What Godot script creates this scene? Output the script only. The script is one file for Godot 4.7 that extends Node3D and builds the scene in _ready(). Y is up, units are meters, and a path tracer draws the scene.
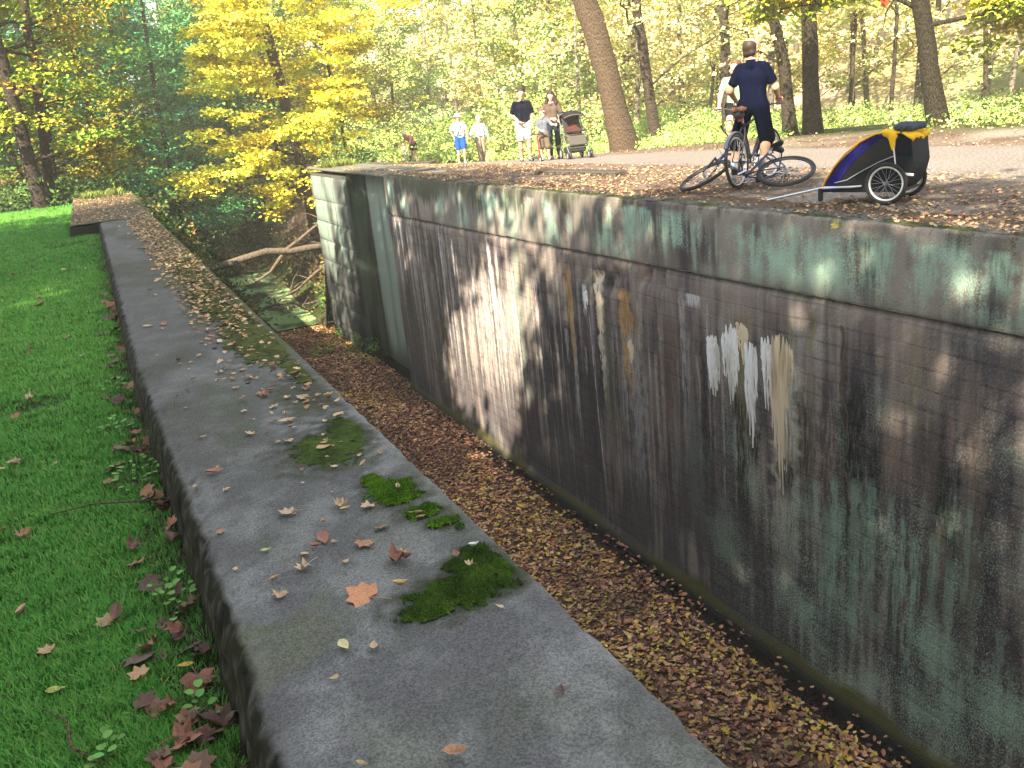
extends Node3D
# A disused canal lock in an autumn wood. World: y = 0 is the top of the near lock wall, the walls run along z, x grows towards the towpath.

const SUN := Vector3(-0.60, 0.66, 0.45)      # towards the sun
const WALL_X := 6.28                         # face of the far lock wall
const BED := -5.16                           # leaf covered bed of the lock
var rng := RandomNumberGenerator.new()
var taken := {}
var M := {}
var T := {}
var n1 := FastNoiseLite.new()
var n2 := FastNoiseLite.new()
var sun_gaps := []                           # gaps in the overhanging crowns: [place on the ground or wall, radius]

# ---------------------------------------------------------------- mesh building
class MB:
	var v := PackedVector3Array()
	var n := PackedVector3Array()
	var c := PackedColorArray()
	var uv := PackedVector2Array()
	var ix := PackedInt32Array()
	var col := Color.WHITE

	func vert(p: Vector3, nn: Vector3, u := Vector2.ZERO) -> int:
		v.append(p); n.append(nn); c.append(col); uv.append(u)
		return v.size() - 1

	func tri(i: int, j: int, k: int) -> void:
		var g := (v[j] - v[i]).cross(v[k] - v[i])
		if g.dot(n[i] + n[j] + n[k]) > 0.0:
			ix.append(i); ix.append(k); ix.append(j)
		else:
			ix.append(i); ix.append(j); ix.append(k)

	func quad(a: Vector3, b: Vector3, cc: Vector3, d: Vector3) -> void:
		var nn := (b - a).cross(cc - a).normalized()
		var i := vert(a, nn, Vector2(0, 0)); vert(b, nn, Vector2(1, 0)); vert(cc, nn, Vector2(1, 1)); vert(d, nn, Vector2(0, 1))
		tri(i, i + 1, i + 2); tri(i, i + 2, i + 3)

	func face(pts: Array, nn: Vector3) -> void:
		var i := v.size()
		for p in pts: vert(p, nn)
		for k in range(1, pts.size() - 1): tri(i, i + k, i + k + 1)

	# chamfered box
	func box(x: Transform3D, s: Vector3, b := 0.0) -> void:
		var h := s * 0.5
		b = minf(b, minf(h.x, minf(h.y, h.z)) * 0.9)
		var P := func(p: Vector3) -> Vector3: return x * p
		for ax in 3:
			for sg in [-1.0, 1.0]:
				var u := (ax + 1) % 3
				var w := (ax + 2) % 3
				var pts := []
				for q in [[-1, -1], [1, -1], [1, 1], [-1, 1]]:
					var p := Vector3.ZERO
					p[ax] = sg * h[ax]; p[u] = q[0] * (h[u] - b); p[w] = q[1] * (h[w] - b)
					pts.append(x * p)
				var nn := Vector3.ZERO
				nn[ax] = sg
				face(pts, (x.basis * nn).normalized())
		if b <= 0.0: return
		for ax in 3:
			var u := (ax + 1) % 3
			var w := (ax + 2) % 3
			for a in [-1.0, 1.0]:
				for d in [-1.0, 1.0]:
					var pts := []
					for e in [-1.0, 1.0]:
						var p := Vector3.ZERO
						p[ax] = e * (h[ax] - b); p[u] = a * h[u]; p[w] = d * (h[w] - b)
						var q := p
						q[u] = a * (h[u] - b); q[w] = d * h[w]
						if e < 0: pts.append(x * p); pts.append(x * q)
						else: pts.append(x * q); pts.append(x * p)
					var nn := Vector3.ZERO
					nn[u] = a; nn[w] = d
					face(pts, (x.basis * nn).normalized())
		for a in [-1.0, 1.0]:
			for d in [-1.0, 1.0]:
				for e in [-1.0, 1.0]:
					face([x * Vector3(a * h.x, d * (h.y - b), e * (h.z - b)), x * Vector3(a * (h.x - b), d * h.y, e * (h.z - b)), x * Vector3(a * (h.x - b), d * (h.y - b), e * h.z)], (x.basis * Vector3(a, d, e)).normalized())

	func rod(a: Vector3, b: Vector3, r: float, sides := 8) -> void:
		tube([a, b], [r, r], sides)

	# a swept tube with its own radius at every point
	func tube(pts: Array, rad: Array, sides := 8, caps := true, rough := 0.0, ns: FastNoiseLite = null) -> void:
		var m := pts.size()
		var ref := Vector3.UP if absf((pts[m - 1] - pts[0]).normalized().y) < 0.9 else Vector3.RIGHT
		var first := v.size()
		var len := 0.0
		for i in m:
			var d: Vector3 = (pts[mini(i + 1, m - 1)] - pts[maxi(i - 1, 0)]).normalized()
			var s := d.cross(ref).normalized()
			ref = s.cross(d).normalized()
			if i: len += pts[i].distance_to(pts[i - 1])
			for k in sides + 1:
				var a := TAU * float(k % sides) / sides
				var o := s * cos(a) + ref * sin(a)
				var r: float = rad[i]
				if rough > 0.0: r *= 1.0 + rough * ns.get_noise_3d((pts[i].x + o.x * r) * 6.0, pts[i].y * 2.0, (pts[i].z + o.z * r) * 6.0)
				vert(pts[i] + o * r, o, Vector2(float(k) / sides, len))
		for i in m - 1:
			for k in sides:
				var p := first + i * (sides + 1) + k
				tri(p, p + 1, p + sides + 2); tri(p, p + sides + 2, p + sides + 1)
		if caps:
			for e in [0, m - 1]:
				var d: Vector3 = (pts[0] - pts[1]).normalized() if e == 0 else (pts[m - 1] - pts[m - 2]).normalized()
				var q := []
				for k in sides: q.append(v[first + e * (sides + 1) + k])
				face(q, d)

	func torus(x: Transform3D, R: float, r: float, segs := 32, sides := 8, arc := TAU, squash := 1.0) -> void:
		# round the local z axis
		var first := v.size()
		for i in segs + 1:
			var a := arc * i / segs
			var o := Vector3(cos(a), sin(a), 0)
			for k in sides + 1:
				var b := TAU * float(k % sides) / sides
				var nn := o * cos(b) + Vector3(0, 0, 1) * sin(b)
				vert(x * (o * (R + r * cos(b)) + Vector3(0, 0, r * squash * sin(b))), (x.basis * nn).normalized())
		for i in segs:
			for k in sides:
				var p := first + i * (sides + 1) + k
				tri(p, p + 1, p + sides + 2); tri(p, p + sides + 2, p + sides + 1)

	func lathe(x: Transform3D, prof: Array, segs := 20) -> void:
		# profile of Vector2(radius, height) round the local y axis
		var first := v.size()
		var m := prof.size()
		for i in m:
			var t: Vector2 = prof[mini(i + 1, m - 1)] - prof[maxi(i - 1, 0)]
			var nr := Vector2(t.y, -t.x).normalized()
			for k in segs + 1:
				var a := TAU * float(k % segs) / segs
				vert(x * Vector3(cos(a) * prof[i].x, prof[i].y, sin(a) * prof[i].x), (x.basis * Vector3(cos(a) * nr.x, nr.y, sin(a) * nr.x)).normalized())
		for i in m - 1:
			for k in segs:
				var p := first + i * (segs + 1) + k
				tri(p, p + 1, p + segs + 2); tri(p, p + segs + 2, p + segs + 1)

	func ball(x: Transform3D, r: Vector3, segs := 16, rings := 10) -> void:
		var first := v.size()
		for i in rings + 1:
			var a := PI * i / rings
			for k in segs + 1:
				var b := TAU * float(k % segs) / segs
				var o := Vector3(sin(a) * cos(b), cos(a), sin(a) * sin(b))
				vert(x * (o * r), (x.basis * (o / r)).normalized())
		for i in rings:
			for k in segs:
				var p := first + i * (segs + 1) + k
				tri(p, p + 1, p + segs + 2); tri(p, p + segs + 2, p + segs + 1)

	# a prism: outline in local xy, drawn along z from -d/2 to d/2
	func prism(x: Transform3D, outline: PackedVector2Array, d: float) -> void:
		var t := Geometry2D.triangulate_polygon(outline)
		for sg in [-1.0, 1.0]:
			var f := v.size()
			for p in outline: vert(x * Vector3(p.x, p.y, sg * d * 0.5), (x.basis * Vector3(0, 0, sg)).normalized())
			for k in range(0, t.size(), 3): tri(f + t[k], f + t[k + 1], f + t[k + 2])
		var m := outline.size()
		var turn := 0.0
		for i in m: turn += outline[i].cross(outline[(i + 1) % m])
		for i in m:
			var a := outline[i]
			var b := outline[(i + 1) % m]
			var nn := Vector2(b.y - a.y, a.x - b.x).normalized() * signf(turn)
			face([x * Vector3(a.x, a.y, -d * 0.5), x * Vector3(b.x, b.y, -d * 0.5), x * Vector3(b.x, b.y, d * 0.5), x * Vector3(a.x, a.y, d * 0.5)], (x.basis * Vector3(nn.x, nn.y, 0)).normalized())

	# normals from the faces, facing UP
	func smooth(up := Vector3.UP) -> void:
		for i in n.size(): n[i] = Vector3.ZERO
		for t in range(0, ix.size(), 3):
			var g := (v[ix[t + 2]] - v[ix[t]]).cross(v[ix[t + 1]] - v[ix[t]])
			if up != Vector3.ZERO and g.dot(up) < 0.0:
				g = -g
				var s := ix[t + 1]
				ix[t + 1] = ix[t + 2]; ix[t + 2] = s
			for k in 3: n[ix[t + k]] += g
		for i in n.size(): n[i] = n[i].normalized() if n[i].length_squared() > 1e-20 else Vector3.UP

	func mesh() -> ArrayMesh:
		var a := []
		a.resize(Mesh.ARRAY_MAX)
		a[Mesh.ARRAY_VERTEX] = v; a[Mesh.ARRAY_NORMAL] = n; a[Mesh.ARRAY_COLOR] = c; a[Mesh.ARRAY_TEX_UV] = uv; a[Mesh.ARRAY_INDEX] = ix
		var m := ArrayMesh.new()
		if v.size(): m.add_surface_from_arrays(Mesh.PRIMITIVE_TRIANGLES, a)
		return m

# ---------------------------------------------------------------- bodies: tapered capsules joined by a smooth minimum, meshed as surface nets
class Body:
	var b := []
	var cuts := []
	func cap(p: Vector3, q: Vector3, rp: float, rq: float, flat := false) -> void:
		b.append([p, q, rp, rq, flat])
	func ball(p: Vector3, r: float) -> void:
		b.append([p, p + Vector3(0, 0.001, 0), r, r, false])
	func cut(nn: Vector3, at: Vector3) -> void:      # keeps what lies behind the plane
		cuts.append([nn.normalized(), at])

	func into(o: MB, cell: float, k: float) -> void:
		var lo := Vector3.INF
		var hi := -Vector3.INF
		for e in b:
			var r: float = maxf(e[2], e[3])
			lo = lo.min(e[0] - Vector3.ONE * r).min(e[1] - Vector3.ONE * r)
			hi = hi.max(e[0] + Vector3.ONE * r).max(e[1] + Vector3.ONE * r)
		lo -= Vector3.ONE * cell * 2.5
		hi += Vector3.ONE * cell * 2.5
		var nx := int((hi.x - lo.x) / cell) + 2
		var ny := int((hi.y - lo.y) / cell) + 2
		var nz := int((hi.z - lo.z) / cell) + 2
		var f := PackedFloat32Array()
		f.resize(nx * ny * nz)
		f.fill(1.0)
		for e in b:
			var p: Vector3 = e[0]
			var q: Vector3 = e[1]
			var rp: float = e[2]
			var dr: float = e[3] - e[2]
			var flat: bool = e[4]
			var pq := q - p
			var l2 := maxf(pq.length_squared(), 1e-9)
			var l := sqrt(l2)
			var g := Vector3.ONE * (maxf(e[2], e[3]) + k + cell * 2.0)
			var x0 := ((p.min(q) - g - lo) / cell).floor().max(Vector3.ZERO)
			var x1 := ((p.max(q) + g - lo) / cell).ceil().min(Vector3(nx - 1, ny - 1, nz - 1))
			for iz in range(int(x0.z), int(x1.z) + 1):
				for iy in range(int(x0.y), int(x1.y) + 1):
					var at := (iz * ny + iy) * nx
					var w := Vector3(0, lo.y + iy * cell, lo.z + iz * cell)
					for ixx in range(int(x0.x), int(x1.x) + 1):
						w.x = lo.x + ixx * cell
						var t := (w - p).dot(pq) / l2
						var tc := clampf(t, 0.0, 1.0)
						var d := w.distance_to(p + pq * tc) - rp - dr * tc
						if flat and t > 0.9: d = maxf(d, (t - 1.0) * l)
						var a := f[at + ixx]
						var h := k - absf(a - d)
						f[at + ixx] = minf(a, d) - (h * h / k * 0.25 if h > 0.0 else 0.0)
		if cuts.size():
			for iz in nz:
				for iy in ny:
					for ixx in nx:
						var at := (iz * ny + iy) * nx + ixx
						if f[at] < cell * 3.0:
							for e in cuts: f[at] = maxf(f[at], e[0].dot(lo + Vector3(ixx, iy, iz) * cell - e[1]))
		var id := PackedInt32Array()
		id.resize(nx * ny * nz)
		id.fill(-1)
		var off := [0, 1, nx, nx + 1, nx * ny, nx * ny + 1, nx * ny + nx, nx * ny + nx + 1]
		var first := o.v.size()
		for iz in nz - 1:
			for iy in ny - 1:
				var row := (iz * ny + iy) * nx
				for ixx in nx - 1:
					var at := row + ixx
					if f[at] > cell * 2.0 or f[at] < -cell * 2.0: continue
					var ins := 0
					for q in 8:
						if f[at + off[q]] < 0.0: ins += 1
					if ins == 0 or ins == 8: continue
					var s := Vector3.ZERO
					var m := 0
					for q in 8:
						for bit in [1, 2, 4]:
							if q & bit: continue
							var fa := f[at + off[q]]
							var fb := f[at + off[q | bit]]
							if (fa < 0.0) != (fb < 0.0):
								var t := fa / (fa - fb)
								var pa := Vector3(q & 1, (q >> 1) & 1, q >> 2)
								if bit == 1: pa.x += t
								elif bit == 2: pa.y += t
								else: pa.z += t
								s += pa
								m += 1
					id[at] = o.vert(lo + (Vector3(ixx, iy, iz) + s / m) * cell, Vector3.ZERO)
		var i0 := o.ix.size()
		var steps := [1, nx, nx * ny]
		for iz in range(1, nz - 1):
			for iy in range(1, ny - 1):
				for ixx in range(1, nx - 1):
					var at := (iz * ny + iy) * nx + ixx
					var fa := f[at]
					if fa > cell * 2.0 or fa < -cell * 2.0: continue
					for ax in 3:
						var fb := f[at + steps[ax]]
						if (fa < 0.0) == (fb < 0.0): continue
						var u: int = steps[(ax + 1) % 3]
						var w: int = steps[(ax + 2) % 3]
						var q := [id[at], id[at - u], id[at - u - w], id[at - w]]
						if q.min() < 0: continue
						if fa > 0.0: q.reverse()
						# front faces run clockwise
						o.ix.append(q[0]); o.ix.append(q[2]); o.ix.append(q[1])
						o.ix.append(q[0]); o.ix.append(q[3]); o.ix.append(q[2])
		for t in range(i0, o.ix.size(), 3):
			var g := (o.v[o.ix[t + 2]] - o.v[o.ix[t]]).cross(o.v[o.ix[t + 1]] - o.v[o.ix[t]])
			for q in 3: o.n[o.ix[t + q]] += g
		for i in range(first, o.v.size()): o.n[i] = o.n[i].normalized()

# ---------------------------------------------------------------- nodes
func numbered(called: String) -> String:
	var k: int = taken.get(called, 0)
	taken[called] = k + 1
	return called if k == 0 else "%s_%03d" % [called, k]

func tag(o: Node3D, label := "", category := "", group := "", kind := "") -> Node3D:
	if label: o.set_meta("label", label)
	if category: o.set_meta("category", category)
	if group: o.set_meta("group", group)
	if kind: o.set_meta("kind", kind)
	return o

func thing(called: String, label: String, category: String, at := Vector3.ZERO, turn := 0.0, group := "") -> Node3D:
	var o := Node3D.new()
	o.name = numbered(called)
	add_child(o)
	if category == "tree" and not called == "shade_tree":      # a second one that reads the same stands farther off
		if taken.has(label): label += ", farther one" if not taken.has(label + ", farther one") else (", farthest one" if not taken.has(label + ", farthest one") else ", hindmost one")
		taken[label] = 1
	o.position = at
	o.rotation.y = turn
	return tag(o, label, category, group)

func part(called: String, m, mat: Material, parent: Node3D, label := "") -> MeshInstance3D:
	var o := MeshInstance3D.new()
	o.mesh = m.mesh() if m is MB else m
	o.material_override = mat
	o.name = called if parent != self else numbered(called)
	parent.add_child(o, true)
	if label: o.set_meta("label", label)
	return o

func struct(called: String, m, mat: Material) -> MeshInstance3D:
	var o := part(called, m, mat, self)
	o.set_meta("kind", "structure")
	return o

func many(called: String, m: Mesh, mat: Material, where: Array, tints: Array, parent: Node3D) -> MultiMeshInstance3D:
	var mm := MultiMesh.new()
	mm.transform_format = MultiMesh.TRANSFORM_3D
	mm.use_colors = true
	mm.mesh = m
	mm.instance_count = where.size()
	for i in where.size():
		mm.set_instance_transform(i, where[i])
		mm.set_instance_color(i, tints[i])
	var o := MultiMeshInstance3D.new()
	o.multimesh = mm
	o.material_override = mat
	o.name = called if parent != self else numbered(called)
	parent.add_child(o, true)
	o.set_meta("kind", "stuff")
	return o

func xf(p: Vector3, yaw := 0.0, tilt := Vector3.ZERO, s := 1.0) -> Transform3D:
	return Transform3D(Basis.from_euler(Vector3(tilt.x, yaw, tilt.z)).scaled(Vector3.ONE * s), p)

func rnd(a: float, b: float) -> float:
	return rng.randf_range(a, b)

func pick(a: Array):
	return a[rng.randi() % a.size()]

func vary(c: Color, by: float) -> Color:
	var k := 1.0 + rnd(-by, by)
	return Color(clampf(c.r * k * (1 + rnd(-by, by) * 0.4), 0, 1), clampf(c.g * k * (1 + rnd(-by, by) * 0.3), 0, 1), clampf(c.b * k, 0, 1))

func noise(seed_: int, freq: float, oct := 4, type := FastNoiseLite.TYPE_SIMPLEX_SMOOTH) -> FastNoiseLite:
	var f := FastNoiseLite.new()
	f.seed = seed_
	f.frequency = freq
	f.noise_type = type
	f.fractal_octaves = oct
	return f

# ---------------------------------------------------------------- materials
func lin(r: float, g: float, b: float) -> Color:      # linear base colour -> albedo_color
	return Color(r, g, b).linear_to_srgb()

func mat(c: Color, rough := 0.8, metal := 0.0) -> StandardMaterial3D:
	var m := StandardMaterial3D.new()
	m.albedo_color = c.linear_to_srgb()
	m.roughness = rough
	m.metallic = metal
	m.metallic_specular = 0.4
	return m

func tinted(rough := 0.8, spec := 0.3) -> StandardMaterial3D:
	var m := StandardMaterial3D.new()
	m.vertex_color_use_as_albedo = true
	m.roughness = rough
	m.metallic_specular = spec
	return m

func tex(seed_: int, size: int, freq: float, ramp: Array, oct := 5, type := FastNoiseLite.TYPE_SIMPLEX_SMOOTH) -> ImageTexture:
	# a seamless noise picture coloured with a ramp of linear greys or colours
	var f := noise(seed_, freq, oct, type)
	var im := f.get_seamless_image(size, size)
	im.convert(Image.FORMAT_L8)
	var d := im.get_data()
	var lut := PackedByteArray()
	for i in 256:
		var t := i / 255.0
		var c: Color = ramp[ramp.size() - 1][1]
		for k in ramp.size() - 1:
			if t <= ramp[k + 1][0]:
				c = ramp[k][1].lerp(ramp[k + 1][1], clampf((t - ramp[k][0]) / (ramp[k + 1][0] - ramp[k][0]), 0, 1))
				break
		c = c.linear_to_srgb()
		lut.append(int(clampf(c.r, 0, 1) * 255)); lut.append(int(clampf(c.g, 0, 1) * 255)); lut.append(int(clampf(c.b, 0, 1) * 255))
	var out := PackedByteArray()
	out.resize(size * size * 3)
	for i in size * size:
		var k := d[i] * 3
		out[i * 3] = lut[k]; out[i * 3 + 1] = lut[k + 1]; out[i * 3 + 2] = lut[k + 2]
	return ImageTexture.create_from_image(Image.create_from_data(size, size, false, Image.FORMAT_RGB8, out))

func bump(seed_: int, size: int, freq: float, strength: float, oct := 5, type := FastNoiseLite.TYPE_SIMPLEX_SMOOTH) -> ImageTexture:
	var im := noise(seed_, freq, oct, type).get_seamless_image(size, size)
	im.convert(Image.FORMAT_RGB8)
	im.bump_map_to_normal_map(strength)
	return ImageTexture.create_from_image(im)

func triplanar(m: StandardMaterial3D, scale: Vector3) -> StandardMaterial3D:
	m.uv1_triplanar = true
	m.uv1_world_triplanar = true
	m.uv1_scale = scale
	return m

func grey(k: float) -> Color:
	return Color(k, k, k)

func make_materials() -> void:
	var g := triplanar(tinted(0.95, 0.25), Vector3(0.95, 0.95, 0.95))       # worn concrete, tinted by its stains
	g.albedo_texture = tex(11, 1024, 0.22, [[0.0, grey(0.34)], [0.30, grey(0.52)], [0.44, grey(0.68)], [0.56, grey(0.80)], [0.68, grey(0.92)], [0.80, Color(1, 1, 1)], [1.0, Color(1, 1, 1)]], 4, FastNoiseLite.TYPE_VALUE)
	g.normal_enabled = true
	g.normal_texture = bump(12, 1024, 0.20, 3.0, 4)
	g.normal_scale = 0.45
	M.concrete = g
	var bk := triplanar(tinted(0.95, 0.2), Vector3(2.2, 0.5, 2.2))
	bk.albedo_texture = tex(21, 512, 0.035, [[0.0, grey(0.15)], [0.38, grey(0.38)], [0.55, grey(0.9)], [1.0, Color(1, 1, 1)]], 5)
	bk.normal_enabled = true
	bk.normal_texture = bump(22, 512, 0.035, 16.0, 5)
	bk.normal_scale = 1.6
	M.bark = bk
	var so := triplanar(tinted(1.0, 0.2), Vector3(0.7, 0.7, 0.7))
	so.albedo_texture = tex(31, 512, 0.05, [[0.0, grey(0.35)], [0.4, grey(0.7)], [0.6, grey(0.95)], [1.0, grey(1.0)]], 6)
	so.normal_enabled = true
	so.normal_texture = bump(32, 512, 0.06, 6.0, 5)
	M.soil = so
	var lf := tinted(0.65, 0.18)
	lf.backlight = Color(0.75, 0.75, 0.75)
	M.leaf = lf
	var gr := tinted(0.6, 0.15)
	gr.backlight = Color(0.6, 0.6, 0.6)
	M.grass = gr
	M.dry = tinted(0.75, 0.2)                      # fallen leaves
	var ml := tinted(0.95, 0.2)
	M.moss = ml
	M.skin = mat(Color(0.47, 0.26, 0.17), 0.6)
	M.skin_pale = mat(Color(0.56, 0.33, 0.23), 0.6)
	M.rubber = mat(Color(0.02, 0.02, 0.022), 0.85)
	M.steel = mat(Color(0.6, 0.6, 0.62), 0.35, 0.9)
	M.dark = mat(Color(0.018, 0.018, 0.022), 0.5)
	M.eye = mat(Color(0.03, 0.02, 0.015), 0.3)

func cloth(c: Color, rough := 0.9) -> StandardMaterial3D:
	var key := "cloth%.3f_%.3f_%.3f" % [c.r, c.g, c.b]
	if not M.has(key):
		var m := triplanar(mat(c, rough), Vector3(9, 9, 9))
		m.metallic_specular = 0.12
		if not T.has("weave"): T.weave = bump(41, 256, 0.02, 5.0, 4)
		m.normal_enabled = true
		m.normal_texture = T.weave
		m.normal_scale = 0.7
		m.uv1_world_triplanar = false
		M[key] = m
	return M[key]
# ---------------------------------------------------------------- the lie of the land
func sst(a: float, b: float, t: float) -> float:
	var k := clampf((t - a) / (b - a), 0.0, 1.0)
	return k * k * (3.0 - 2.0 * k)

func bank(x: float, z: float) -> float:                # towpath side
	var s := 0.1 * minf(pow(maxf(-z - 6.0, 0.0) / 25.0, 2.0), 1.25)
	var h := 0.105 - s * (clampf(x, 6.3, 15.5) - 6.3)
	h += n1.get_noise_2d(x * 1.5, z * 1.5) * 0.03 * sst(6.9, 8.0, x)
	h += 0.10 * sst(13.0, 16.0, x)
	h -= 0.5 * sst(19.0, 24.0, x)
	h += maxf(x - 26.0, 0.0) * 0.30 * sst(26.0, 34.0, x)
	h += maxf(-z - 62.0, 0.0) * 0.16
	return h + n2.get_noise_2d(x * 0.3, z * 0.3) * 0.35 * sst(18.0, 26.0, x)

func lawn_y(x: float, z: float) -> float:
	return -0.285 + 0.012 * clampf(-z - 4.0, 0.0, 22.0) * 0.35 + n1.get_noise_2d(x * 1.2, z * 1.2) * 0.035 - 0.03 * clampf(-x, 0, 4) * 0.3

func ground(x: float, z: float) -> float:              # beyond the lower end of the lock
	var creek := -5.28 + maxf(-z - 46.0, 0.0) * 0.052 + n1.get_noise_2d(x * 0.8, z * 0.8) * 0.14
	var left := -0.42 + minf(-z - 29.0, 0.0) + maxf(-z - 40.0, 0.0) * 0.02 + n2.get_noise_2d(x, z) * 0.2
	var a := sst(5.0, 1.2 + 0.02 * z, x - 0.03 * (z + 29.0))
	var near := sst(-33.0, -29.0, z)
	var b := sst(lerpf(5.8, 6.3, near), lerpf(11.0, 6.75, near), x + 0.05 * (z + 29.0))
	return lerpf(lerpf(creek, left, a), bank(x, z), b)

func sheet(x0: float, x1: float, dx: float, z0: float, z1: float, dz: float, height: Callable, tint: Callable) -> MB:
	var o := MB.new()
	var nx := int(round((x1 - x0) / dx))
	var nz := int(round(absf(z1 - z0) / dz))
	for i in nz + 1:
		for k in nx + 1:
			var x := lerpf(x0, x1, float(k) / nx)
			var z := lerpf(z0, z1, float(i) / nz)
			o.col = (tint as Callable).call(x, z)
			o.vert(Vector3(x, (height as Callable).call(x, z), z), Vector3.UP)
	for i in nz:
		for k in nx:
			var p := i * (nx + 1) + k
			o.tri(p, p + 1, p + nx + 2); o.tri(p, p + nx + 2, p + nx + 1)
	o.smooth()
	return o

# ---------------------------------------------------------------- the stained face of the far wall
const TW := 2048
const TH := 640
const Z0 := -21.1
const ZL := 17.6
const YT := 0.13
const YL := 5.33
var TR := PackedFloat32Array()
var TG := PackedFloat32Array()
var TB := PackedFloat32Array()

func bytes_of(f: FastNoiseLite, w: int, h: int) -> PackedByteArray:
	var im := f.get_image(w, h)
	im.convert(Image.FORMAT_L8)
	im.resize(TW, TH, Image.INTERPOLATE_CUBIC)
	return im.get_data()

func streak(z: float, y0: float, y1: float, width: float, c: Color, alpha: float, taper := 0.6, lean := 0.0, soft := 0.5) -> void:
	# something that ran down the wall: ragged at the sides, thinning out downwards
	var r0 := maxi(0, int((YT - y0) / YL * TH))
	var r1 := mini(TH - 1, int((YT - y1) / YL * TH))
	for r in range(r0, r1 + 1):
		var t := float(r - r0) / maxf(r1 - r0, 1.0)
		var w := width * 0.5 * (1.0 - taper * t) * (0.8 + 0.5 * n1.get_noise_2d(z * 80.0, r * 0.9))
		var mid := (z + lean * t + n1.get_noise_2d(r * 0.35, z * 33.0) * width * 0.12 - Z0) / ZL * TW
		var hw := w / ZL * TW
		var fade := alpha * minf(1.0, t * 12.0 + 0.2) * (1.0 - sst(1.0 - soft, 1.0, t))
		for q in range(maxi(0, int(mid - hw - 1)), mini(TW - 1, int(mid + hw + 1)) + 1):
			var e := 1.0 - absf(q - mid) / maxf(hw, 0.7)
			if e <= 0.0: continue
			var k := fade * minf(1.0, e * 2.5) * clampf(0.75 + n2.get_noise_2d(q * 4.0, r * 0.5) * 1.3, 0.0, 1.0)
			var i := r * TW + q
			TR[i] = lerpf(TR[i], c.r, k); TG[i] = lerpf(TG[i], c.g, k); TB[i] = lerpf(TB[i], c.b, k)

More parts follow.
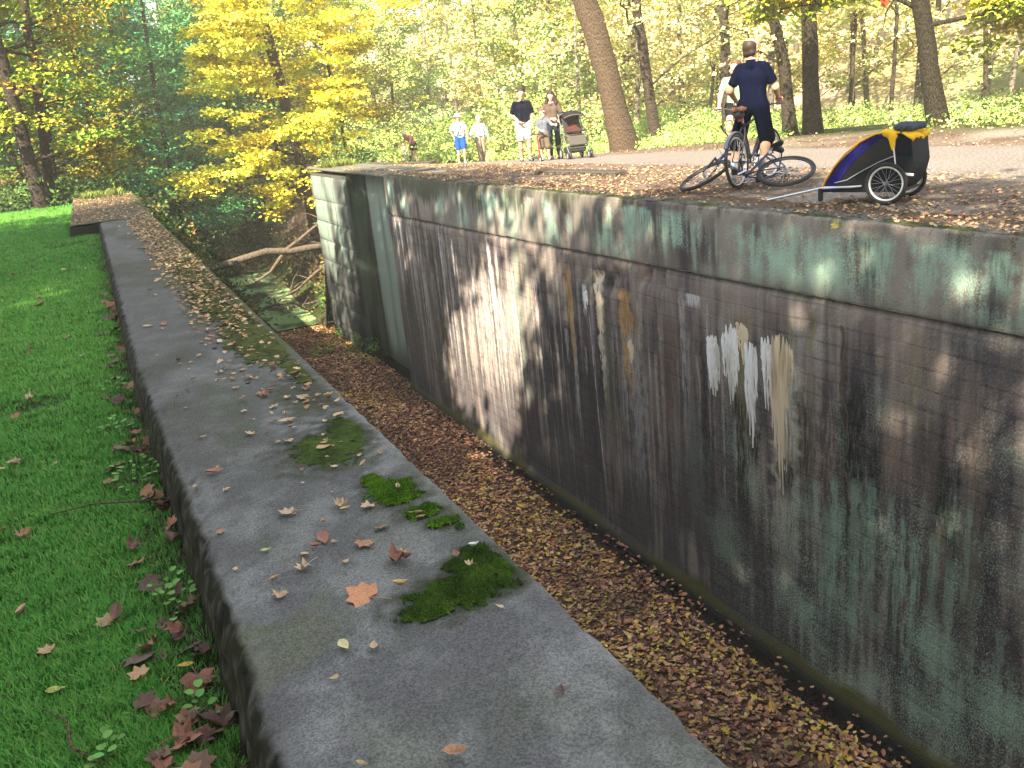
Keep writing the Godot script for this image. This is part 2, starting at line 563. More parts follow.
func wall_material() -> StandardMaterial3D:
	TR.resize(TW * TH); TG.resize(TW * TH); TB.resize(TW * TH)
	var a := bytes_of(noise(101, 0.035, 4), 512, 14)       # broad runs of stain
	var b := bytes_of(noise(102, 0.12, 3), 1024, 26)       # narrow runs
	var c := bytes_of(noise(103, 0.018, 5), 512, 160)      # blotches
	var d := bytes_of(noise(104, 0.42, 3), TW, TH)         # speckle
	var e := bytes_of(noise(105, 0.03, 4), 512, 160)       # lichen
	var brown := Color(0.168, 0.136, 0.122)
	var plum := Color(0.060, 0.051, 0.055)
	var greyc := Color(0.19, 0.175, 0.155)
	var teal := Color(0.27, 0.40, 0.315)
	for r in TH:
		var y := YT - YL * r / TH
		for q in TW:
			var i := r * TW + q
			var z := Z0 + ZL * q / TW
			var yj := -0.66 - 0.0085 * (-z - 4.7)
			var A := a[i] / 255.0
			var B := b[i] / 255.0
			var C := c[i] / 255.0
			var D := d[i] / 255.0
			var E := e[i] / 255.0
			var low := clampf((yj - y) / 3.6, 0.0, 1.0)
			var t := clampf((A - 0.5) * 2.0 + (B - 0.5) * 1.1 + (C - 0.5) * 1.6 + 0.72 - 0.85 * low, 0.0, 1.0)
			var R := lerpf(plum.r, brown.r, t)
			var G := lerpf(plum.g, brown.g, t)
			var Bl := lerpf(plum.b, brown.b, t)
			var far := clampf((-z - 8.0) / 6.0, 0.0, 1.0)
			if y > yj:                                             # top course
				var k := clampf((A - 0.5) * 1.6 + (C - 0.5) * 2.2 + 0.5, 0.0, 1.0) * 0.85
				R = lerpf(R * 0.8, greyc.r, k); G = lerpf(G * 0.85, greyc.g, k); Bl = lerpf(Bl * 0.8, greyc.b, k)
				var m := clampf((A - 0.47) * 1.5 + (E - 0.5) * 3.4 + (B - 0.5) * 1.4 + 0.22 - far * 0.55 + (D - 0.5) * 2.2, 0.0, 1.0) * 0.85 * clampf((0.06 - y) * 9.0, 0.0, 1.0) * clampf((y - yj) * 3.0 + 0.15, 0.0, 1.0)
				R = lerpf(R, teal.r, m); G = lerpf(G, teal.g, m); Bl = lerpf(Bl, teal.b, m)
				var w := clampf((0.02 - (YT - y) * 0.9 + (B - 0.5) * 0.4 + (A - 0.5) * 0.3 + (C - 0.5) * 0.9 + (D - 0.5) * 0.3 + far * 0.28) * 4.0, 0.0, 1.0)  # moss under the arris
				R = lerpf(R, 0.035, w * 0.85); G = lerpf(G, 0.038, w * 0.85); Bl = lerpf(Bl, 0.020, w * 0.85)
			else:
				# lichen specks, most of them low down at the near end
				var near := clampf((z + 9.5) / 2.5, 0.0, 1.0)
				var m := clampf((D - 0.62 + 0.34 * (E - 0.5) + 0.12 * near * low + (B - 0.5) * 0.2) * 7.0, 0.0, 1.0) * (0.16 + 0.84 * near * clampf(low * 1.6, 0, 1))
				m = maxf(m, clampf((E - 0.62 + 0.10 * near * low + (D - 0.5) * 0.5) * 5.0, 0.0, 1.0) * near * low * 0.42)
				R = lerpf(R, teal.r, m); G = lerpf(G, teal.g, m); Bl = lerpf(Bl, teal.b, m)
				var gl := clampf((B - 0.60) * 3.0 + (A - 0.52) * 1.5, 0.0, 1.0) * 0.34 * (1.0 - low * 0.6)
				R = lerpf(R, 0.30, gl); G = lerpf(G, 0.29, gl); Bl = lerpf(Bl, 0.27, gl)
				var up := clampf(1.0 - (yj - y) / 0.5, 0.0, 1.0) * clampf((C - 0.4) * 2.0, 0.0, 1.0) * 0.6     # paler under the joint
				R = lerpf(R, 0.20, up); G = lerpf(G, 0.17, up); Bl = lerpf(Bl, 0.145, up)
			var jd := absf(y - yj) / 0.05
			if jd < 1.0: R *= 0.35 + 0.65 * jd; G *= 0.35 + 0.65 * jd; Bl *= 0.35 + 0.65 * jd
			# marks of the form boards
			var bd := fposmod(y + 0.012 * sin(z * 1.3), 0.19)
			if bd < 0.022 and y < yj:
				var bm := clampf(0.78 + (C - 0.5) * 1.6 + (E - 0.5) * 1.2, 0.72, 1.0)
				R *= bm; G *= bm; Bl *= bm
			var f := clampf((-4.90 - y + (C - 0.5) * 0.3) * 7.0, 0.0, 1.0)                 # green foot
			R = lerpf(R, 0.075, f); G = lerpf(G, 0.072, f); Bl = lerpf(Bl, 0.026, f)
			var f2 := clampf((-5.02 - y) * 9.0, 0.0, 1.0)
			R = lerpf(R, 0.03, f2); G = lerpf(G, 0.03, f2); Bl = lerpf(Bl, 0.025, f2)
			var s := 0.82 + D * 0.36
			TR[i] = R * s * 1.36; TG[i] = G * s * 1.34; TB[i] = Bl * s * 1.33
	var white := Color(0.72, 0.72, 0.70)
	var cream := Color(0.62, 0.56, 0.45)
	var ochre := Color(0.42, 0.25, 0.09)
	var dk := Color(0.018, 0.016, 0.016)
	var gn := Color(0.20, 0.27, 0.20)
	# dark runs
	rng.seed = 77
	for i in 70: streak(rnd(-20.5, -4.6), rnd(-0.8, -2.2), rnd(-3.0, -5.0), rnd(0.12, 0.6), dk, rnd(0.25, 0.7), 0.2, 0.0, 0.7)
	for i in 60: streak(rnd(-20.5, -4.6), rnd(-0.75, -1.6), rnd(-1.9, -4.6), rnd(0.06, 0.3), Color(0.21, 0.165, 0.135), rnd(0.25, 0.6), 0.3, 0.0, 0.6)
	for i in 130: streak(rnd(-20.0, -8.0), rnd(-0.85, -2.2), rnd(-2.4, -4.9), rnd(0.03, 0.2), Color(0.48, 0.45, 0.42), rnd(0.2, 0.65), 0.7)
	for i in 14: streak(rnd(-20.0, -5.0), rnd(-0.75, -1.0), rnd(-1.2, -2.6), rnd(0.05, 0.2), Color(0.17, 0.16, 0.07), rnd(0.3, 0.6), 0.5)
	for i in 34: streak(rnd(-16.0, -4.6), rnd(0.05, -0.2), rnd(-0.3, -0.65), rnd(0.06, 0.3), teal, rnd(0.3, 0.75), 0.4)
	# the ones that stand out
	for i in 16: streak(rnd(-16.6, -13.4), rnd(-1.2, -1.9), rnd(-3.4, -4.6), rnd(0.15, 0.5), Color(0.40, 0.345, 0.31), rnd(0.3, 0.65), 0.2, 0.0, 0.4)  # pale lime runs, also painted in to brighten the sunlit patch
	streak(-20.5, -0.7, -3.2, 0.10, white, 0.9); streak(-20.15, -0.85, -2.6, 0.13, white, 0.9); streak(-19.75, -1.0, -3.6, 0.10, cream, 0.8)
	streak(-19.2, -0.6, -2.8, 0.14, Color(0.2, 0.19, 0.09), 0.8); streak(-17.6, -0.75, -4.0, 0.1, white, 0.6); streak(-16.9, -1.0, -2.1, 0.10, white, 0.9)
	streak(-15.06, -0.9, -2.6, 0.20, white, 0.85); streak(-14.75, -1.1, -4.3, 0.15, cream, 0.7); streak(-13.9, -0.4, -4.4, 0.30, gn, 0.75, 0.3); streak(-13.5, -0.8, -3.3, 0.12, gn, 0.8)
	streak(-13.15, 0.0, -0.5, 0.45, Color(0.36, 0.33, 0.28), 0.8, 0.5); streak(-16.2, -0.05, -0.7, 0.35, teal, 0.6)
	streak(-12.05, -0.95, -2.7, 0.30, ochre, 1.0, 0.5, 0.06, 0.25); streak(-11.55, -1.2, -1.75, 0.20, white, 0.8, 0.4); streak(-11.45, -1.6, -4.6, 0.05, Color(0.55, 0.48, 0.46), 0.9, 0.2, 0.15, 0.2)
	streak(-11.15, -0.95, -3.4, 0.32, cream, 0.95, 0.5, 0.1); streak(-10.95, -1.6, -4.4, 0.4, Color(0.10, 0.10, 0.06), 0.8, 0.2)
	streak(-10.42, -1.1, -2.9, 0.55, ochre, 1.0, 0.3, 0.05, 0.4); streak(-10.25, -1.6, -4.6, 0.5, Color(0.30, 0.30, 0.30), 0.85, 0.3); streak(-10.1, -1.2, -2.3, 0.16, Color(0.38, 0.33, 0.22), 0.8)
	streak(-9.4, -1.3, -3.4, 0.8, Color(0.16, 0.11, 0.085), 0.7, 0.2); streak(-8.9, -2.3, -4.5, 0.5, Color(0.13, 0.14, 0.13), 0.7, 0.2)
	streak(-8.85, -0.95, -1.15, 0.5, Color(0.6, 0.6, 0.6), 0.8, 0.1)
	streak(-7.95, -1.05, -3.0, 0.40, Color(0.17, 0.15, 0.07), 0.9, 0.2); streak(-8.0, -2.0, -4.2, 0.3, Color(0.025, 0.028, 0.015), 0.9, 0.2)
	streak(-7.25, -1.3, -5.0, 0.66, Color(0.46, 0.43, 0.37), 0.95, 0.15, 0.0, 0.75); streak(-7.22, -2.55, -3.15, 0.42, dk, 0.95, 0.3); streak(-7.75, -2.35, -3.0, 0.26, dk, 0.95, 0.3); streak(-8.1, -2.0, -2.5, 0.22, dk, 0.8, 0.3)
	streak(-6.85, -0.8, -2.0, 0.16, Color(0.2, 0.17, 0.09), 0.8); streak(-6.6, -1.4, -4.2, 0.35, Color(0.07, 0.045, 0.045), 0.8, 0.1)
	for g in [[-5.55, -2.2, 0.9, 1.1], [-5.2, -2.9, 0.5, 0.8], [-5.0, -1.5, 0.5, 0.7], [-5.4, -1.0, 0.7, 0.5]]:
		for i in 5: streak(g[0] + rnd(-0.3, 0.3) * g[2], g[1] + g[3] * rnd(0.1, 0.6), g[1] - g[3] * rnd(0.2, 0.7), g[2] * rnd(0.1, 0.45), Color(0.24, 0.18, 0.15), rnd(0.3, 0.6), 0.3)
	for i in 50: streak(rnd(-6.8, -4.4), rnd(-2.2, -4.4), rnd(-3.3, -4.8), rnd(0.05, 0.22), teal, rnd(0.3, 0.8), 0.5)
	for i in 8: streak(rnd(-10.2, -9.2), rnd(0.05, 0.0), rnd(-0.3, -0.6), rnd(0.15, 0.4), teal, rnd(0.6, 0.9), 0.4)
	for i in 9: streak(rnd(-6.2, -4.4), rnd(0.02, -0.05), rnd(-0.4, -0.7), rnd(0.2, 0.5), teal, rnd(0.5, 0.9), 0.3)
	var lut := PackedByteArray()
	for i in 4096: lut.append(int(clampf(grey(i / 4095.0).linear_to_srgb().r, 0, 1) * 255))
	var out := PackedByteArray()
	out.resize(TW * TH * 3)
	for i in TW * TH:
		out[i * 3] = lut[int(clampf(TR[i], 0, 1) * 4095)]; out[i * 3 + 1] = lut[int(clampf(TG[i], 0, 1) * 4095)]; out[i * 3 + 2] = lut[int(clampf(TB[i], 0, 1) * 4095)]
	var m := StandardMaterial3D.new()
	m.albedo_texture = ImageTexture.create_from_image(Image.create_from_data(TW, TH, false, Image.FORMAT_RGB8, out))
	m.roughness = 0.85
	m.metallic_specular = 0.3
	# relief: grain of the concrete and the board marks
	var h := PackedByteArray()
	h.resize(TW * TH)
	for r in TH:
		var y := YT - YL * r / TH
		for q in TW:
			var i := r * TW + q
			var bd := fposmod(y + 0.012 * sin((Z0 + ZL * q / TW) * 1.3), 0.19)
			h[i] = clampi(int(70 + d[i] * 0.25 + c[i] * 0.35 + b[i] * 0.1 + (-18 if bd < 0.02 and y < -0.8 else 0)), 0, 255)
	var hi := Image.create_from_data(TW, TH, false, Image.FORMAT_L8, h)
	hi.convert(Image.FORMAT_RGB8)
	hi.bump_map_to_normal_map(6.0)
	m.normal_enabled = true
	m.normal_texture = ImageTexture.create_from_image(hi)
	m.normal_scale = 0.8
	return m

func wall_uv(z: float, y: float) -> Vector2:
	return Vector2(pingpong((z - Z0) / ZL, 1.0), (YT - clampf(y, -5.19, 0.12)) / YL)

func wall_dent(z: float, y: float) -> float:            # how far the face is worn back
	var d := n1.get_noise_2d(z * 9.0, y * 7.0) * 0.010 + n2.get_noise_2d(z * 30.0, y * 30.0) * 0.004
	for h in [[-10.76, -0.98, 0.42, 0.26, 0.12], [-9.75, -0.86, 0.40, 0.22, 0.09], [-11.6, -1.0, 0.3, 0.2, 0.05], [-20.3, -1.3, 0.18, 0.12, 0.05], [-6.85, -0.95, 0.2, 0.4, 0.04]]:
		var q := pow((z - h[0]) / h[2], 2) + pow((y - h[1]) / h[3], 2)
		q += n2.get_noise_2d(z * 60.0, y * 60.0) * 0.9
		if q < 1.0: d += h[4] * (1.0 - q) * (0.8 + n1.get_noise_2d(z * 70.0, y * 70.0))
	return d

func build_far_wall() -> void:
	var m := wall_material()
	var w := thing("lock_wall", "tall stained concrete lock wall with white mineral runs and pale green lichen, towpath along its top", "wall")
	# top course, from the joint up and over the arris
	var o := MB.new()
	var zs := []
	var z := -20.95
	while z < 3.0:
		zs.append(z)
		z += 0.06 if z < -2.0 else 0.4
	var rows := 13
	for zz in zs:
		var yj: float = -0.66 - 0.0085 * (-zz - 4.7)
		for k in rows:
			var p := Vector2.ZERO                          # x back from the face, y
			if k == 0: p = Vector2(0.035, yj + 0.008)
			elif k == 1: p = Vector2(0.004, yj + 0.012 + n2.get_noise_1d(zz * 40.0) * 0.02)
			elif k < 11: p = Vector2(-0.012, lerpf(yj + 0.035, 0.085, (k - 2) / 8.0))
			elif k == 11: p = Vector2(0.006 + 0.02 * absf(n1.get_noise_1d(zz * 60.0)), 0.112)
			else: p = Vector2(0.03 + 0.02 * absf(n1.get_noise_1d(zz * 60.0)), 0.121)
			if k >= 2 and k <= 11: p.x += wall_dent(zz, p.y) + (absf(n2.get_noise_2d(zz * 50.0, 3.0)) * 0.05 if k >= 10 else 0.0)
			o.vert(Vector3(WALL_X + p.x, p.y, zz), Vector3.LEFT, wall_uv(zz, minf(p.y, 0.1)))
	for i in zs.size() - 1:
		for k in rows - 1:
			var p := i * rows + k
			o.tri(p, p + 1, p + rows + 1); o.tri(p, p + rows + 1, p + rows)
	o.smooth(Vector3(-1, 0.6, 0))
	part("top_course", o, m, w, "paler top course of the wall above a dark open joint")
	o = MB.new()
	for zz in zs:
		for k in 9:
			var x := [0.025, 0.06, 0.10, 0.16, 0.24, 0.34, 0.46, 0.6, 0.75][k] as float
			var y := 0.1195 + absf(n2.get_noise_2d(x * 60.0, zz * 40.0)) * 0.03 * sst(0.03, 0.12, x) - 0.02 * sst(0.5, 0.75, x)
			var g: float = n1.get_noise_2d(x * 40.0, zz * 25.0)
			o.col = Color(0.13, 0.12, 0.105).lerp(Color(0.05, 0.065, 0.018), sst(-0.2, 0.2, g + 0.25 * sst(0.14, 0.05, x)) * sst(0.34, 0.10, x) * 0.9).lerp(Color(0.11, 0.075, 0.05), sst(0.16, 0.4, x + g * 0.2))
			o.vert(Vector3(WALL_X + x + 0.01 * n2.get_noise_1d(zz * 60.0), y, zz), Vector3.UP)
	for i in zs.size() - 1:
		for k in 8:
			var p := i * 9 + k
			o.tri(p, p + 1, p + 10); o.tri(p, p + 10, p + 9)
	o.smooth()
	part("coping_top", o, M.soil, w, "mossy earthy top edge of the wall")
	o = MB.new()
	rows = 62
	for zz in zs:
		var yj: float = -0.66 - 0.0085 * (-zz - 4.7)
		for k in rows:
			var y := lerpf(-5.3, yj - 0.012, pow((k - 1.0) / (rows - 3.0), 0.9)) if k else -5.3
			var x := wall_dent(zz, y)
			if k == rows - 2: x += 0.02 + absf(n2.get_noise_1d(zz * 50.0)) * 0.03
			if k == rows - 1: x = 0.05; y = yj - 0.004
			if k == 0: x += 0.0
			# a worn ledge at the foot
			x -= 0.05 * sst(-4.95, -5.15, y)
			o.vert(Vector3(WALL_X + x, y, zz), Vector3.LEFT, wall_uv(zz, y))
	for i in zs.size() - 1:
		for k in rows - 1:
			var p := i * rows + k
			o.tri(p, p + 1, p + rows + 1); o.tri(p, p + rows + 1, p + rows)
	o.smooth(Vector3(-1, 0.2, 0))
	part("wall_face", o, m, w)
	# the end of the long face and the recess behind it
	o = MB.new()
	o.col = Color(0.20, 0.20, 0.17)
	o.box(Transform3D(Basis(), Vector3(6.98, -2.6, -20.62)), Vector3(1.36, 5.4, 0.64), 0.02)
	o.col = Color(0.33, 0.42, 0.35)
	part("recess_cheek", o, M.concrete, w)
	# mineral deposits: lumpy sheets of white stone that stand proud of the face
	var f := tinted(0.8, 0.25)
	var f2 := tinted(0.8, 0.25)
	f2.albedo_color = lin(0.86, 0.72, 0.52)
	for s in [[-8.47, -1.36, -2.3, 0.24, f], [-8.12, -1.18, -2.25, 0.28, f], [-7.92, -1.12, -1.6, 0.2, f2], [-7.78, -1.3, -2.95, 0.22, f], [-7.52, -1.2, -2.2, 0.18, f], [-7.28, -1.14, -3.1, 0.34, f2],
			[-16.9, -1.05, -1.8, 0.09, f], [-20.15, -0.9, -1.7, 0.08, f], [-11.52, -1.25, -1.6, 0.14, f], [-11.12, -1.2, -1.9, 0.13, f2], [-10.33, -1.75, -2.15, 0.10, f2]]:
		part("mineral_deposit", deposit(s[0], s[1], s[2], s[3]), s[4], w)
	# a dead creeper root hanging on the face
	o = MB.new()
	var pts := []
	var rad := []
	for i in 26:
		var t := i / 25.0
		pts.append(Vector3(WALL_X - 0.02 - 0.012 * sin(t * 9), lerpf(-0.9, -2.75, t), -6.42 + 0.16 * t + 0.03 * sin(t * 14) + 0.02 * sin(t * 31)))
		rad.append(lerpf(0.012, 0.004, t))
	o.tube(pts, rad, 6)
	part("dead_root", o, mat(Color(0.12, 0.085, 0.055), 0.9), w)
	# hollow quoin: the recess between the long face and the far block
	var q := MB.new()
	for i in 40:
		for k in 30:
			var y := lerpf(-5.3, 0.05, k / 29.0)
			var t := i / 39.0
			# runs from the corner of the block inwards, round a hollow curve, then along the back of the recess
			var p := Vector2(WALL_X + 0.02, -24.56)
			if t < 0.35: p = Vector2(lerpf(WALL_X + 0.03, WALL_X + 0.34, t / 0.35), -24.55)
			elif t < 0.6:
				var an := (t - 0.35) / 0.25 * PI * 0.5
				p = Vector2(WALL_X + 0.34 + 0.18 * sin(an), -24.55 + 0.18 * (1.0 - cos(an)))
			else: p = Vector2(WALL_X + 0.52, lerpf(-24.37, -20.9, (t - 0.6) / 0.4))
			var s := n1.get_noise_2d(p.y * 14.0 + p.x * 20.0, y * 1.3)
			var g := sst(-0.15, 0.4, n1.get_noise_2d(p.y * 30.0 + p.x * 40.0, y * 2.5) + 0.12)
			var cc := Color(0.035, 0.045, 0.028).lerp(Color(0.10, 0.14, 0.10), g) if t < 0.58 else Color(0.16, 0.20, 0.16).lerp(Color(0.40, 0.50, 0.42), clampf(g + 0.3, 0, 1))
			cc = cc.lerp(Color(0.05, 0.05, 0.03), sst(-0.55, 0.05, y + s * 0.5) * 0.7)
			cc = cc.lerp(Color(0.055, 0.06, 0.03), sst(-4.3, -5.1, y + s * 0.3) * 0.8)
			q.col = cc
			var bed := fposmod(y + 5.3, 0.65)
			var back := 0.022 if bed < 0.19 and t < 0.6 and bed > 0.0 and k % 4 == 0 else 0.0
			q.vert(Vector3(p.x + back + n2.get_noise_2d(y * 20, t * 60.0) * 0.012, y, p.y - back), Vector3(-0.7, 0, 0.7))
	for i in 39:
		for k in 29:
			var p := i * 30 + k
			q.tri(p, p + 1, p + 31); q.tri(p, p + 31, p + 30)
	q.smooth(Vector3(-0.7, 0, 0.7))
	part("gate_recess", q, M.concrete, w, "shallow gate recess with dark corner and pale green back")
	# the far block, laid in courses
	q = MB.new()
	q.col = Color(0.10, 0.10, 0.085)
	q.box(Transform3D(Basis(), Vector3(7.25, -2.68, -26.72)), Vector3(1.86, 5.3, 4.28))
	part("block_core", q, M.concrete, w)
	var yb := -5.3
	var course := 0
	while yb < -0.15:
		var h: float = minf([0.62, 0.68, 0.6, 0.7, 0.64, 0.58, 0.66, 0.72, 0.6][course % 9], 0.06 - yb)
		var zc := -28.9
		var lens: Array = [[1.5, 1.15, 1.68], [0.95, 1.6, 1.78], [1.25, 1.45, 1.63]][course % 3]
		for k in 3:
			var s := MB.new()
			var l: float = lens[k]
			var x := Transform3D(Basis(), Vector3(WALL_X + 0.35 + rnd(-0.008, 0.010), yb + h * 0.5, zc + l * 0.5))
			stone(s, x, Vector3(0.70, h - 0.022, l - 0.022), course)
			part("stone_block", s, M.concrete, w)
			zc += l
		yb += h
		course += 1
	# coping of the block
	q = MB.new()
	q.col = Color(0.16, 0.15, 0.12)
	q.box(Transform3D(Basis(), Vector3(6.95, 0.10, -25.0)), Vector3(1.36, 0.07, 8.06), 0.02)
	part("block_coping", q, M.concrete, w)

func deposit(z: float, y0: float, y1: float, width: float) -> MB:
	# a lumpy sheet of flowstone made of many thin runs that end at different heights
	var o := MB.new()
	var runs := maxi(4, int(width / 0.028))
	for r in runs:
		var e := (r + 0.5) / runs * 2.0 - 1.0
		var zz := z + e * width * 0.5 + rnd(-0.3, 0.3) * width / runs
		var l := (y1 - y0) * (1.0 - 0.55 * absf(e) * rnd(0.3, 1.0)) * rnd(0.75, 1.0)
		var s := y0 - absf(e) * rnd(0.0, 0.12) - rnd(0.0, 0.05)
		var pts := []
		var rad := []
		var n := 14
		for i in n + 1:
			var t := float(i) / n
			pts.append(Vector3(WALL_X + 0.004 - 0.010 * (1.0 - absf(e)) + 0.35 * width / runs, s + l * t, zz + n1.get_noise_2d(t * 30.0, r * 31.0 + z * 50.0) * 0.03))
			o.col = grey(1.0)
			rad.append(maxf(0.004, width / runs * (0.95 - 0.6 * t * t) * minf(1.0, t * 7.0 + 0.35) * (1.0 + 0.6 * n2.get_noise_2d(i * 11.0, r * 17.0 + z * 40.0))))
		o.tube(pts, rad, 7, true, 0.5, n2)
	for i in o.v.size():
		var q := o.v[i]
		o.c[i] = Color(0.88, 0.88, 0.87).lerp(Color(0.48, 0.44, 0.36), clampf(n1.get_noise_2d(q.z * 90.0, q.y * 14.0) * 1.5 + 0.05 + n2.get_noise_2d(q.z * 200.0, q.y * 200.0) * 0.6, 0.0, 0.75))
	return o

func stone(o: MB, x: Transform3D, s: Vector3, course: int) -> void:
	# one dressed stone with a worn, lichen stained face towards the lock
	var f := o.v.size()
	var nu := 9
	var nv := 6
	for i in nv + 1:
		for k in nu + 1:
			var e := Vector2(float(k) / nu, float(i) / nv)
			var p: Vector3 = x * Vector3(-s.x * 0.5, (e.y - 0.5) * s.y, (e.x - 0.5) * s.z)
			var edge := minf(minf(e.x, 1 - e.x) * s.z, minf(e.y, 1 - e.y) * s.y)
			p.x += 0.03 * (1.0 - clampf(edge / 0.05, 0, 1)) + n2.get_noise_2d(p.z * 30.0, p.y * 30.0) * 0.012
			var g := sst(-0.1, 0.45, n1.get_noise_2d(p.z * 16.0, p.y * 2.2) + 0.22 + n2.get_noise_2d(p.z * 40.0, p.y * 12.0) * 0.3)
			var c := Color(0.085, 0.09, 0.08).lerp(Color(0.25, 0.33, 0.275), g)
			var low := sst(-1.7, -3.2, p.y + n1.get_noise_2d(p.z * 18.0, 7.0) * 1.3)
			o.col = c.lerp(Color(0.035, 0.032, 0.035).lerp(Color(0.20, 0.22, 0.21), g * 0.3), low * 0.9)
			o.vert(p, Vector3.LEFT)
	for i in nv:
		for k in nu:
			var p := f + i * (nu + 1) + k
			o.tri(p, p + 1, p + nu + 2); o.tri(p, p + nu + 2, p + nu + 1)
	o.smooth(Vector3.LEFT)
	o.col = Color(0.14, 0.15, 0.13)
	o.box(x * Transform3D(Basis(), Vector3(0.03, 0, 0)), Vector3(s.x - 0.06, s.y - 0.006, s.z - 0.006))

# ---------------------------------------------------------------- the near wall one looks along
const MOSS_SPOTS := [[Vector2(0.80, -2.41), Vector2(0.185, 0.105)], [Vector2(0.92, -2.50), Vector2(0.13, 0.13)], [Vector2(0.85, -3.28), Vector2(0.10, 0.14)], [Vector2(0.88, -3.03), Vector2(0.075, 0.06)], [Vector2(0.92, -2.90), Vector2(0.06, 0.04)], [Vector2(0.74, -3.95), Vector2(0.17, 0.24)], [Vector2(0.88, -4.15), Vector2(0.08, 0.2)], [Vector2(0.85, -4.9), Vector2(0.12, 0.35)]]

func moss_at(x: float, z: float) -> float:               # how mossy the top of the near wall is
	var m := 0.0
	m = maxf(m, sst(0.62, 0.95, x) * sst(-5.0, -6.4, z) * 0.95)
	m = maxf(m, sst(0.35, 0.8, x) * sst(-7.5, -11.0, z) * 0.9)
	m += n1.get_noise_2d(x * 30.0, z * 14.0) * 0.55
	m -= sst(0.35, 0.2, x) * 0.6
	return clampf(m, 0, 1)

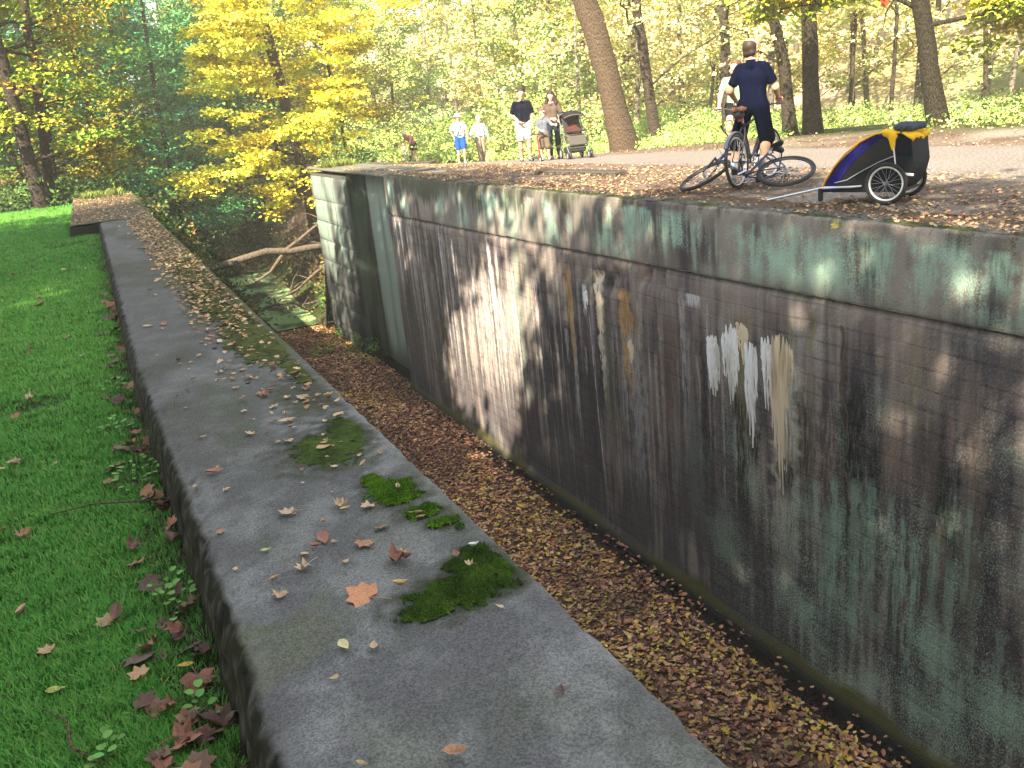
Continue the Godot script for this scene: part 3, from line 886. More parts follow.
func build_near_wall() -> void:
	var w := thing("lock_wall", "low weathered concrete wall top leading away between lawn and lock, with moss and fallen leaves", "wall")
	var o := MB.new()
	var zs := []
	var z := 2.0
	while z > -19.42:
		zs.append(z)
		z -= 0.022 if z < -1.2 and z > -6 else (0.05 if z > -12 and z < 0 else 0.1)
	zs.append(-19.42)
	var prof := [Vector2(-0.075, -0.85), Vector2(-0.073, -0.80), Vector2(-0.07, -0.75), Vector2(-0.066, -0.66), Vector2(-0.062, -0.58), Vector2(-0.058, -0.51), Vector2(-0.055, -0.45), Vector2(-0.049, -0.39), Vector2(-0.044, -0.34), Vector2(-0.04, -0.3), Vector2(-0.034, -0.26), Vector2(-0.028, -0.215), Vector2(-0.02, -0.17), Vector2(-0.012, -0.13), Vector2(-0.004, -0.09), Vector2(0.014, -0.045), Vector2(0.032, -0.022), Vector2(0.055, -0.008), Vector2(0.075, -0.002)]
	for i in range(1, 34): prof.append(Vector2(0.075 + i * 0.0265, 0.0))
	prof.append_array([Vector2(0.978, -0.003), Vector2(0.992, -0.010), Vector2(1.0, -0.024), Vector2(1.002, -0.06), Vector2(1.004, -0.4), Vector2(1.01, -1.5), Vector2(1.03, -3.0), Vector2(1.06, -5.3)])
	var m := prof.size()
	for zz in zs:
		for row in m:
			var k := row - 10
			var p: Vector2 = prof[row]
			var x := p.x
			var y := p.y
			var top := y > -0.015
			if k > 6 and k < 46: x = lerpf(x, x + 0.035, x)
			x += 0.085 * sst(-7.0, -2.2, zz) * sst(0.9, 0.0, x) * sst(-1.3, -0.05, y)
			if k < 7: x += 0.022 * sst(-0.02, -0.2, y)
			if k < 9:
				var chip: float = n2.get_noise_2d(zz * 190.0, p.y * 190.0) * 0.016 + n1.get_noise_2d(zz * 45.0, p.y * 45.0) * 0.014
				x += chip
				if k > 3: y -= maxf(0.0, n2.get_noise_2d(zz * 150.0, k * 12.0) + 0.05) * 0.03 + absf(n2.get_noise_2d(zz * 40.0, 9.0)) * 0.008
			if k > 40 and k < 46:
				x -= absf(n2.get_noise_2d(zz * 60.0, 5.0)) * 0.018 + maxf(0.0, n2.get_noise_2d(zz * 210.0, 50.0) - 0.2) * 0.025
				y -= absf(n1.get_noise_2d(zz * 30.0, 5.0)) * 0.006 * (1.0 if k < 44 else 0.0)
			if top: y += n1.get_noise_2d(x * 8.0, zz * 8.0) * 0.004
			# an old crack across the top
			var crack := absf(zz + 2.50 + 0.05 * sin(x * 9) + n2.get_noise_1d(x * 90.0) * 0.02)
			var cr: float = clampf(1.0 - crack / 0.02, 0, 1) * sst(0.55, 0.2, x)
			if top: y -= cr * 0.006
			var c := Color(0.165, 0.162, 0.158)
			var bl: float = n1.get_noise_2d(x * 70.0, zz * 45.0) + 0.5 * n1.get_noise_2d(x * 16.0, zz * 12.0)
			c = c.lerp(Color(0.11, 0.108, 0.105), sst(-0.15, 0.4, bl + n2.get_noise_2d(x * 240.0, zz * 240.0) * 0.5) * 0.75)
			c = c.lerp(Color(0.24, 0.235, 0.225), sst(0.0, 0.4, -bl + n2.get_noise_2d(x * 160.0, zz * 160.0) * 0.5) * 0.6)
			c = c.lerp(Color(0.21, 0.208, 0.205), sst(0.13, 0.07, x) * sst(-0.05, 0.0, y) * 0.8)
			c = c.lerp(Color(0.11, 0.104, 0.092), sst(-3.6, -8.0, zz) * 0.65)
			c = c.lerp(Color(0.07, 0.072, 0.05), sst(0.0, 0.4, n2.get_noise_2d(x * 14.0 + 70.0, zz * 5.0)) * sst(-2.4, -6.0, zz) * 0.7)
			c = c.lerp(Color(0.11, 0.12, 0.05), cr * 0.9)
			c = c.lerp(Color(0.13, 0.14, 0.075), sst(0.1, 0.5, 1.0 - absf(zz + 2.45) * 4.0 + n1.get_noise_2d(x * 40.0, zz * 40.0)) * sst(0.6, 0.25, x) * 0.45)
			if top: c = c.lerp(Color(0.075, 0.09, 0.025), moss_at(x, zz) * 0.85)
			if top:
				for ms in MOSS_SPOTS:
					var mq: float = ((Vector2(x, zz) - ms[0]) / ms[1]).length()
					if mq < 1.9: c = c.lerp(Color(0.05, 0.055, 0.03), (1.0 - sst(0.9, 1.9, mq + n2.get_noise_2d(x * 200.0, zz * 200.0) * 0.9)) * 0.8)
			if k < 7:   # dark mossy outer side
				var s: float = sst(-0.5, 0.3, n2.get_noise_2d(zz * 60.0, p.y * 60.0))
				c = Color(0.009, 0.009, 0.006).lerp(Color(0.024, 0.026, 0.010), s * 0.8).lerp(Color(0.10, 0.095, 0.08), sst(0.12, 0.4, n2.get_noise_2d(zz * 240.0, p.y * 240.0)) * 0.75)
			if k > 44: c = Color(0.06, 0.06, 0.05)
			o.col = c
			o.vert(Vector3(x, y, zz), Vector3.UP)
	for i in zs.size() - 1:
		for k in m - 1:
			var p := i * m + k
			o.tri(p, p + 1, p + m + 1); o.tri(p, p + m + 1, p + m)
	for i in range(0, o.ix.size(), 3):     # all of it faces outwards: the profile runs one way
		var g := (o.v[o.ix[i + 2]] - o.v[o.ix[i]]).cross(o.v[o.ix[i + 1]] - o.v[o.ix[i]])
		var mid := (o.v[o.ix[i]] + o.v[o.ix[i + 1]] + o.v[o.ix[i + 2]]) / 3.0
		if g.dot(mid - Vector3(0.53, -1.2, mid.z)) < 0:
			var s := o.ix[i + 1]
			o.ix[i + 1] = o.ix[i + 2]; o.ix[i + 2] = s
	o.smooth(Vector3.ZERO)
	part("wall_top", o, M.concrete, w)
	# the wider pad where the gates stood
	o = MB.new()
	for i in 50:
		for k in 40:
			var zz := lerpf(-19.4, -29.6, i / 49.0)
			var right := 1.02 + 0.1 * sst(-20.0, -27.4, zz)
			var xx := lerpf(-0.5, right, minf(k / 29.0, 1.0))
			var y := n1.get_noise_2d(xx * 6.0, zz * 6.0) * 0.03
			if k > 29:
				var q := (k - 29) / 10.0
				xx += q * 0.25 + n2.get_noise_2d(zz * 20.0, k * 4.0) * 0.06
				y -= q * q * 5.3
			o.col = Color(0.085, 0.085, 0.045).lerp(Color(0.14, 0.105, 0.075), sst(-0.3, 0.3, n2.get_noise_2d(xx * 40.0, zz * 40.0))).lerp(Color(0.07, 0.09, 0.03), sst(0.0, 0.6, n1.get_noise_2d(xx * 9.0, zz * 9.0) + sst(0.4, 1.5, xx) - 0.3))
			o.vert(Vector3(xx, y, zz), Vector3.UP)
	for i in 49:
		for k in 39:
			var p := i * 40 + k
			o.tri(p, p + 1, p + 41); o.tri(p, p + 41, p + 40)
	o.smooth(Vector3(0.3, 1, 0))
	part("gate_pad", o, M.concrete, w, "wider leaf covered end of the wall")
	o = MB.new()
	o.col = Color(0.035, 0.033, 0.025)
	o.box(Transform3D(Basis(), Vector3(-0.22, -0.30, -19.5)), Vector3(0.58, 0.56, 0.2), 0.02)
	o.box(Transform3D(Basis(), Vector3(-0.44, -0.30, -24.4)), Vector3(0.14, 0.56, 9.6), 0.02)
	part("pad_side", o, M.concrete, w)
	o = MB.new()
	o.col = Color(0.06, 0.06, 0.05)
	o.box(Transform3D(Basis(), Vector3(0.28, -2.85, -24.4)), Vector3(1.20, 5.4, 9.6))
	part("pad_core", o, M.concrete, w)

func build_ground() -> void:
	struct("lawn", sheet(-16.0, 0.10, 0.12, 3.0, -29.4, 0.16, lawn_y, func(x, z):
		var c := Color(0.030, 0.048, 0.014).lerp(Color(0.055, 0.043, 0.026), sst(0.0, 0.5, n2.get_noise_2d(x * 8.0, z * 8.0)))
		return c.lerp(Color(0.05, 0.036, 0.024), sst(-0.30, -0.08, x))), M.soil)
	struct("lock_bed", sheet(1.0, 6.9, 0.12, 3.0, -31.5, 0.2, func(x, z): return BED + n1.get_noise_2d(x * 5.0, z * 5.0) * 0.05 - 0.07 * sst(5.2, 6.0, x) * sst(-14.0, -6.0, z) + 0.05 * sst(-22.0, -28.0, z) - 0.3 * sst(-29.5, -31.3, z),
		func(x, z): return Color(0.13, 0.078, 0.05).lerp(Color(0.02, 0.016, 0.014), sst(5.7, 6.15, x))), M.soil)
	struct("towpath_verge", sheet(6.7, 19.0, 0.22, 3.0, -29.0, 0.25, bank, func(x, z):
		var c := Color(0.16, 0.122, 0.095).lerp(Color(0.115, 0.082, 0.06), sst(-0.2, 0.4, n2.get_noise_2d(x * 12.0, z * 12.0)))
		c = c.lerp(Color(0.25, 0.225, 0.19), sst(0.05, 0.5, n1.get_noise_2d(x * 4.0 + 50.0, z * 4.0)) * 0.8)
		return c.lerp(Color(0.06, 0.075, 0.025), sst(14.6, 15.8, x) * 0.8)), M.soil)
	struct("towpath_verge", sheet(6.7, 19.0, 0.6, -29.0, -110.0, 0.6, func(x, z): return ground(x, z), func(x, z): return Color(0.14, 0.10, 0.07).lerp(Color(0.05, 0.07, 0.02), maxf(sst(9.0, 7.0, x), sst(15.5, 16.5, x)))), M.soil)
	struct("hillside", sheet(19.0, 95.0, 1.3, 12.0, -118.0, 1.3, bank, func(x, z):
		var c := Color(0.46, 0.36, 0.24).lerp(Color(0.33, 0.28, 0.13), sst(-0.2, 0.3, n2.get_noise_2d(x * 3.0, z * 3.0)))
		return c.lerp(Color(0.13, 0.19, 0.05), sst(0.0, 0.4, n1.get_noise_2d(x, z) + 0.25 - (x - 22.0) * 0.02))), M.soil)
	struct("creek_valley", sheet(-40.0, 6.7, 0.6, -29.2, -118.0, 0.7, ground, func(x, z): return Color(0.075, 0.06, 0.035).lerp(Color(0.045, 0.06, 0.02), sst(-0.1, 0.4, n2.get_noise_2d(x * 5.0, z * 5.0)))), M.soil)
	# the path itself: packed fine gravel, following the lie of the verge
	var o := MB.new()
	for i in 160:
		var z := lerpf(3.0, -75.0, i / 159.0)
		var edge := 0.22 * n1.get_noise_1d(z * 6.0)
		for k in 13:
			var x := lerpf(9.7 + edge, 13.2 + edge * 0.7, k / 12.0) + 1.1 * sst(-24.0, -45.0, z)
			var e := sst(0.0, 0.12, k / 12.0) * sst(1.0, 0.88, k / 12.0)
			o.col = Color(0.15, 0.12, 0.095).lerp(Color(0.215, 0.195, 0.178), e * (0.75 + 0.3 * n2.get_noise_2d(x * 10.0, z * 10.0)))
			o.vert(Vector3(x, (bank(x, z) if z > -29.0 else ground(x, z)) + 0.028 * e - 0.012, z), Vector3.UP)
	for i in 159:
		for k in 12:
			var p := i * 13 + k
			o.tri(p, p + 1, p + 14); o.tri(p, p + 14, p + 13)
	o.smooth()
	struct("towpath", o, M.soil)
	# still water under duckweed
	o = sheet(-3.0, 9.5, 0.25, -30.4, -44.0, 0.25, func(x, z): return -5.13, func(x, z):
		return Color(0.04, 0.05, 0.025).lerp(Color(0.21, 0.31, 0.14), sst(-0.35, -0.05, n2.get_noise_2d(x * 9.0, z * 6.0) + n1.get_noise_2d(x * 5.0, z * 4.0) * 0.6)))
	var pm := tinted(0.8, 0.2)
	struct("pond_water", o, pm)
# ---------------------------------------------------------------- leaves
func maple_leaf(size: float, curl: float, s: int) -> MB:
	# five pointed lobes round a stalk, warped like a dry leaf
	var o := MB.new()
	rng.seed = s
	var rim := []
	var tips := [[-150, 0.42], [-125, 0.46], [-95, 0.76], [-72, 0.58], [-48, 0.86], [-24, 0.64], [0, 1.0], [24, 0.64], [48, 0.86], [72, 0.58], [95, 0.76], [125, 0.46], [150, 0.42], [180, 0.16]]
	for t in tips:
		var a := deg_to_rad(t[0] + rnd(-5, 5))
		var r: float = t[1] * rnd(0.88, 1.08)
		rim.append(Vector2(sin(a), -cos(a)) * r * 0.5)
	var w1 := rnd(-1, 1)
	var w2 := rnd(-1, 1)
	var bend := func(p: Vector2) -> Vector3:
		var q := p.x * p.x * 0.9 * curl * (1.0 + w1 * 0.5) + p.y * p.y * curl * (0.5 + w2 * 0.6) + sin(p.x * 13.0 + w1 * 4.0) * sin(p.y * 11.0 + w2 * 5.0) * 0.10 * curl + p.x * p.y * curl * w2 * 0.8
		var fold := 1.0 - 0.28 * clampf(curl - 0.3, 0.0, 1.0)
		return Vector3(p.x * fold, q + 0.02, p.y * (0.5 + 0.5 * fold)) * size
	o.vert((bend as Callable).call(Vector2.ZERO), Vector3.UP)
	for p in rim: o.vert((bend as Callable).call(p * 0.55), Vector3.UP)
	for p in rim: o.vert((bend as Callable).call(p), Vector3.UP)
	var m := rim.size()
	for i in m:
		var k := (i + 1) % m
		o.tri(0, 1 + i, 1 + k)
		o.tri(1 + i, 1 + m + i, 1 + m + k); o.tri(1 + i, 1 + m + k, 1 + k)
	o.smooth()
	var a0: Vector3 = (bend as Callable).call(Vector2(0, 0.08))
	o.col = Color(0.6, 0.5, 0.45)
	o.tube([a0, a0 + Vector3(0.04, 0.05, 0.25) * size, a0 + Vector3(0.10, 0.03, 0.42) * size], [0.010 * size, 0.008 * size, 0.008 * size], 4)
	return o

func oval_leaf(size: float, curl: float, s: int) -> MB:
	var o := MB.new()
	rng.seed = s
	var w := rnd(0.34, 0.5)
	var tw := rnd(-1, 1)
	var m := 7
	for i in m:
		var t := float(i) / (m - 1)
		var hw := sin(pow(t, 0.8) * PI) * w * 0.5
		for k in [-1.0, 0.0, 1.0]:
			o.vert(Vector3(k * hw, curl * ((t - 0.5) * (t - 0.5) * 1.2 + absf(k) * hw * 1.3) + tw * k * hw * (t - 0.5) * 0.8, t - 0.5) * size, Vector3.UP)
	for i in m - 1:
		for k in 2:
			var p := i * 3 + k
			o.tri(p, p + 1, p + 4); o.tri(p, p + 4, p + 3)
	o.smooth()
	return o

func blade_tuft() -> MB:
	var o := MB.new()
	for i in 13:
		var a := rnd(0, TAU)
		var p := Vector3(cos(a), 0, sin(a)) * rnd(0.0, 0.035)
		var d := Vector3(cos(a + rnd(-1, 1)), 0, sin(a + rnd(-1, 1)))
		var h := rnd(0.03, 0.062)
		var w := Vector3(-d.z, 0, d.x) * rnd(0.0014, 0.0024)
		var q := p + Vector3.UP * h * 0.6 + d * h * 0.25
		var t := p + Vector3.UP * h * rnd(0.75, 1.0) + d * h * rnd(0.5, 1.0)
		o.col = grey(rnd(0.7, 1.15))
		var nn := (Vector3.UP * 0.7 - d * 0.5).normalized()
		var k := o.vert(p - w, nn); o.vert(p + w, nn); o.vert(q + w * 0.8, nn); o.vert(q - w * 0.8, nn); o.vert(t, nn)
		o.tri(k, k + 1, k + 2); o.tri(k, k + 2, k + 3); o.tri(k + 3, k + 2, k + 4)
	return o

func spray(n: int, r: float, leaf: float, flat: float) -> MB:
	# a twig end: pointed leaves lying in loose layers
	var o := MB.new()
	for i in n:
		var a := rnd(0, TAU)
		var p := Vector3(cos(a), 0, sin(a)) * r * sqrt(rnd(0.02, 1.0))
		p.y = rnd(-1, 1) * r * flat - p.length() * 0.18
		var d := Vector3(cos(a + rnd(-1.2, 1.2)), rnd(-0.6, 0.15), sin(a + rnd(-1.2, 1.2))).normalized()
		var s := d.cross(Vector3.UP + Vector3(rnd(-0.7, 0.7), 0, rnd(-0.7, 0.7))).normalized()
		var l := leaf * rnd(0.7, 1.25)
		var nn := s.cross(d).normalized()
		if nn.y < 0: nn = -nn
		o.col = grey(rnd(0.72, 1.18))
		var k := o.vert(p, nn)
		o.vert(p + d * l * 0.35 + s * l * 0.46 - nn * l * 0.06, (nn + s * 0.3).normalized()); o.vert(p + d * l, nn); o.vert(p + d * l * 0.35 - s * l * 0.46 - nn * l * 0.06, (nn - s * 0.3).normalized())
		o.vert(p + d * l * 0.62 + s * l * 0.2, nn); o.vert(p + d * l * 0.62 - s * l * 0.2, nn)
		o.tri(k, k + 1, k + 4); o.tri(k, k + 4, k + 5); o.tri(k, k + 5, k + 3); o.tri(k + 4, k + 2, k + 5)
	return o

# ---------------------------------------------------------------- trees
func path_of(base: Vector3, top: Vector3, bow: Vector3, m: int) -> Array:
	var p := []
	for i in m:
		var t := float(i) / (m - 1)
		p.append(base.lerp(top, t) + bow * sin(t * PI) + Vector3(n1.get_noise_2d(t * 60.0, base.x * 9 + base.z), 0, n1.get_noise_2d(t * 60.0, base.z * 7 - base.x)) * 0.22 * base.distance_to(top) * 0.1 * t)
	return p

func gap_open(q: Vector3) -> bool:                      # does the sun come past here onto a lit place
	for g in sun_gaps:
		var d: Vector3 = q - g[0]
		var along := d.dot(SUN.normalized())
		if along > 0.0 and (d - SUN.normalized() * along).length() < g[1]: return true
	return false

# a tree: tapering trunk with flared foot, limbs with their twigs, and a crown of leaf sprays in clumps
func tree(called: String, label: String, base: Vector3, top: Vector3, r0: float, cfg: Dictionary, group := "") -> Node3D:
	var s: int = cfg.get("seed", int(absf(base.x * 131 + base.z * 977)))
	rng.seed = s
	var o := thing(called, label, "tree", base, 0.0, group)
	var bow: Vector3 = cfg.get("bow", Vector3(rnd(-0.3, 0.3), 0, rnd(-0.3, 0.3)))
	var m: int = cfg.get("rings", 14)
	var tp := path_of(Vector3(0, -0.3, 0), top - base, bow, m)
	var rad := []
	for i in m:
		var t := float(i) / (m - 1)
		rad.append(r0 * (lerpf(1.0, cfg.get("taper", 0.35), t) + cfg.get("flare", 0.55) * exp(-t * (top.y - base.y) * 2.2)) * (1.0 + 0.08 * n1.get_noise_2d(t * 300.0, s)))
	var tr := MB.new()
	tr.col = cfg.get("bark", Color(0.105, 0.085, 0.062))
	tr.tube(tp, rad, cfg.get("sides", 12), false, 0.16, n2)
	part("trunk", tr, M.bark, o)
	var spots := []                                       # where leaves sit
	var nl: int = cfg.get("limbs", 5)
	var ly: Array = cfg.get("limb_range", [0.35, 0.95])
	var reach: float = cfg.get("reach", 3.0)
	for k in nl:
		var t := lerpf(ly[0], ly[1], (k + rnd(0.1, 0.9)) / nl)
		var at: Vector3 = tp[int(t * (m - 1))]
		var lr: float = rad[int(t * (m - 1))] * rnd(0.22, 0.42)
		var a: float = cfg.limb_az[k % cfg.limb_az.size()] + rnd(-0.25, 0.25) if cfg.has("limb_az") else k * 2.4 + rnd(-0.5, 0.5)
		var l := reach * rnd(0.6, 1.15) * (1.15 - 0.5 * t)
		var d := Vector3(cos(a), 0, sin(a))
		var rise: float = cfg.get("rise", 0.5)
		var lp := []
		var lrad := []
		for i in 7:
			var u := i / 6.0
			lp.append(at + d * l * u + Vector3(0, l * (rise * u - 0.35 * u * u * cfg.get("droop", 0.6)), 0) + Vector3(n2.get_noise_2d(u * 90.0, k * 50 + s), n2.get_noise_2d(u * 90.0, k * 70 + s), n2.get_noise_2d(u * 90.0, k * 90 + s)) * 0.28 * l * u)
			lrad.append(lr * lerpf(1.0, 0.18, u))
		var lb := MB.new()
		lb.col = tr.col * cfg.get("limb_tone", 0.9)
		lb.tube(lp, lrad, 6, false)
		for j in cfg.get("twigs", 4):
			var u := rnd(0.25, 1.0)
			var p: Vector3 = lp[int(u * 6)]
			var e := p + (d.rotated(Vector3.UP, rnd(-1.3, 1.3)) + Vector3(0, rnd(-0.3, 0.7), 0)) * l * rnd(0.2, 0.45)
			var q := p.lerp(e, 0.5) + Vector3(rnd(-1, 1), rnd(-0.5, 1), rnd(-1, 1)) * l * 0.05
			lb.tube([p, q, e], [lr * 0.28, lr * 0.2, lr * 0.08], 4, false)
			spots.append(q); spots.append(e)
		spots.append_array([lp[3], lp[4], lp[5], lp[6]])
		part("limb", lb, M.bark, o)
	var n: int = cfg.get("sprays", 0)
	if n > 0:
		var where := []
		var tints := []
		var colors: Array = cfg.colors
		var clump: float = cfg.get("clump", 0.8)
		var extra: Array = cfg.get("clumps", [])          # further clump centres, from the base
		for e in extra: spots.append(e)
		if cfg.has("blob"):                               # [centre, radii, count]
			for i in cfg.blob[2]:
				var d := Vector3(rnd(-1, 1), rnd(-1, 1), rnd(-1, 1))
				while d.length() > 1.0: d = Vector3(rnd(-1, 1), rnd(-1, 1), rnd(-1, 1))
				spots.append(cfg.blob[0] + d.normalized() * pow(d.length(), 0.5) * cfg.blob[1])
		var per := maxf(1.0, float(n) / maxi(spots.size(), 1))
		for sp in spots:
			var c0: Color = vary(pick(colors), cfg.get("vary", 0.25))
			var cs := clump * rnd(0.55, 1.3)
			for i in int(per * rnd(0.5, 1.5)) + 1:
				var d := Vector3(rnd(-1, 1) + rnd(-1, 1), (rnd(-1, 1) + rnd(-1, 1)) * cfg.get("flat", 0.5), rnd(-1, 1) + rnd(-1, 1)) * 0.6 * cs
				if cfg.get("gaps", false) and gap_open(base + sp + d): continue
				where.append(xf(sp + d, rnd(0, TAU), Vector3(rnd(-0.5, 0.5), 0, rnd(-0.5, 0.5)), rnd(0.7, 1.3) * cfg.get("leaf", 1.0)))
				tints.append(vary(c0, 0.16))
		if where.size(): many("crown", T.sprays[s % 3], M.leaf, where, tints, o)
	return o

func plants_prepare() -> void:
	rng.seed = 5
	T.sprays = [spray(16, 0.34, 0.115, 0.22).mesh(), spray(18, 0.36, 0.105, 0.3).mesh(), spray(14, 0.32, 0.125, 0.18).mesh()]
	T.tuft = blade_tuft().mesh()
	T.maples = []
	for i in 6: T.maples.append(maple_leaf(1.0, [0.25, 0.5, 0.9, 0.35, 1.2, 0.7][i], 400 + i))
	T.ovals = []
	for i in 4: T.ovals.append(oval_leaf(1.0, [0.3, 0.8, 0.5, 1.2][i], 440 + i).mesh())
	for i in 6: T.maples[i] = T.maples[i].mesh()

const YELLOW := [Color(0.74, 0.71, 0.08), Color(0.80, 0.75, 0.09), Color(0.64, 0.67, 0.08), Color(0.76, 0.65, 0.07)]
const LIME := [Color(0.34, 0.38, 0.035), Color(0.44, 0.42, 0.04), Color(0.24, 0.32, 0.035), Color(0.5, 0.44, 0.05)]
const GREEN := [Color(0.05, 0.13, 0.045), Color(0.065, 0.16, 0.05), Color(0.045, 0.11, 0.05), Color(0.09, 0.17, 0.045)]
const MIXED := [Color(0.14, 0.20, 0.035), Color(0.20, 0.21, 0.035), Color(0.30, 0.24, 0.03), Color(0.34, 0.17, 0.035), Color(0.10, 0.16, 0.04)]
const PALE := [Color(0.72, 0.66, 0.24), Color(0.66, 0.68, 0.28), Color(0.76, 0.66, 0.28), Color(0.60, 0.66, 0.26), Color(0.74, 0.58, 0.28)]

func at_az(deg: float, d: float) -> Vector3:
	var a := deg_to_rad(deg)
	var x := sin(a) * d
	var z := -cos(a) * d
	return Vector3(x, bank(x, z) if (x > 9.0 and z > -29.0) or x > 18.0 else ground(x, z), z)

func build_trees() -> void:
	# along the towpath
	var b := Vector3(15.35, bank(15.35, -24.8), -24.8)
	var o := tree("tree", "thick leaning tree trunk with a knotted hollow, beside the woman with the pushchair", b, b + Vector3(-3.2, 9.6, 0.6), 0.40, {"seed": 7, "bark": Color(0.135, 0.098, 0.064), "taper": 0.75, "flare": 0.5, "bow": Vector3(0.25, 0, 0), "limbs": 3, "limb_range": [0.75, 0.98], "reach": 4.0, "sides": 20, "rings": 30, "sprays": 260, "colors": LIME}, "trees along the towpath")
	var kn := MB.new()
	kn.col = Color(0.15, 0.115, 0.08)
	kn.torus(Transform3D(Basis.from_euler(Vector3(0.1, 0.2, 0)).scaled(Vector3(1, 1.6, 1)), Vector3(-0.55, 2.2, 0.36)), 0.16, 0.07, 14, 7)
	kn.ball(Transform3D(Basis(), Vector3(-0.75, 3.0, 0.25)), Vector3(0.24, 0.3, 0.2), 10, 7)
	part("burl", kn, M.bark, o)
	b = Vector3(16.45, bank(16.45, -18.65), -18.65)
	tree("tree", "forked grey tree leaning left, close behind the cyclist's handlebar", b, b + Vector3(-4.3, 7.5, 0.2), 0.17, {"seed": 12, "bark": Color(0.070, 0.058, 0.042), "taper": 0.45, "bow": Vector3(1.05, 0, 0.1), "limbs": 4, "limb_range": [0.25, 0.8], "limb_az": [3.4, 2.8, 0.2], "reach": 2.6, "rise": 0.7, "sides": 14, "rings": 24, "sprays": 20, "colors": PALE}, "trees along the towpath")
	b = Vector3(16.5, bank(16.5, -17.9), -17.9)
	tree("tree", "straight dark trunk standing right against the forked grey tree", b, b + Vector3(-0.5, 9.0, -0.2), 0.21, {"seed": 13, "bark": Color(0.050, 0.041, 0.030), "taper": 0.7, "bow": Vector3(0.05, 0, 0), "limbs": 5, "limb_range": [0.28, 0.9], "limb_az": [0.9, 3.9, 0.7, 2.6], "reach": 3.4, "sides": 14, "rings": 22, "sprays": 30, "colors": LIME}, "trees along the towpath")
	b = Vector3(16.6, bank(16.6, -14.2), -14.2)
	var o4 := tree("tree", "dark leaning trunk behind the yellow bike trailer, yellow leaves at its right", b, b + Vector3(-2.5, 7.8, 0.5), 0.20, {"seed": 15, "bark": Color(0.050, 0.042, 0.030), "taper": 0.65, "flare": 0.45, "bow": Vector3(-0.12, 0, 0), "limbs": 6, "limb_range": [0.26, 0.8], "limb_az": [0.86, 3.9, 0.7, 1.0, 4.1], "reach": 3.6, "rise": 0.25, "droop": 1.0, "twigs": 6, "sides": 14, "rings": 22, "sprays": 1500, "colors": [Color(0.34, 0.36, 0.04), Color(0.45, 0.38, 0.04), Color(0.26, 0.33, 0.04)], "clump": 0.4, "flat": 0.3,
		"clumps": [Vector3(0.5, 3.4, 0.5), Vector3(0.9, 3.6, 1.0), Vector3(1.3, 3.3, 1.5), Vector3(0.7, 2.7, 0.8), Vector3(1.1, 2.8, 1.3), Vector3(1.5, 2.7, 1.8), Vector3(0.6, 2.1, 0.7), Vector3(0.9, 1.9, 1.0), Vector3(1.2, 1.7, 1.4), Vector3(1.6, 1.9, 1.9), Vector3(0.4, 1.6, 0.4), Vector3(1.5, 3.9, 1.7), Vector3(1.3, 1.2, 1.5)]}, "trees along the towpath")
	var rb := MB.new()
	rb.col = Color(0.05, 0.042, 0.030)
	rb.tube([Vector3(-0.72, 2.25, 0.14), Vector3(-1.2, 2.62, -0.22), Vector3(-1.75, 2.80, -0.75), Vector3(-2.6, 3.05, -1.5), Vector3(-3.4, 3.2, -2.2)], [0.06, 0.05, 0.04, 0.03, 0.015], 8, false, 0.2, n2)
	rb.tube([Vector3(-1.2, 2.62, -0.22), Vector3(-1.35, 2.35, -0.3), Vector3(-1.4, 2.05, -0.32)], [0.025, 0.018, 0.01], 6, false)
	rb.tube([Vector3(-2.2, 2.92, -1.1), Vector3(-2.5, 2.5, -1.3), Vector3(-2.6, 1.9, -1.4)], [0.02, 0.014, 0.006], 6, false)
	part("limb", rb, M.bark, o4)
	var more := [[33.7, 31.0, 0.19, -0.9, "slim dark trunk midway between the thick leaning tree and the cyclist"], [37.8, 30.0, 0.17, -0.9, "brown trunk rising behind the cyclist's head"], [32.3, 46.0, 0.42, 0.0, "broad pale trunk far behind the thick leaning tree"], [29.4, 50.0, 0.17, -0.4, "thin white trunk left of the thick leaning tree"],
		[35.1, 40.0, 0.08, -0.5, "pale sapling just right of the slim dark trunk"], [36.5, 36.0, 0.07, 0.3, "thin grey sapling left of the cyclist's head"], [40.3, 36.0, 0.08, -0.6, "pale sapling right of the cyclist's head"], [44.6, 33.0, 0.07, 0.4, "crooked sapling at the trailer's front end"], [45.8, 36.0, 0.10, -0.6, "pale straight sapling above the trailer's nose"], [46.8, 31.0, 0.07, -0.3, "thin dark sapling behind the trailer's roof"], [51.8, 29.0, 0.07, -0.7, "thin trunk right of the trailer's dark tree"], [52.6, 33.0, 0.09, -0.4, "pale trunk behind the yellow leaves right of the trailer"], [30.9, 42.0, 0.08, 0.3, "grey sapling close right of the thick leaning tree"], [42.6, 40.0, 0.08, -0.4, "pale sapling seen through the forked tree"]]
	for e in more:
		b = at_az(e[0], e[1])
		tree("tree", e[4], b, b + Vector3(e[3], 9.0, 0.3), e[2], {"bark": Color(0.24, 0.21, 0.165) if "pale" in e[4] or "white" in e[4] or "grey" in e[4] else Color(0.08, 0.062, 0.045), "taper": 0.6, "flare": 0.3, "limbs": 6, "limb_range": [0.2, 0.95], "reach": 2.4, "rise": 0.8, "sprays": 40, "colors": PALE, "leaf": 1.0}, "trees along the towpath")
	# left bank
	b = Vector3(-1.38, -0.45, -30.9)
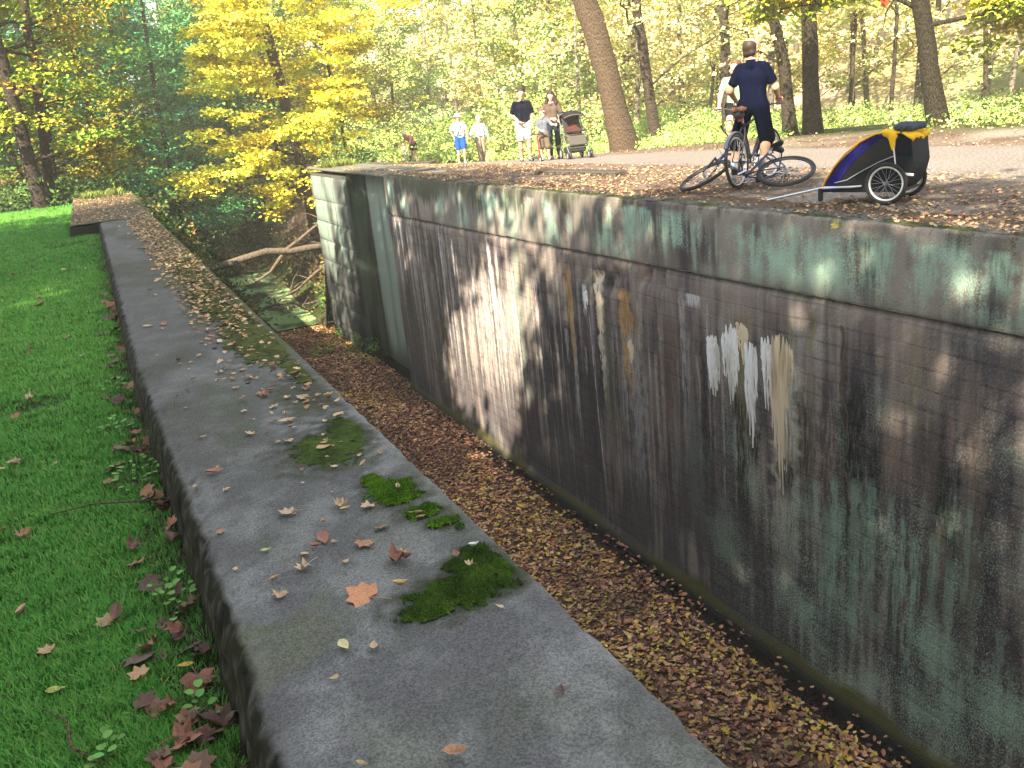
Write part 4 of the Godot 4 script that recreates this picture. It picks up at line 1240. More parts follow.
	tree("tree", "dark leaning trunk at the end of the lawn, thicker of the pair", b, b + Vector3(-0.1, 11.5, -0.3), 0.21, {"seed": 21, "bow": Vector3(-0.1, 0, 0), "bark": Color(0.065, 0.052, 0.04), "taper": 0.6, "limbs": 8, "limb_range": [0.15, 0.8], "limb_az": [0.2, 2.6, 1.0, -0.4], "reach": 3.0, "rise": 0.3, "rings": 20, "sprays": 330, "colors": [Color(0.32, 0.36, 0.035), Color(0.20, 0.28, 0.03), Color(0.34, 0.22, 0.03), Color(0.15, 0.24, 0.03)], "flat": 0.35, "clump": 0.6}, "trees at the end of the lawn")
	b = Vector3(-1.22, -0.45, -31.5)
	tree("tree", "slim straight trunk close beside the thicker leaning one at the lawn end", b, b + Vector3(1.0, 11.5, 0.2), 0.15, {"seed": 22, "bow": Vector3(0.1, 0, 0), "bark": Color(0.06, 0.048, 0.036), "taper": 0.7, "limbs": 7, "limb_range": [0.12, 0.75], "limb_az": [0.0, 0.6, -0.5, 2.8], "reach": 3.0, "rise": 0.25, "rings": 18, "sprays": 200, "colors": [Color(0.30, 0.35, 0.035), Color(0.32, 0.24, 0.03), Color(0.18, 0.27, 0.03)], "flat": 0.3, "clump": 0.5}, "trees at the end of the lawn")
	# the yellow tree that hangs over the creek
	b = Vector3(7.7, ground(7.7, -35.6), -35.6)
	var top := Vector3(6.35, 8.5, -35.0)
	var cl := []
	rng.seed = 23
	for i in 190:                                                     # layered boughs over the water
		var u := rnd(0, 1)
		var y := lerpf(-1.6, 6.8, u)
		var w := lerpf(0.8, 3.2, sin(clampf(u * 1.15, 0, 1) * PI)) + 0.3
		var cx := lerpf(4.9 + (0.9 if y < 0 else 0.0), 9.7 + 3.6 * sst(3.8, 5.4, y), rnd(0, 1)) - 0.2 * w * rnd(0, 1)
		if y > 1.8 and absf(cx - lerpf(7.5, 6.7, y / 7.0)) < 0.55: continue
		cl.append(Vector3(cx, y, -33.6 - rnd(-0.9, 2.0)) - b)
	tree("tree", "bright yellow maple hanging over the creek beside the far end of the lock", b, top, 0.21, {"seed": 23, "bark": Color(0.12, 0.085, 0.065), "taper": 0.7, "bow": Vector3(0.2, 0, 0), "limbs": 9, "limb_range": [0.3, 0.9], "limb_az": [3.0, 2.5, 1.8, 0.6, 3.6], "reach": 3.6, "rise": 0.2, "rings": 20, "sprays": 3000, "colors": YELLOW, "vary": 0.2, "clump": 0.5, "flat": 0.28, "clumps": cl, "leaf": 0.95}, "")
	b = Vector3(9.9, ground(9.9, -37.5), -37.5)
	tree("tree", "thin dark trunk among yellow leaves beyond the end of the lock wall", b, b + Vector3(-0.7, 7.5, 0.3), 0.085, {"seed": 24, "bark": Color(0.07, 0.055, 0.045), "taper": 0.6, "limbs": 6, "reach": 2.3, "sprays": 520, "colors": [Color(0.60, 0.45, 0.03), Color(0.5, 0.42, 0.04), Color(0.42, 0.42, 0.04)], "clump": 0.55, "flat": 0.35, "blob": [Vector3(-0.6, 5.0, 0), Vector3(2.2, 2.2, 1.5), 26]})
	# dense wood over the creek and behind
	rng.seed = 31
	var deep := [[-6.0, 44, 0], [-3.2, 40, 2], [-1.0, 52, 0], [1.2, 46, 0], [3.2, 58, 0], [4.6, 47, 0], [6.4, 60, 0], [8.0, 52, 0], [9.4, 64, 3], [-4.6, 62, 0], [2.4, 70, 0], [10.8, 50, 1], [12.2, 66, 1], [-1.9, 36, 2], [7.2, 74, 0], [-8.0, 52, 0], [0.2, 62, 0], [5.6, 70, 0], [-5.2, 72, 0], [-2.6, 66, 0], [-0.4, 74, 3], [1.8, 64, 0], [3.8, 74, 0], [-3.8, 54, 0], [2.2, 54, 0], [4.4, 64, 0], [10.2, 74, 1], [12.6, 80, 1], [14.6, 74, 1], [7.0, 66, 0]]
	for e in deep:
		b = at_az(e[0], e[1])
		var sets := [[Color(0.085, 0.30, 0.11), Color(0.11, 0.34, 0.11), Color(0.07, 0.25, 0.11), Color(0.18, 0.36, 0.09)], LIME, [Color(0.20, 0.27, 0.03), Color(0.12, 0.21, 0.03), Color(0.26, 0.22, 0.03), Color(0.09, 0.19, 0.04)], MIXED]
		var h: float = rnd(9.0, 14.0) + e[1] * 0.06
		tree("tree", ["dense blue green tree", "yellow green tree", "yellowing low tree", "olive and orange tree"][e[2]] + (", left of the two lawn trunks" if e[0] < -3.0 else (", above the near wall" if e[0] < 3.0 else (", between near wall and yellow maple" if e[0] < 6.5 else ", behind the yellow maple"))) + (", deep in the wood" if e[1] > 55 else ", near the creek"), b, b + Vector3(rnd(-1, 1), h, rnd(-1, 1)), rnd(0.12, 0.26), {"bark": Color(0.06, 0.05, 0.04), "limbs": 7, "limb_range": [0.15, 0.95], "reach": 3.4, "sides": 8, "rings": 9, "sprays": 1000, "colors": sets[e[2]], "clump": 1.0, "flat": 0.4, "leaf": 1.25, "blob": [Vector3(0, h * 0.52, 0), Vector3(3.6, h * 0.48, 3.2), 80]}, "trees of the wood beyond the lock")
	# bright wood behind the towpath
	rng.seed = 41
	var spots := [[8.5, "seen above the near wall's end"], [11.5, "seen above the yellow maple"], [14.0, "beyond the woman in pink"], [18.0, "behind the toddler"], [21.5, "behind the men in white"], [24.5, "just left of the walking family"], [27.5, "behind the walking family"], [30.5, "behind the pushchair"], [33.5, "behind the thick leaning trunk"], [37.0, "left of the cyclist's head"], [40.0, "right of the cyclist"], [43.5, "behind the forked grey tree"], [47.0, "left of the trailer"], [50.5, "behind the trailer"], [54.0, "right of the trailer"], [90.0, "beyond the trailer, out of view"]]
	var rows := ["first row", "low on the slope", "mid slope", "high on the slope"]
	for ring in [[34, 2.9, 0], [44, 2.5, 1], [56, 2.1, 2], [74, 1.9, 3]]:
		var az := (11.5 if ring[2] < 2 else 5.0) + rnd(0, 2)
		while az < 60.0:
			var d: float = ring[0] * rnd(0.9, 1.12)
			var p := at_az(az, d)
			if p.x > 17.5 or ring[2] > 1:
				var kind := 0 if az < 29.0 and rnd(0, 1) < 0.75 else (1 if rnd(0, 1) < (0.1 if ring[2] == 0 else 0.42) else 2)
				var h: float = rnd(7.5, 12.5) + 2.2 * ring[2]
				var spot := ""
				for e in spots:
					if az < e[0]:
						spot = e[1]
						break
				tree("tree", ["leafy light green tree %s, %s", "pale yellow leaved tree %s, %s", "bare grey sapling %s, %s"][kind] % [spot, rows[ring[2]]], p, p + Vector3(rnd(-0.9, 0.5), h, rnd(-0.5, 0.5)), rnd(0.06, 0.15), {"bark": pick([Color(0.20, 0.175, 0.14), Color(0.27, 0.25, 0.21), Color(0.13, 0.11, 0.085)]), "limbs": 6, "limb_range": [0.15, 0.95], "reach": 2.6, "rise": 0.8, "sides": 7, "rings": 8, "twigs": [4, 5, 9][kind], "sprays": [620, 260, 60][kind], "colors": [[Color(0.34, 0.46, 0.15), Color(0.44, 0.52, 0.16), Color(0.25, 0.40, 0.14), Color(0.56, 0.56, 0.12)], PALE, PALE][kind], "clump": [0.9, 0.8, 0.7][kind], "flat": 0.5, "leaf": 1.3, "blob": [Vector3(0, h * (0.45 if kind == 0 else 0.6), 0), Vector3(2.6, h * 0.42, 2.6), [44, 18, 6][kind]]}, "trees of the sunlit wood behind the towpath")
			az += ring[1] * rnd(0.6, 1.4)
	# old trees beside and behind the viewer, whose crowns shade the lock
	var sh := -1
	for e in [[-9.0, -11.0, 15.0], [-13.5, -3.0, 17.0], [-8.5, 4.0, 16.0], [-16.0, 7.0, 18.0], [-5.0, 13.0, 17.0], [-19.0, -9.5, 17.0], [3.0, 15.0, 16.0], [-14.0, 16.0, 18.0]]:
		b = Vector3(e[0], -0.5, e[1])
		sh += 1
		tree("shade_tree", ["broad spreading tree left of the lawn", "tall tree on the lawn edge beside the viewer", "spreading tree behind and left of the viewer", "big tree farther behind the lawn", "tall tree straight behind the viewer", "broad tree at the far left of the lawn", "tall tree behind the viewer towards the lock", "spreading tree far behind the lawn"][sh], b, b + Vector3(rnd(-0.5, 0.5), e[2], rnd(-0.5, 0.5)), 0.36, {"gaps": true, "limbs": 8, "limb_range": [0.5, 0.95], "reach": 6.0, "rise": 0.5, "sprays": 1500, "colors": LIME, "clump": 1.5, "leaf": 2.3, "flat": 0.4, "blob": [Vector3(0, e[2] * 0.82, 0), Vector3(6.6, 3.4, 6.6), 130]}, "shade trees round the lock")

func build_undergrowth() -> void:
	rng.seed = 51
	var where := []
	var tints := []
	# bright herbs and brambles along the far side of the towpath
	for i in 27000:
		var z := rnd(-66.0, -5.0)
		var x := rnd(15.4, 25.0) + 1.1 * sst(-24.0, -45.0, z) - 1.5 * sst(-24.0, -34.0, z)
		var dens := n1.get_noise_2d(x * 2.0, z * 2.0)
		if dens < -0.25: continue
		var h := (0.2 + 0.6 * sst(15.5, 19.0, x)) * rnd(0.1, 1.0) * (0.75 + sst(-22.0, -34.0, z) * 1.5)
		if z > -24.0 and rnd(0, 1) < 0.6: continue
		where.append(xf(Vector3(x, (bank(x, z) if z > -29.0 else ground(x, z)) + h, z), rnd(0, TAU), Vector3(rnd(-0.9, 0.9), 0, rnd(-0.9, 0.9)), rnd(0.3, 0.75)))
		tints.append(vary(pick([Color(0.20, 0.36, 0.08), Color(0.30, 0.44, 0.10), Color(0.46, 0.54, 0.16), Color(0.20, 0.34, 0.09), Color(0.58, 0.56, 0.20)]), 0.25))
	var o := many("undergrowth", T.sprays[1], M.leaf, where, tints, self)
	where = []; tints = []
	# dim plants on the creek banks and beyond
	for i in 24000:
		var z := rnd(-84.0, -29.6) if i > 3000 else rnd(-36.0, -29.3)
		var x := rnd(-7.0, 13.0)
		var y := ground(x, z)
		if z > -46.0 and y < -4.7 and rnd(0, 1) < 0.96: continue
		if x > 8.5 and z > -55: continue
		if x < 1.3 and z > -30.5: continue
		where.append(xf(Vector3(x, y + rnd(0.0, 1.0) * rnd(0.1, 1.1), z), rnd(0, TAU), Vector3(rnd(-0.9, 0.9), 0, rnd(-0.9, 0.9)), rnd(0.5, 1.2)))
		var k := n2.get_noise_2d(x * 2.0, z * 2.0)
		tints.append(vary(pick([Color(0.06, 0.12, 0.035), Color(0.10, 0.16, 0.04), Color(0.045, 0.09, 0.03)] if k < 0.05 else [Color(0.16, 0.13, 0.045), Color(0.22, 0.16, 0.05), Color(0.10, 0.12, 0.04), Color(0.13, 0.085, 0.05)]), 0.3))
	many("undergrowth", T.sprays[0], M.leaf, where, tints, self)
	# dry leaves on the slope
	where = []; tints = []
	# shrubs one can tell apart
	for e in [[21.5, 40, 1.6, "round light green bush behind the two men in white shirts"], [24.5, 38, 1.8, "tall light green bush between the family and the men in white"], [27.6, 34.5, 1.7, "green bush left of the thick leaning trunk"], [18.4, 46, 2.0, "pale green bush behind the woman in pink"], [16.2, 47, 1.7, "yellow green young tree beyond the woman in pink"]]:
		var b := at_az(e[0], e[1])
		var t := thing("bush", e[3], "bush", b)
		where = []; tints = []
		for i in 330:
			var d := Vector3(rnd(-1, 1), rnd(0, 1), rnd(-1, 1))
			if d.length() > 1.0 or n2.get_noise_3d(d.x * 30, d.y * 30, d.z * 30) < -0.25: continue
			where.append(xf(d * Vector3(1.5, 1.5, 1.5) * e[2], rnd(0, TAU), Vector3(rnd(-0.6, 0.6), 0, rnd(-0.6, 0.6)), rnd(0.8, 1.3)))
			tints.append(vary(pick([Color(0.28, 0.46, 0.12), Color(0.38, 0.50, 0.13), Color(0.50, 0.55, 0.13)]), 0.25))
		many("foliage", T.sprays[1], M.leaf, where, tints, t)
		var st := MB.new()
		st.col = Color(0.10, 0.08, 0.055)
		for i in 6: st.tube([Vector3(rnd(-0.1, 0.1), -0.1, rnd(-0.1, 0.1)), Vector3(rnd(-0.5, 0.5), e[2] * 0.6, rnd(-0.5, 0.5)), Vector3(rnd(-1, 1), e[2] * 1.1, rnd(-1, 1))], [0.03, 0.02, 0.008], 5)
		part("stem", st, M.bark, t)

func build_grass() -> void:
	rng.seed = 61
	var where := []
	var tints := []
	for i in 90000:
		var u := rnd(0, 1)
		var z := -1.9 - 28.0 * u * u
		var wide := minf(1.2 + 0.13 * -z, 5.0)
		var x := 0.05 - wide * rnd(0, 1)
		var edge := x > -0.12 - 0.10 * n1.get_noise_1d(z * 30.0)
		if edge and rnd(0, 1) < 0.72: continue
		if x > -0.58 and z < -19.3: continue
		var bare := n2.get_noise_2d(x * 7.0 + 30.0, z * 7.0)
		if bare > 0.42 and rnd(0, 1) < 0.8: continue
		where.append(xf(Vector3(x, lawn_y(x, z) - 0.006, z), rnd(0, TAU), Vector3(rnd(-0.25, 0.25), 0, rnd(-0.25, 0.25)), rnd(0.5, 0.95) * (1.0 + 0.02 * -z)))
		var k := n1.get_noise_2d(x * 3.0, z * 3.0)
		tints.append(vary(Color(0.09, 0.29, 0.045).lerp(Color(0.155, 0.40, 0.065), clampf(k * 1.6 + 0.4, 0, 1)).lerp(Color(0.24, 0.36, 0.09), clampf(rnd(-1.0, 0.7), 0, 1)), 0.22))
	many("grass", T.tuft, M.grass, where, tints, self)
	# wider lawn out of the way, sparser
	# small round leaved weeds along the foot of the wall
	for e in [[-0.06, -3.42, "weed with small round leaves at the foot of the near wall, beside dark leaves", 26], [-0.08, -4.95, "patch of low blue green weeds against the near wall", 36], [-0.16, -5.9, "straggling weed with pale leaves on the lawn edge", 26], [-0.13, -6.9, "low clover patch on the lawn edge farther along the wall", 30], [-0.02, -2.62, "tiny green sprout in the corner between lawn and wall", 8], [-0.3, -2.55, "clover leaves in the grass among brown leaves", 10]]:
		var t := thing("weed_plant", e[2], "weed", Vector3(e[0], lawn_y(e[0], e[1]), e[1]))
		var o := MB.new()
		var st := MB.new()
		for i in e[3]:
			var a := rnd(0, TAU)
			var r: float = (0.10 if e[3] > 20 else 0.05) * sqrt(rnd(0, 1)) * (1.4 if e[3] > 30 else 1.0)
			var p := Vector3(cos(a) * r, rnd(0.04, 0.10), sin(a) * r * 1.7)
			o.col = vary(Color(0.12, 0.25, 0.06), 0.3)
			var d := Vector3(cos(a), 0.2, sin(a)).normalized()
			var s := d.cross(Vector3.UP).normalized()
			var l := rnd(0.009, 0.019)
			var k := o.v.size()
			for q in 8:
				var b := TAU * q / 8.0
				o.vert(p + d * l * cos(b) + s * l * 0.85 * sin(b) + Vector3.UP * l * 0.25 * absf(sin(b)), Vector3.UP)
			for q in range(1, 7): o.tri(k, k + q, k + q + 1)
			st.col = Color(0.08, 0.14, 0.04)
			st.tube([Vector3(p.x * 0.4, 0, p.z * 0.4), p - d * l], [0.0012, 0.001], 4, false)
		o.smooth()
		part("leaves", o, M.leaf, t).set_meta("kind", "stuff")
		part("stems", st, M.leaf, t).set_meta("kind", "stuff")

const DRY := [Color(0.20, 0.085, 0.035), Color(0.26, 0.115, 0.04), Color(0.14, 0.06, 0.03), Color(0.34, 0.17, 0.05), Color(0.10, 0.045, 0.028), Color(0.40, 0.24, 0.09), Color(0.45, 0.30, 0.13)]

func build_litter() -> void:
	rng.seed = 71
	# leaves that lie thick on the bed of the lock
	for kind in 3:
		var where := []
		var tints := []
		for i in 26000:
			var u := rnd(0, 1)
			var z := -1.0 - 29.5 * pow(u, 1.15)
			var x := rnd(1.05, 6.42)
			if x > 5.95 + 0.12 * n1.get_noise_1d(z * 9.0) and z > -16.0 and rnd(0, 1) < 0.85: continue
			var y := BED + n1.get_noise_2d(x * 5.0, z * 5.0) * 0.05 + 0.05 * sst(-22.0, -28.0, z) - 0.3 * sst(-29.5, -31.3, z)
			where.append(xf(Vector3(x, y + rnd(0.0, 0.05), z), rnd(0, TAU), Vector3(rnd(-0.4, 0.4), 0, rnd(-0.4, 0.4)), rnd(0.055, 0.11) * (1.5 if rnd(0, 1) < 0.10 else 1.0)))
			var k := n2.get_noise_2d(x * 4.0, z * 4.0)
			var wet := sst(-0.15, 0.3, n1.get_noise_2d(x * 9.0 + 9.0, z * 6.0)) * 0.8
			var c: Color = pick([Color(0.46, 0.22, 0.11), Color(0.55, 0.32, 0.16), Color(0.34, 0.16, 0.10), Color(0.62, 0.42, 0.22), Color(0.22, 0.105, 0.085), Color(0.52, 0.27, 0.16), Color(0.17, 0.085, 0.075)] if rnd(0, 1) < 0.80 - k * 0.3 + 0.12 * sst(-9.0, -18.0, z) else [Color(0.62, 0.44, 0.08), Color(0.66, 0.48, 0.12), Color(0.55, 0.36, 0.08)])
			tints.append(vary(c.lerp(Color(0.075, 0.045, 0.04), wet * 0.62), 0.3))
		many("fallen_leaves", T.maples[kind * 2] if kind < 2 else T.ovals[1], M.dry, where, tints, self)
	# leaves blown along the edge of the towpath
	var where := []
	var tints := []
	for i in 23000:
		var z := -3.0 - 38.0 * pow(rnd(0, 1), 1.2)
		var x := 6.34 + 3.4 * pow(rnd(0, 1), 1.1) if rnd(0, 1) < 0.8 else rnd(12.6, 16.5)
		if z < -29.0 and x < 8.4: continue
		if n1.get_noise_2d(x * 5.0, z * 4.0) < -0.12 and rnd(0, 1) < 0.75: continue
		where.append(xf(Vector3(x, maxf(bank(x, z) if z > -29.0 else ground(x, z), 0.118 if x < 6.9 and z > -29.0 else -9.0) + rnd(0.006, 0.035), z), rnd(0, TAU), Vector3(rnd(-0.4, 0.4), 0, rnd(-0.4, 0.4)), rnd(0.035, 0.085)))
		tints.append(vary(pick([Color(0.34, 0.21, 0.12), Color(0.26, 0.15, 0.09), Color(0.42, 0.27, 0.14), Color(0.20, 0.12, 0.08), Color(0.46, 0.32, 0.15), Color(0.38, 0.23, 0.14)]), 0.25))
	many("fallen_leaves", T.maples[1], M.dry, where, tints, self)
	# crumbs of leaf and fine litter on the mossy half of the near wall and its far end
	where = []; tints = []
	for i in 5200:
		var z := -4.4 - 24.5 * pow(rnd(0, 1), 0.9)
		var right := 0.98 if z > -19.4 else 1.05
		var x := rnd(0.5, right) if z > -19.4 else rnd(-0.48, right)
		if z > -12.0 and rnd(0, 1) > sst(0.3, 0.75, x) * sst(-3.6, -9.0, z) + 0.04: continue
		where.append(xf(Vector3(x, rnd(0.004, 0.03) + (0.02 if z < -19.4 else 0.0), z), rnd(0, TAU), Vector3(rnd(-0.4, 0.4), 0, rnd(-0.4, 0.4)), rnd(0.02, 0.075)))
		tints.append(vary(pick([Color(0.42, 0.28, 0.15), Color(0.30, 0.18, 0.09), Color(0.50, 0.36, 0.20), Color(0.22, 0.12, 0.07), Color(0.36, 0.2, 0.09)]), 0.25))
	many("fallen_leaves", T.maples[3], M.dry, where, tints, self)

func leaf_thing(label: String, group: String, mesh: Mesh, c: Color, at: Vector3, size: float, yaw: float, tilt := Vector3.ZERO) -> void:
	var key := "dry%.2f_%.2f_%.2f" % [c.r, c.g, c.b]
	if not M.has(key):
		var m := triplanar(mat(c, 0.7), Vector3(14, 14, 14))
		if not T.has("mottle"): T.mottle = tex(81, 256, 0.03, [[0.0, grey(0.35)], [0.45, grey(0.8)], [1.0, grey(1.0)]], 4)
		m.albedo_texture = T.mottle
		M[key] = m
	var o := part("fallen_leaf", mesh, M[key], self)
	o.transform = xf(at, yaw, tilt, size)
	tag(o, label, "leaf", group)

func build_leaves() -> void:
	rng.seed = 91
	# the ones the eye stops at
	leaf_thing("large orange brown maple leaf, the biggest one on the bare concrete", "", T.maples[3], Color(0.56, 0.25, 0.12), Vector3(0.52, 0.006, -2.54), 0.17, 0.7, Vector3(0.15, 0, 0.2))
	leaf_thing("crumpled dark brown leaf left of the nearest dark moss", "", T.maples[4], Color(0.21, 0.085, 0.045), Vector3(0.69, 0.012, -2.72), 0.165, 2.2, Vector3(0.1, 0, 0.2))
	leaf_thing("pale yellow oval leaf below the big orange leaf", "", T.ovals[0], Color(0.60, 0.53, 0.25), Vector3(0.385, 0.012, -2.30), 0.062, 0.15)
	leaf_thing("tan curled leaf at the very edge nearest the viewer", "", T.ovals[1], Color(0.45, 0.25, 0.14), Vector3(0.50, 0.012, -1.71), 0.065, 1.2, Vector3(0, 0, 0.3))
	leaf_thing("pale tan maple leaf lying alone on clean concrete", "", T.maples[1], Color(0.48, 0.33, 0.22), Vector3(0.44, 0.014, -3.33), 0.10, 1.1)
	leaf_thing("small dark folded leaf near the outer edge of the clean concrete", "", T.maples[2], Color(0.13, 0.075, 0.06), Vector3(0.82, 0.012, -1.78), 0.05, 0.4)
	leaf_thing("pale yellow curled leaf beside the big orange leaf", "", T.ovals[3], Color(0.58, 0.44, 0.2), Vector3(0.635, 0.014, -2.53), 0.055, 1.3)
	leaf_thing("curled tan leaf resting on the nearest dark moss", "", T.maples[4], Color(0.55, 0.42, 0.24), Vector3(0.86, 0.035, -2.49), 0.055, 0.5)
	leaf_thing("small white scrap lying on the nearest dark moss", "", T.ovals[3], Color(0.8, 0.8, 0.74), Vector3(0.925, 0.03, -2.61), 0.04, 1.5)
	leaf_thing("reddish small leaf left of the crumpled dark brown leaf", "", T.ovals[1], Color(0.36, 0.15, 0.09), Vector3(0.46, 0.012, -2.98), 0.05, 1.3)
	leaf_thing("pale green oval leaf between wall edge and moss", "", T.ovals[0], Color(0.40, 0.46, 0.18), Vector3(0.30, 0.012, -3.06), 0.04, 1.5)
	leaf_thing("white plastic scrap on the leaf covered lock bed by the far wall", "", T.ovals[3], Color(0.85, 0.85, 0.88), Vector3(5.55, BED + 0.07, -5.25), 0.22, 0.5)
	leaf_thing("yellow maple leaf hanging over the arris of the far wall", "", T.maples[2], Color(0.55, 0.45, 0.10), Vector3(6.24, 0.07, -6.45), 0.15, 0.3, Vector3(0, 0, 1.0))
	leaf_thing("single red leaf high among the branches above the trailer", "", T.maples[0], Color(0.75, 0.06, 0.02), Vector3(15.2, 2.62, -14.5), 0.34, 0.3, Vector3(1.2, 0, 0.3))
	leaf_thing("tan broad leaf lying flat on the grass near the wall", "", T.maples[0], Color(0.46, 0.27, 0.14), Vector3(-0.19, -0.255, -2.95), 0.10, 0.3, Vector3(0.1, 0, 0.1))
	leaf_thing("reddish brown curled leaf on the grass below the tan broad leaf", "", T.maples[4], Color(0.30, 0.12, 0.075), Vector3(-0.11, -0.26, -2.72), 0.10, 2.0)
	leaf_thing("heap of russet leaf in the corner at the wall foot, lowest one", "", T.maples[4], Color(0.27, 0.11, 0.06), Vector3(-0.025, -0.25, -2.73), 0.11, 1.0, Vector3(0, 0, 0.4))
	leaf_thing("folded russet leaf at the foot of the wall beside the round leaved weed", "", T.maples[2], Color(0.26, 0.10, 0.06), Vector3(-0.045, -0.245, -3.16), 0.12, 1.7, Vector3(0.2, 0, 0.2))
	leaf_thing("yellow leaf wedged between grass and wall", "", T.ovals[2], Color(0.55, 0.40, 0.05), Vector3(-0.045, -0.26, -2.92), 0.06, 1.4)
	leaf_thing("curled brown maple leaf alone in the open grass", "", T.maples[4], Color(0.36, 0.18, 0.09), Vector3(-0.62, -0.27, -4.52), 0.14, 0.2)
	leaf_thing("pale brown leaf farther up the open grass", "", T.maples[2], Color(0.42, 0.26, 0.18), Vector3(-0.72, -0.27, -5.72), 0.14, 0.9)
	leaf_thing("tan long leaf in the grass by the left edge of the view", "", T.maples[1], Color(0.46, 0.28, 0.15), Vector3(-0.48, -0.265, -3.32), 0.10, 1.0)
	leaf_thing("yellow green long leaf flat in the grass", "", T.ovals[0], Color(0.42, 0.42, 0.10), Vector3(-0.45, -0.27, -3.04), 0.07, 1.4)
	leaf_thing("dark heap of wet leaf against the near wall, halfway along the lawn", "", T.maples[4], Color(0.10, 0.05, 0.035), Vector3(-0.05, -0.24, -5.3), 0.17, 0.9)
	var g1 := "dry leaves scattered on the near wall"
	var g2 := "dry leaves scattered on the lawn"
	var g3 := "dry leaves gathered along the foot of the near wall"
	var tones := [["tan", Color(0.50, 0.34, 0.19)], ["pale tan", Color(0.54, 0.40, 0.24)], ["light brown", Color(0.44, 0.28, 0.15)], ["brown", Color(0.34, 0.17, 0.09)], ["dark brown", Color(0.21, 0.11, 0.07)], ["reddish brown", Color(0.32, 0.13, 0.08)], ["blackish", Color(0.12, 0.06, 0.045)], ["yellow", Color(0.52, 0.42, 0.12)]]
	var across := func(x: float) -> String: return "lawn side" if x < 0.38 else ("middle" if x < 0.68 else "channel side")
	for i in 139:
		var z := -1.75 - 6.5 * pow(rnd(0, 1), 1.3)
		var x := rnd(0.14, 0.95)
		if i > 104: x = rnd(0.5, 0.95); z = rnd(-2.85, -5.4)
		if z > -2.6 and rnd(0, 1) < 0.6: continue
		var t = tones[pick([0, 0, 1, 1, 2, 2, 3, 4, 5])]
		var lobed := rnd(0, 1) < 0.65 and z < -2.7
		var big := 0.05 if rnd(0, 1) < 0.25 and z < -2.7 else 0.0
		leaf_thing("%s %s leaf, %s of wall top, %s" % ["small" if big == 0.0 else "large", t[0] + (" lobed" if lobed else " narrow"), (across as Callable).call(x), along_wall(z)], g1, pick(T.maples) if lobed else pick(T.ovals), t[1], Vector3(x, 0.010, z), rnd(0.024, 0.058) + big, rnd(0, TAU), Vector3(rnd(-0.2, 0.2), 0, rnd(-0.2, 0.2)))
	for i in 44:
		var z := -8.0 - 12.0 * rnd(0, 1)
		var t = tones[pick([0, 1, 2, 3])]
		leaf_thing("%s leaf on the mossy wall top, %s" % [t[0], along_wall(z)], g1, pick(T.maples), t[1], Vector3(rnd(0.3, 1.0), 0.016, z), rnd(0.07, 0.15), rnd(0, TAU), Vector3(rnd(-0.3, 0.3), 0, rnd(-0.3, 0.3)))
	for i in 62:
		var z := -2.2 - 17.0 * pow(rnd(0, 1), 1.5)
		var off := rnd(0, 1)
		var x := -0.12 - (0.3 + 0.11 * -z) * off
		var t = tones[pick([0, 1, 2, 3, 4, 5, 7])]
		var lobed := rnd(0, 1) < 0.7
		leaf_thing("%s leaf in the grass %s, %s" % [t[0] + (" lobed" if lobed else " narrow"), "near the wall" if off < 0.35 else ("well out" if off < 0.7 else "farthest out"), along_wall(z)], g2, pick(T.maples) if lobed else pick(T.ovals), t[1], Vector3(x, lawn_y(x, z) + rnd(0.02, 0.04), z), rnd(0.06, 0.14), rnd(0, TAU), Vector3(rnd(-0.3, 0.3), 0, rnd(-0.3, 0.3)))
	for i in 105:
		var z := -2.2 - 10.5 * pow(rnd(0, 1), 1.6)
		var off := pow(rnd(0, 1), 1.5)
		var x := 0.03 - 0.24 * off
		var t = tones[pick([3, 4, 4, 5, 6, 6])]
		leaf_thing("%s leaf %s, %s" % [t[0], "against the wall foot" if off < 0.25 else ("in the wall foot row" if off < 0.6 else "at the grassy edge of the row"), along_wall(z)], g3, pick(T.maples), t[1], Vector3(x, lawn_y(x, z) + rnd(0.015, 0.045), z), rnd(0.09, 0.19), rnd(0, TAU), Vector3(rnd(-0.5, 0.5), 0, rnd(-0.5, 0.5)))

func along_wall(z: float) -> String:
	for e in [[-2.05, "at the viewer's end"], [-2.35, "just short of the dark moss"], [-2.75, "level with the dark moss"], [-3.1, "between dark and bright moss"], [-3.6, "level with the bright moss"], [-4.4, "level with the thin moss mat"], [-5.5, "past the thin moss mat"], [-7.0, "where the moss strip begins"], [-9.5, "early along the moss strip"], [-13.0, "midway to the far end"]]:
		if z > e[0]: return e[1]
	return "towards the far end"

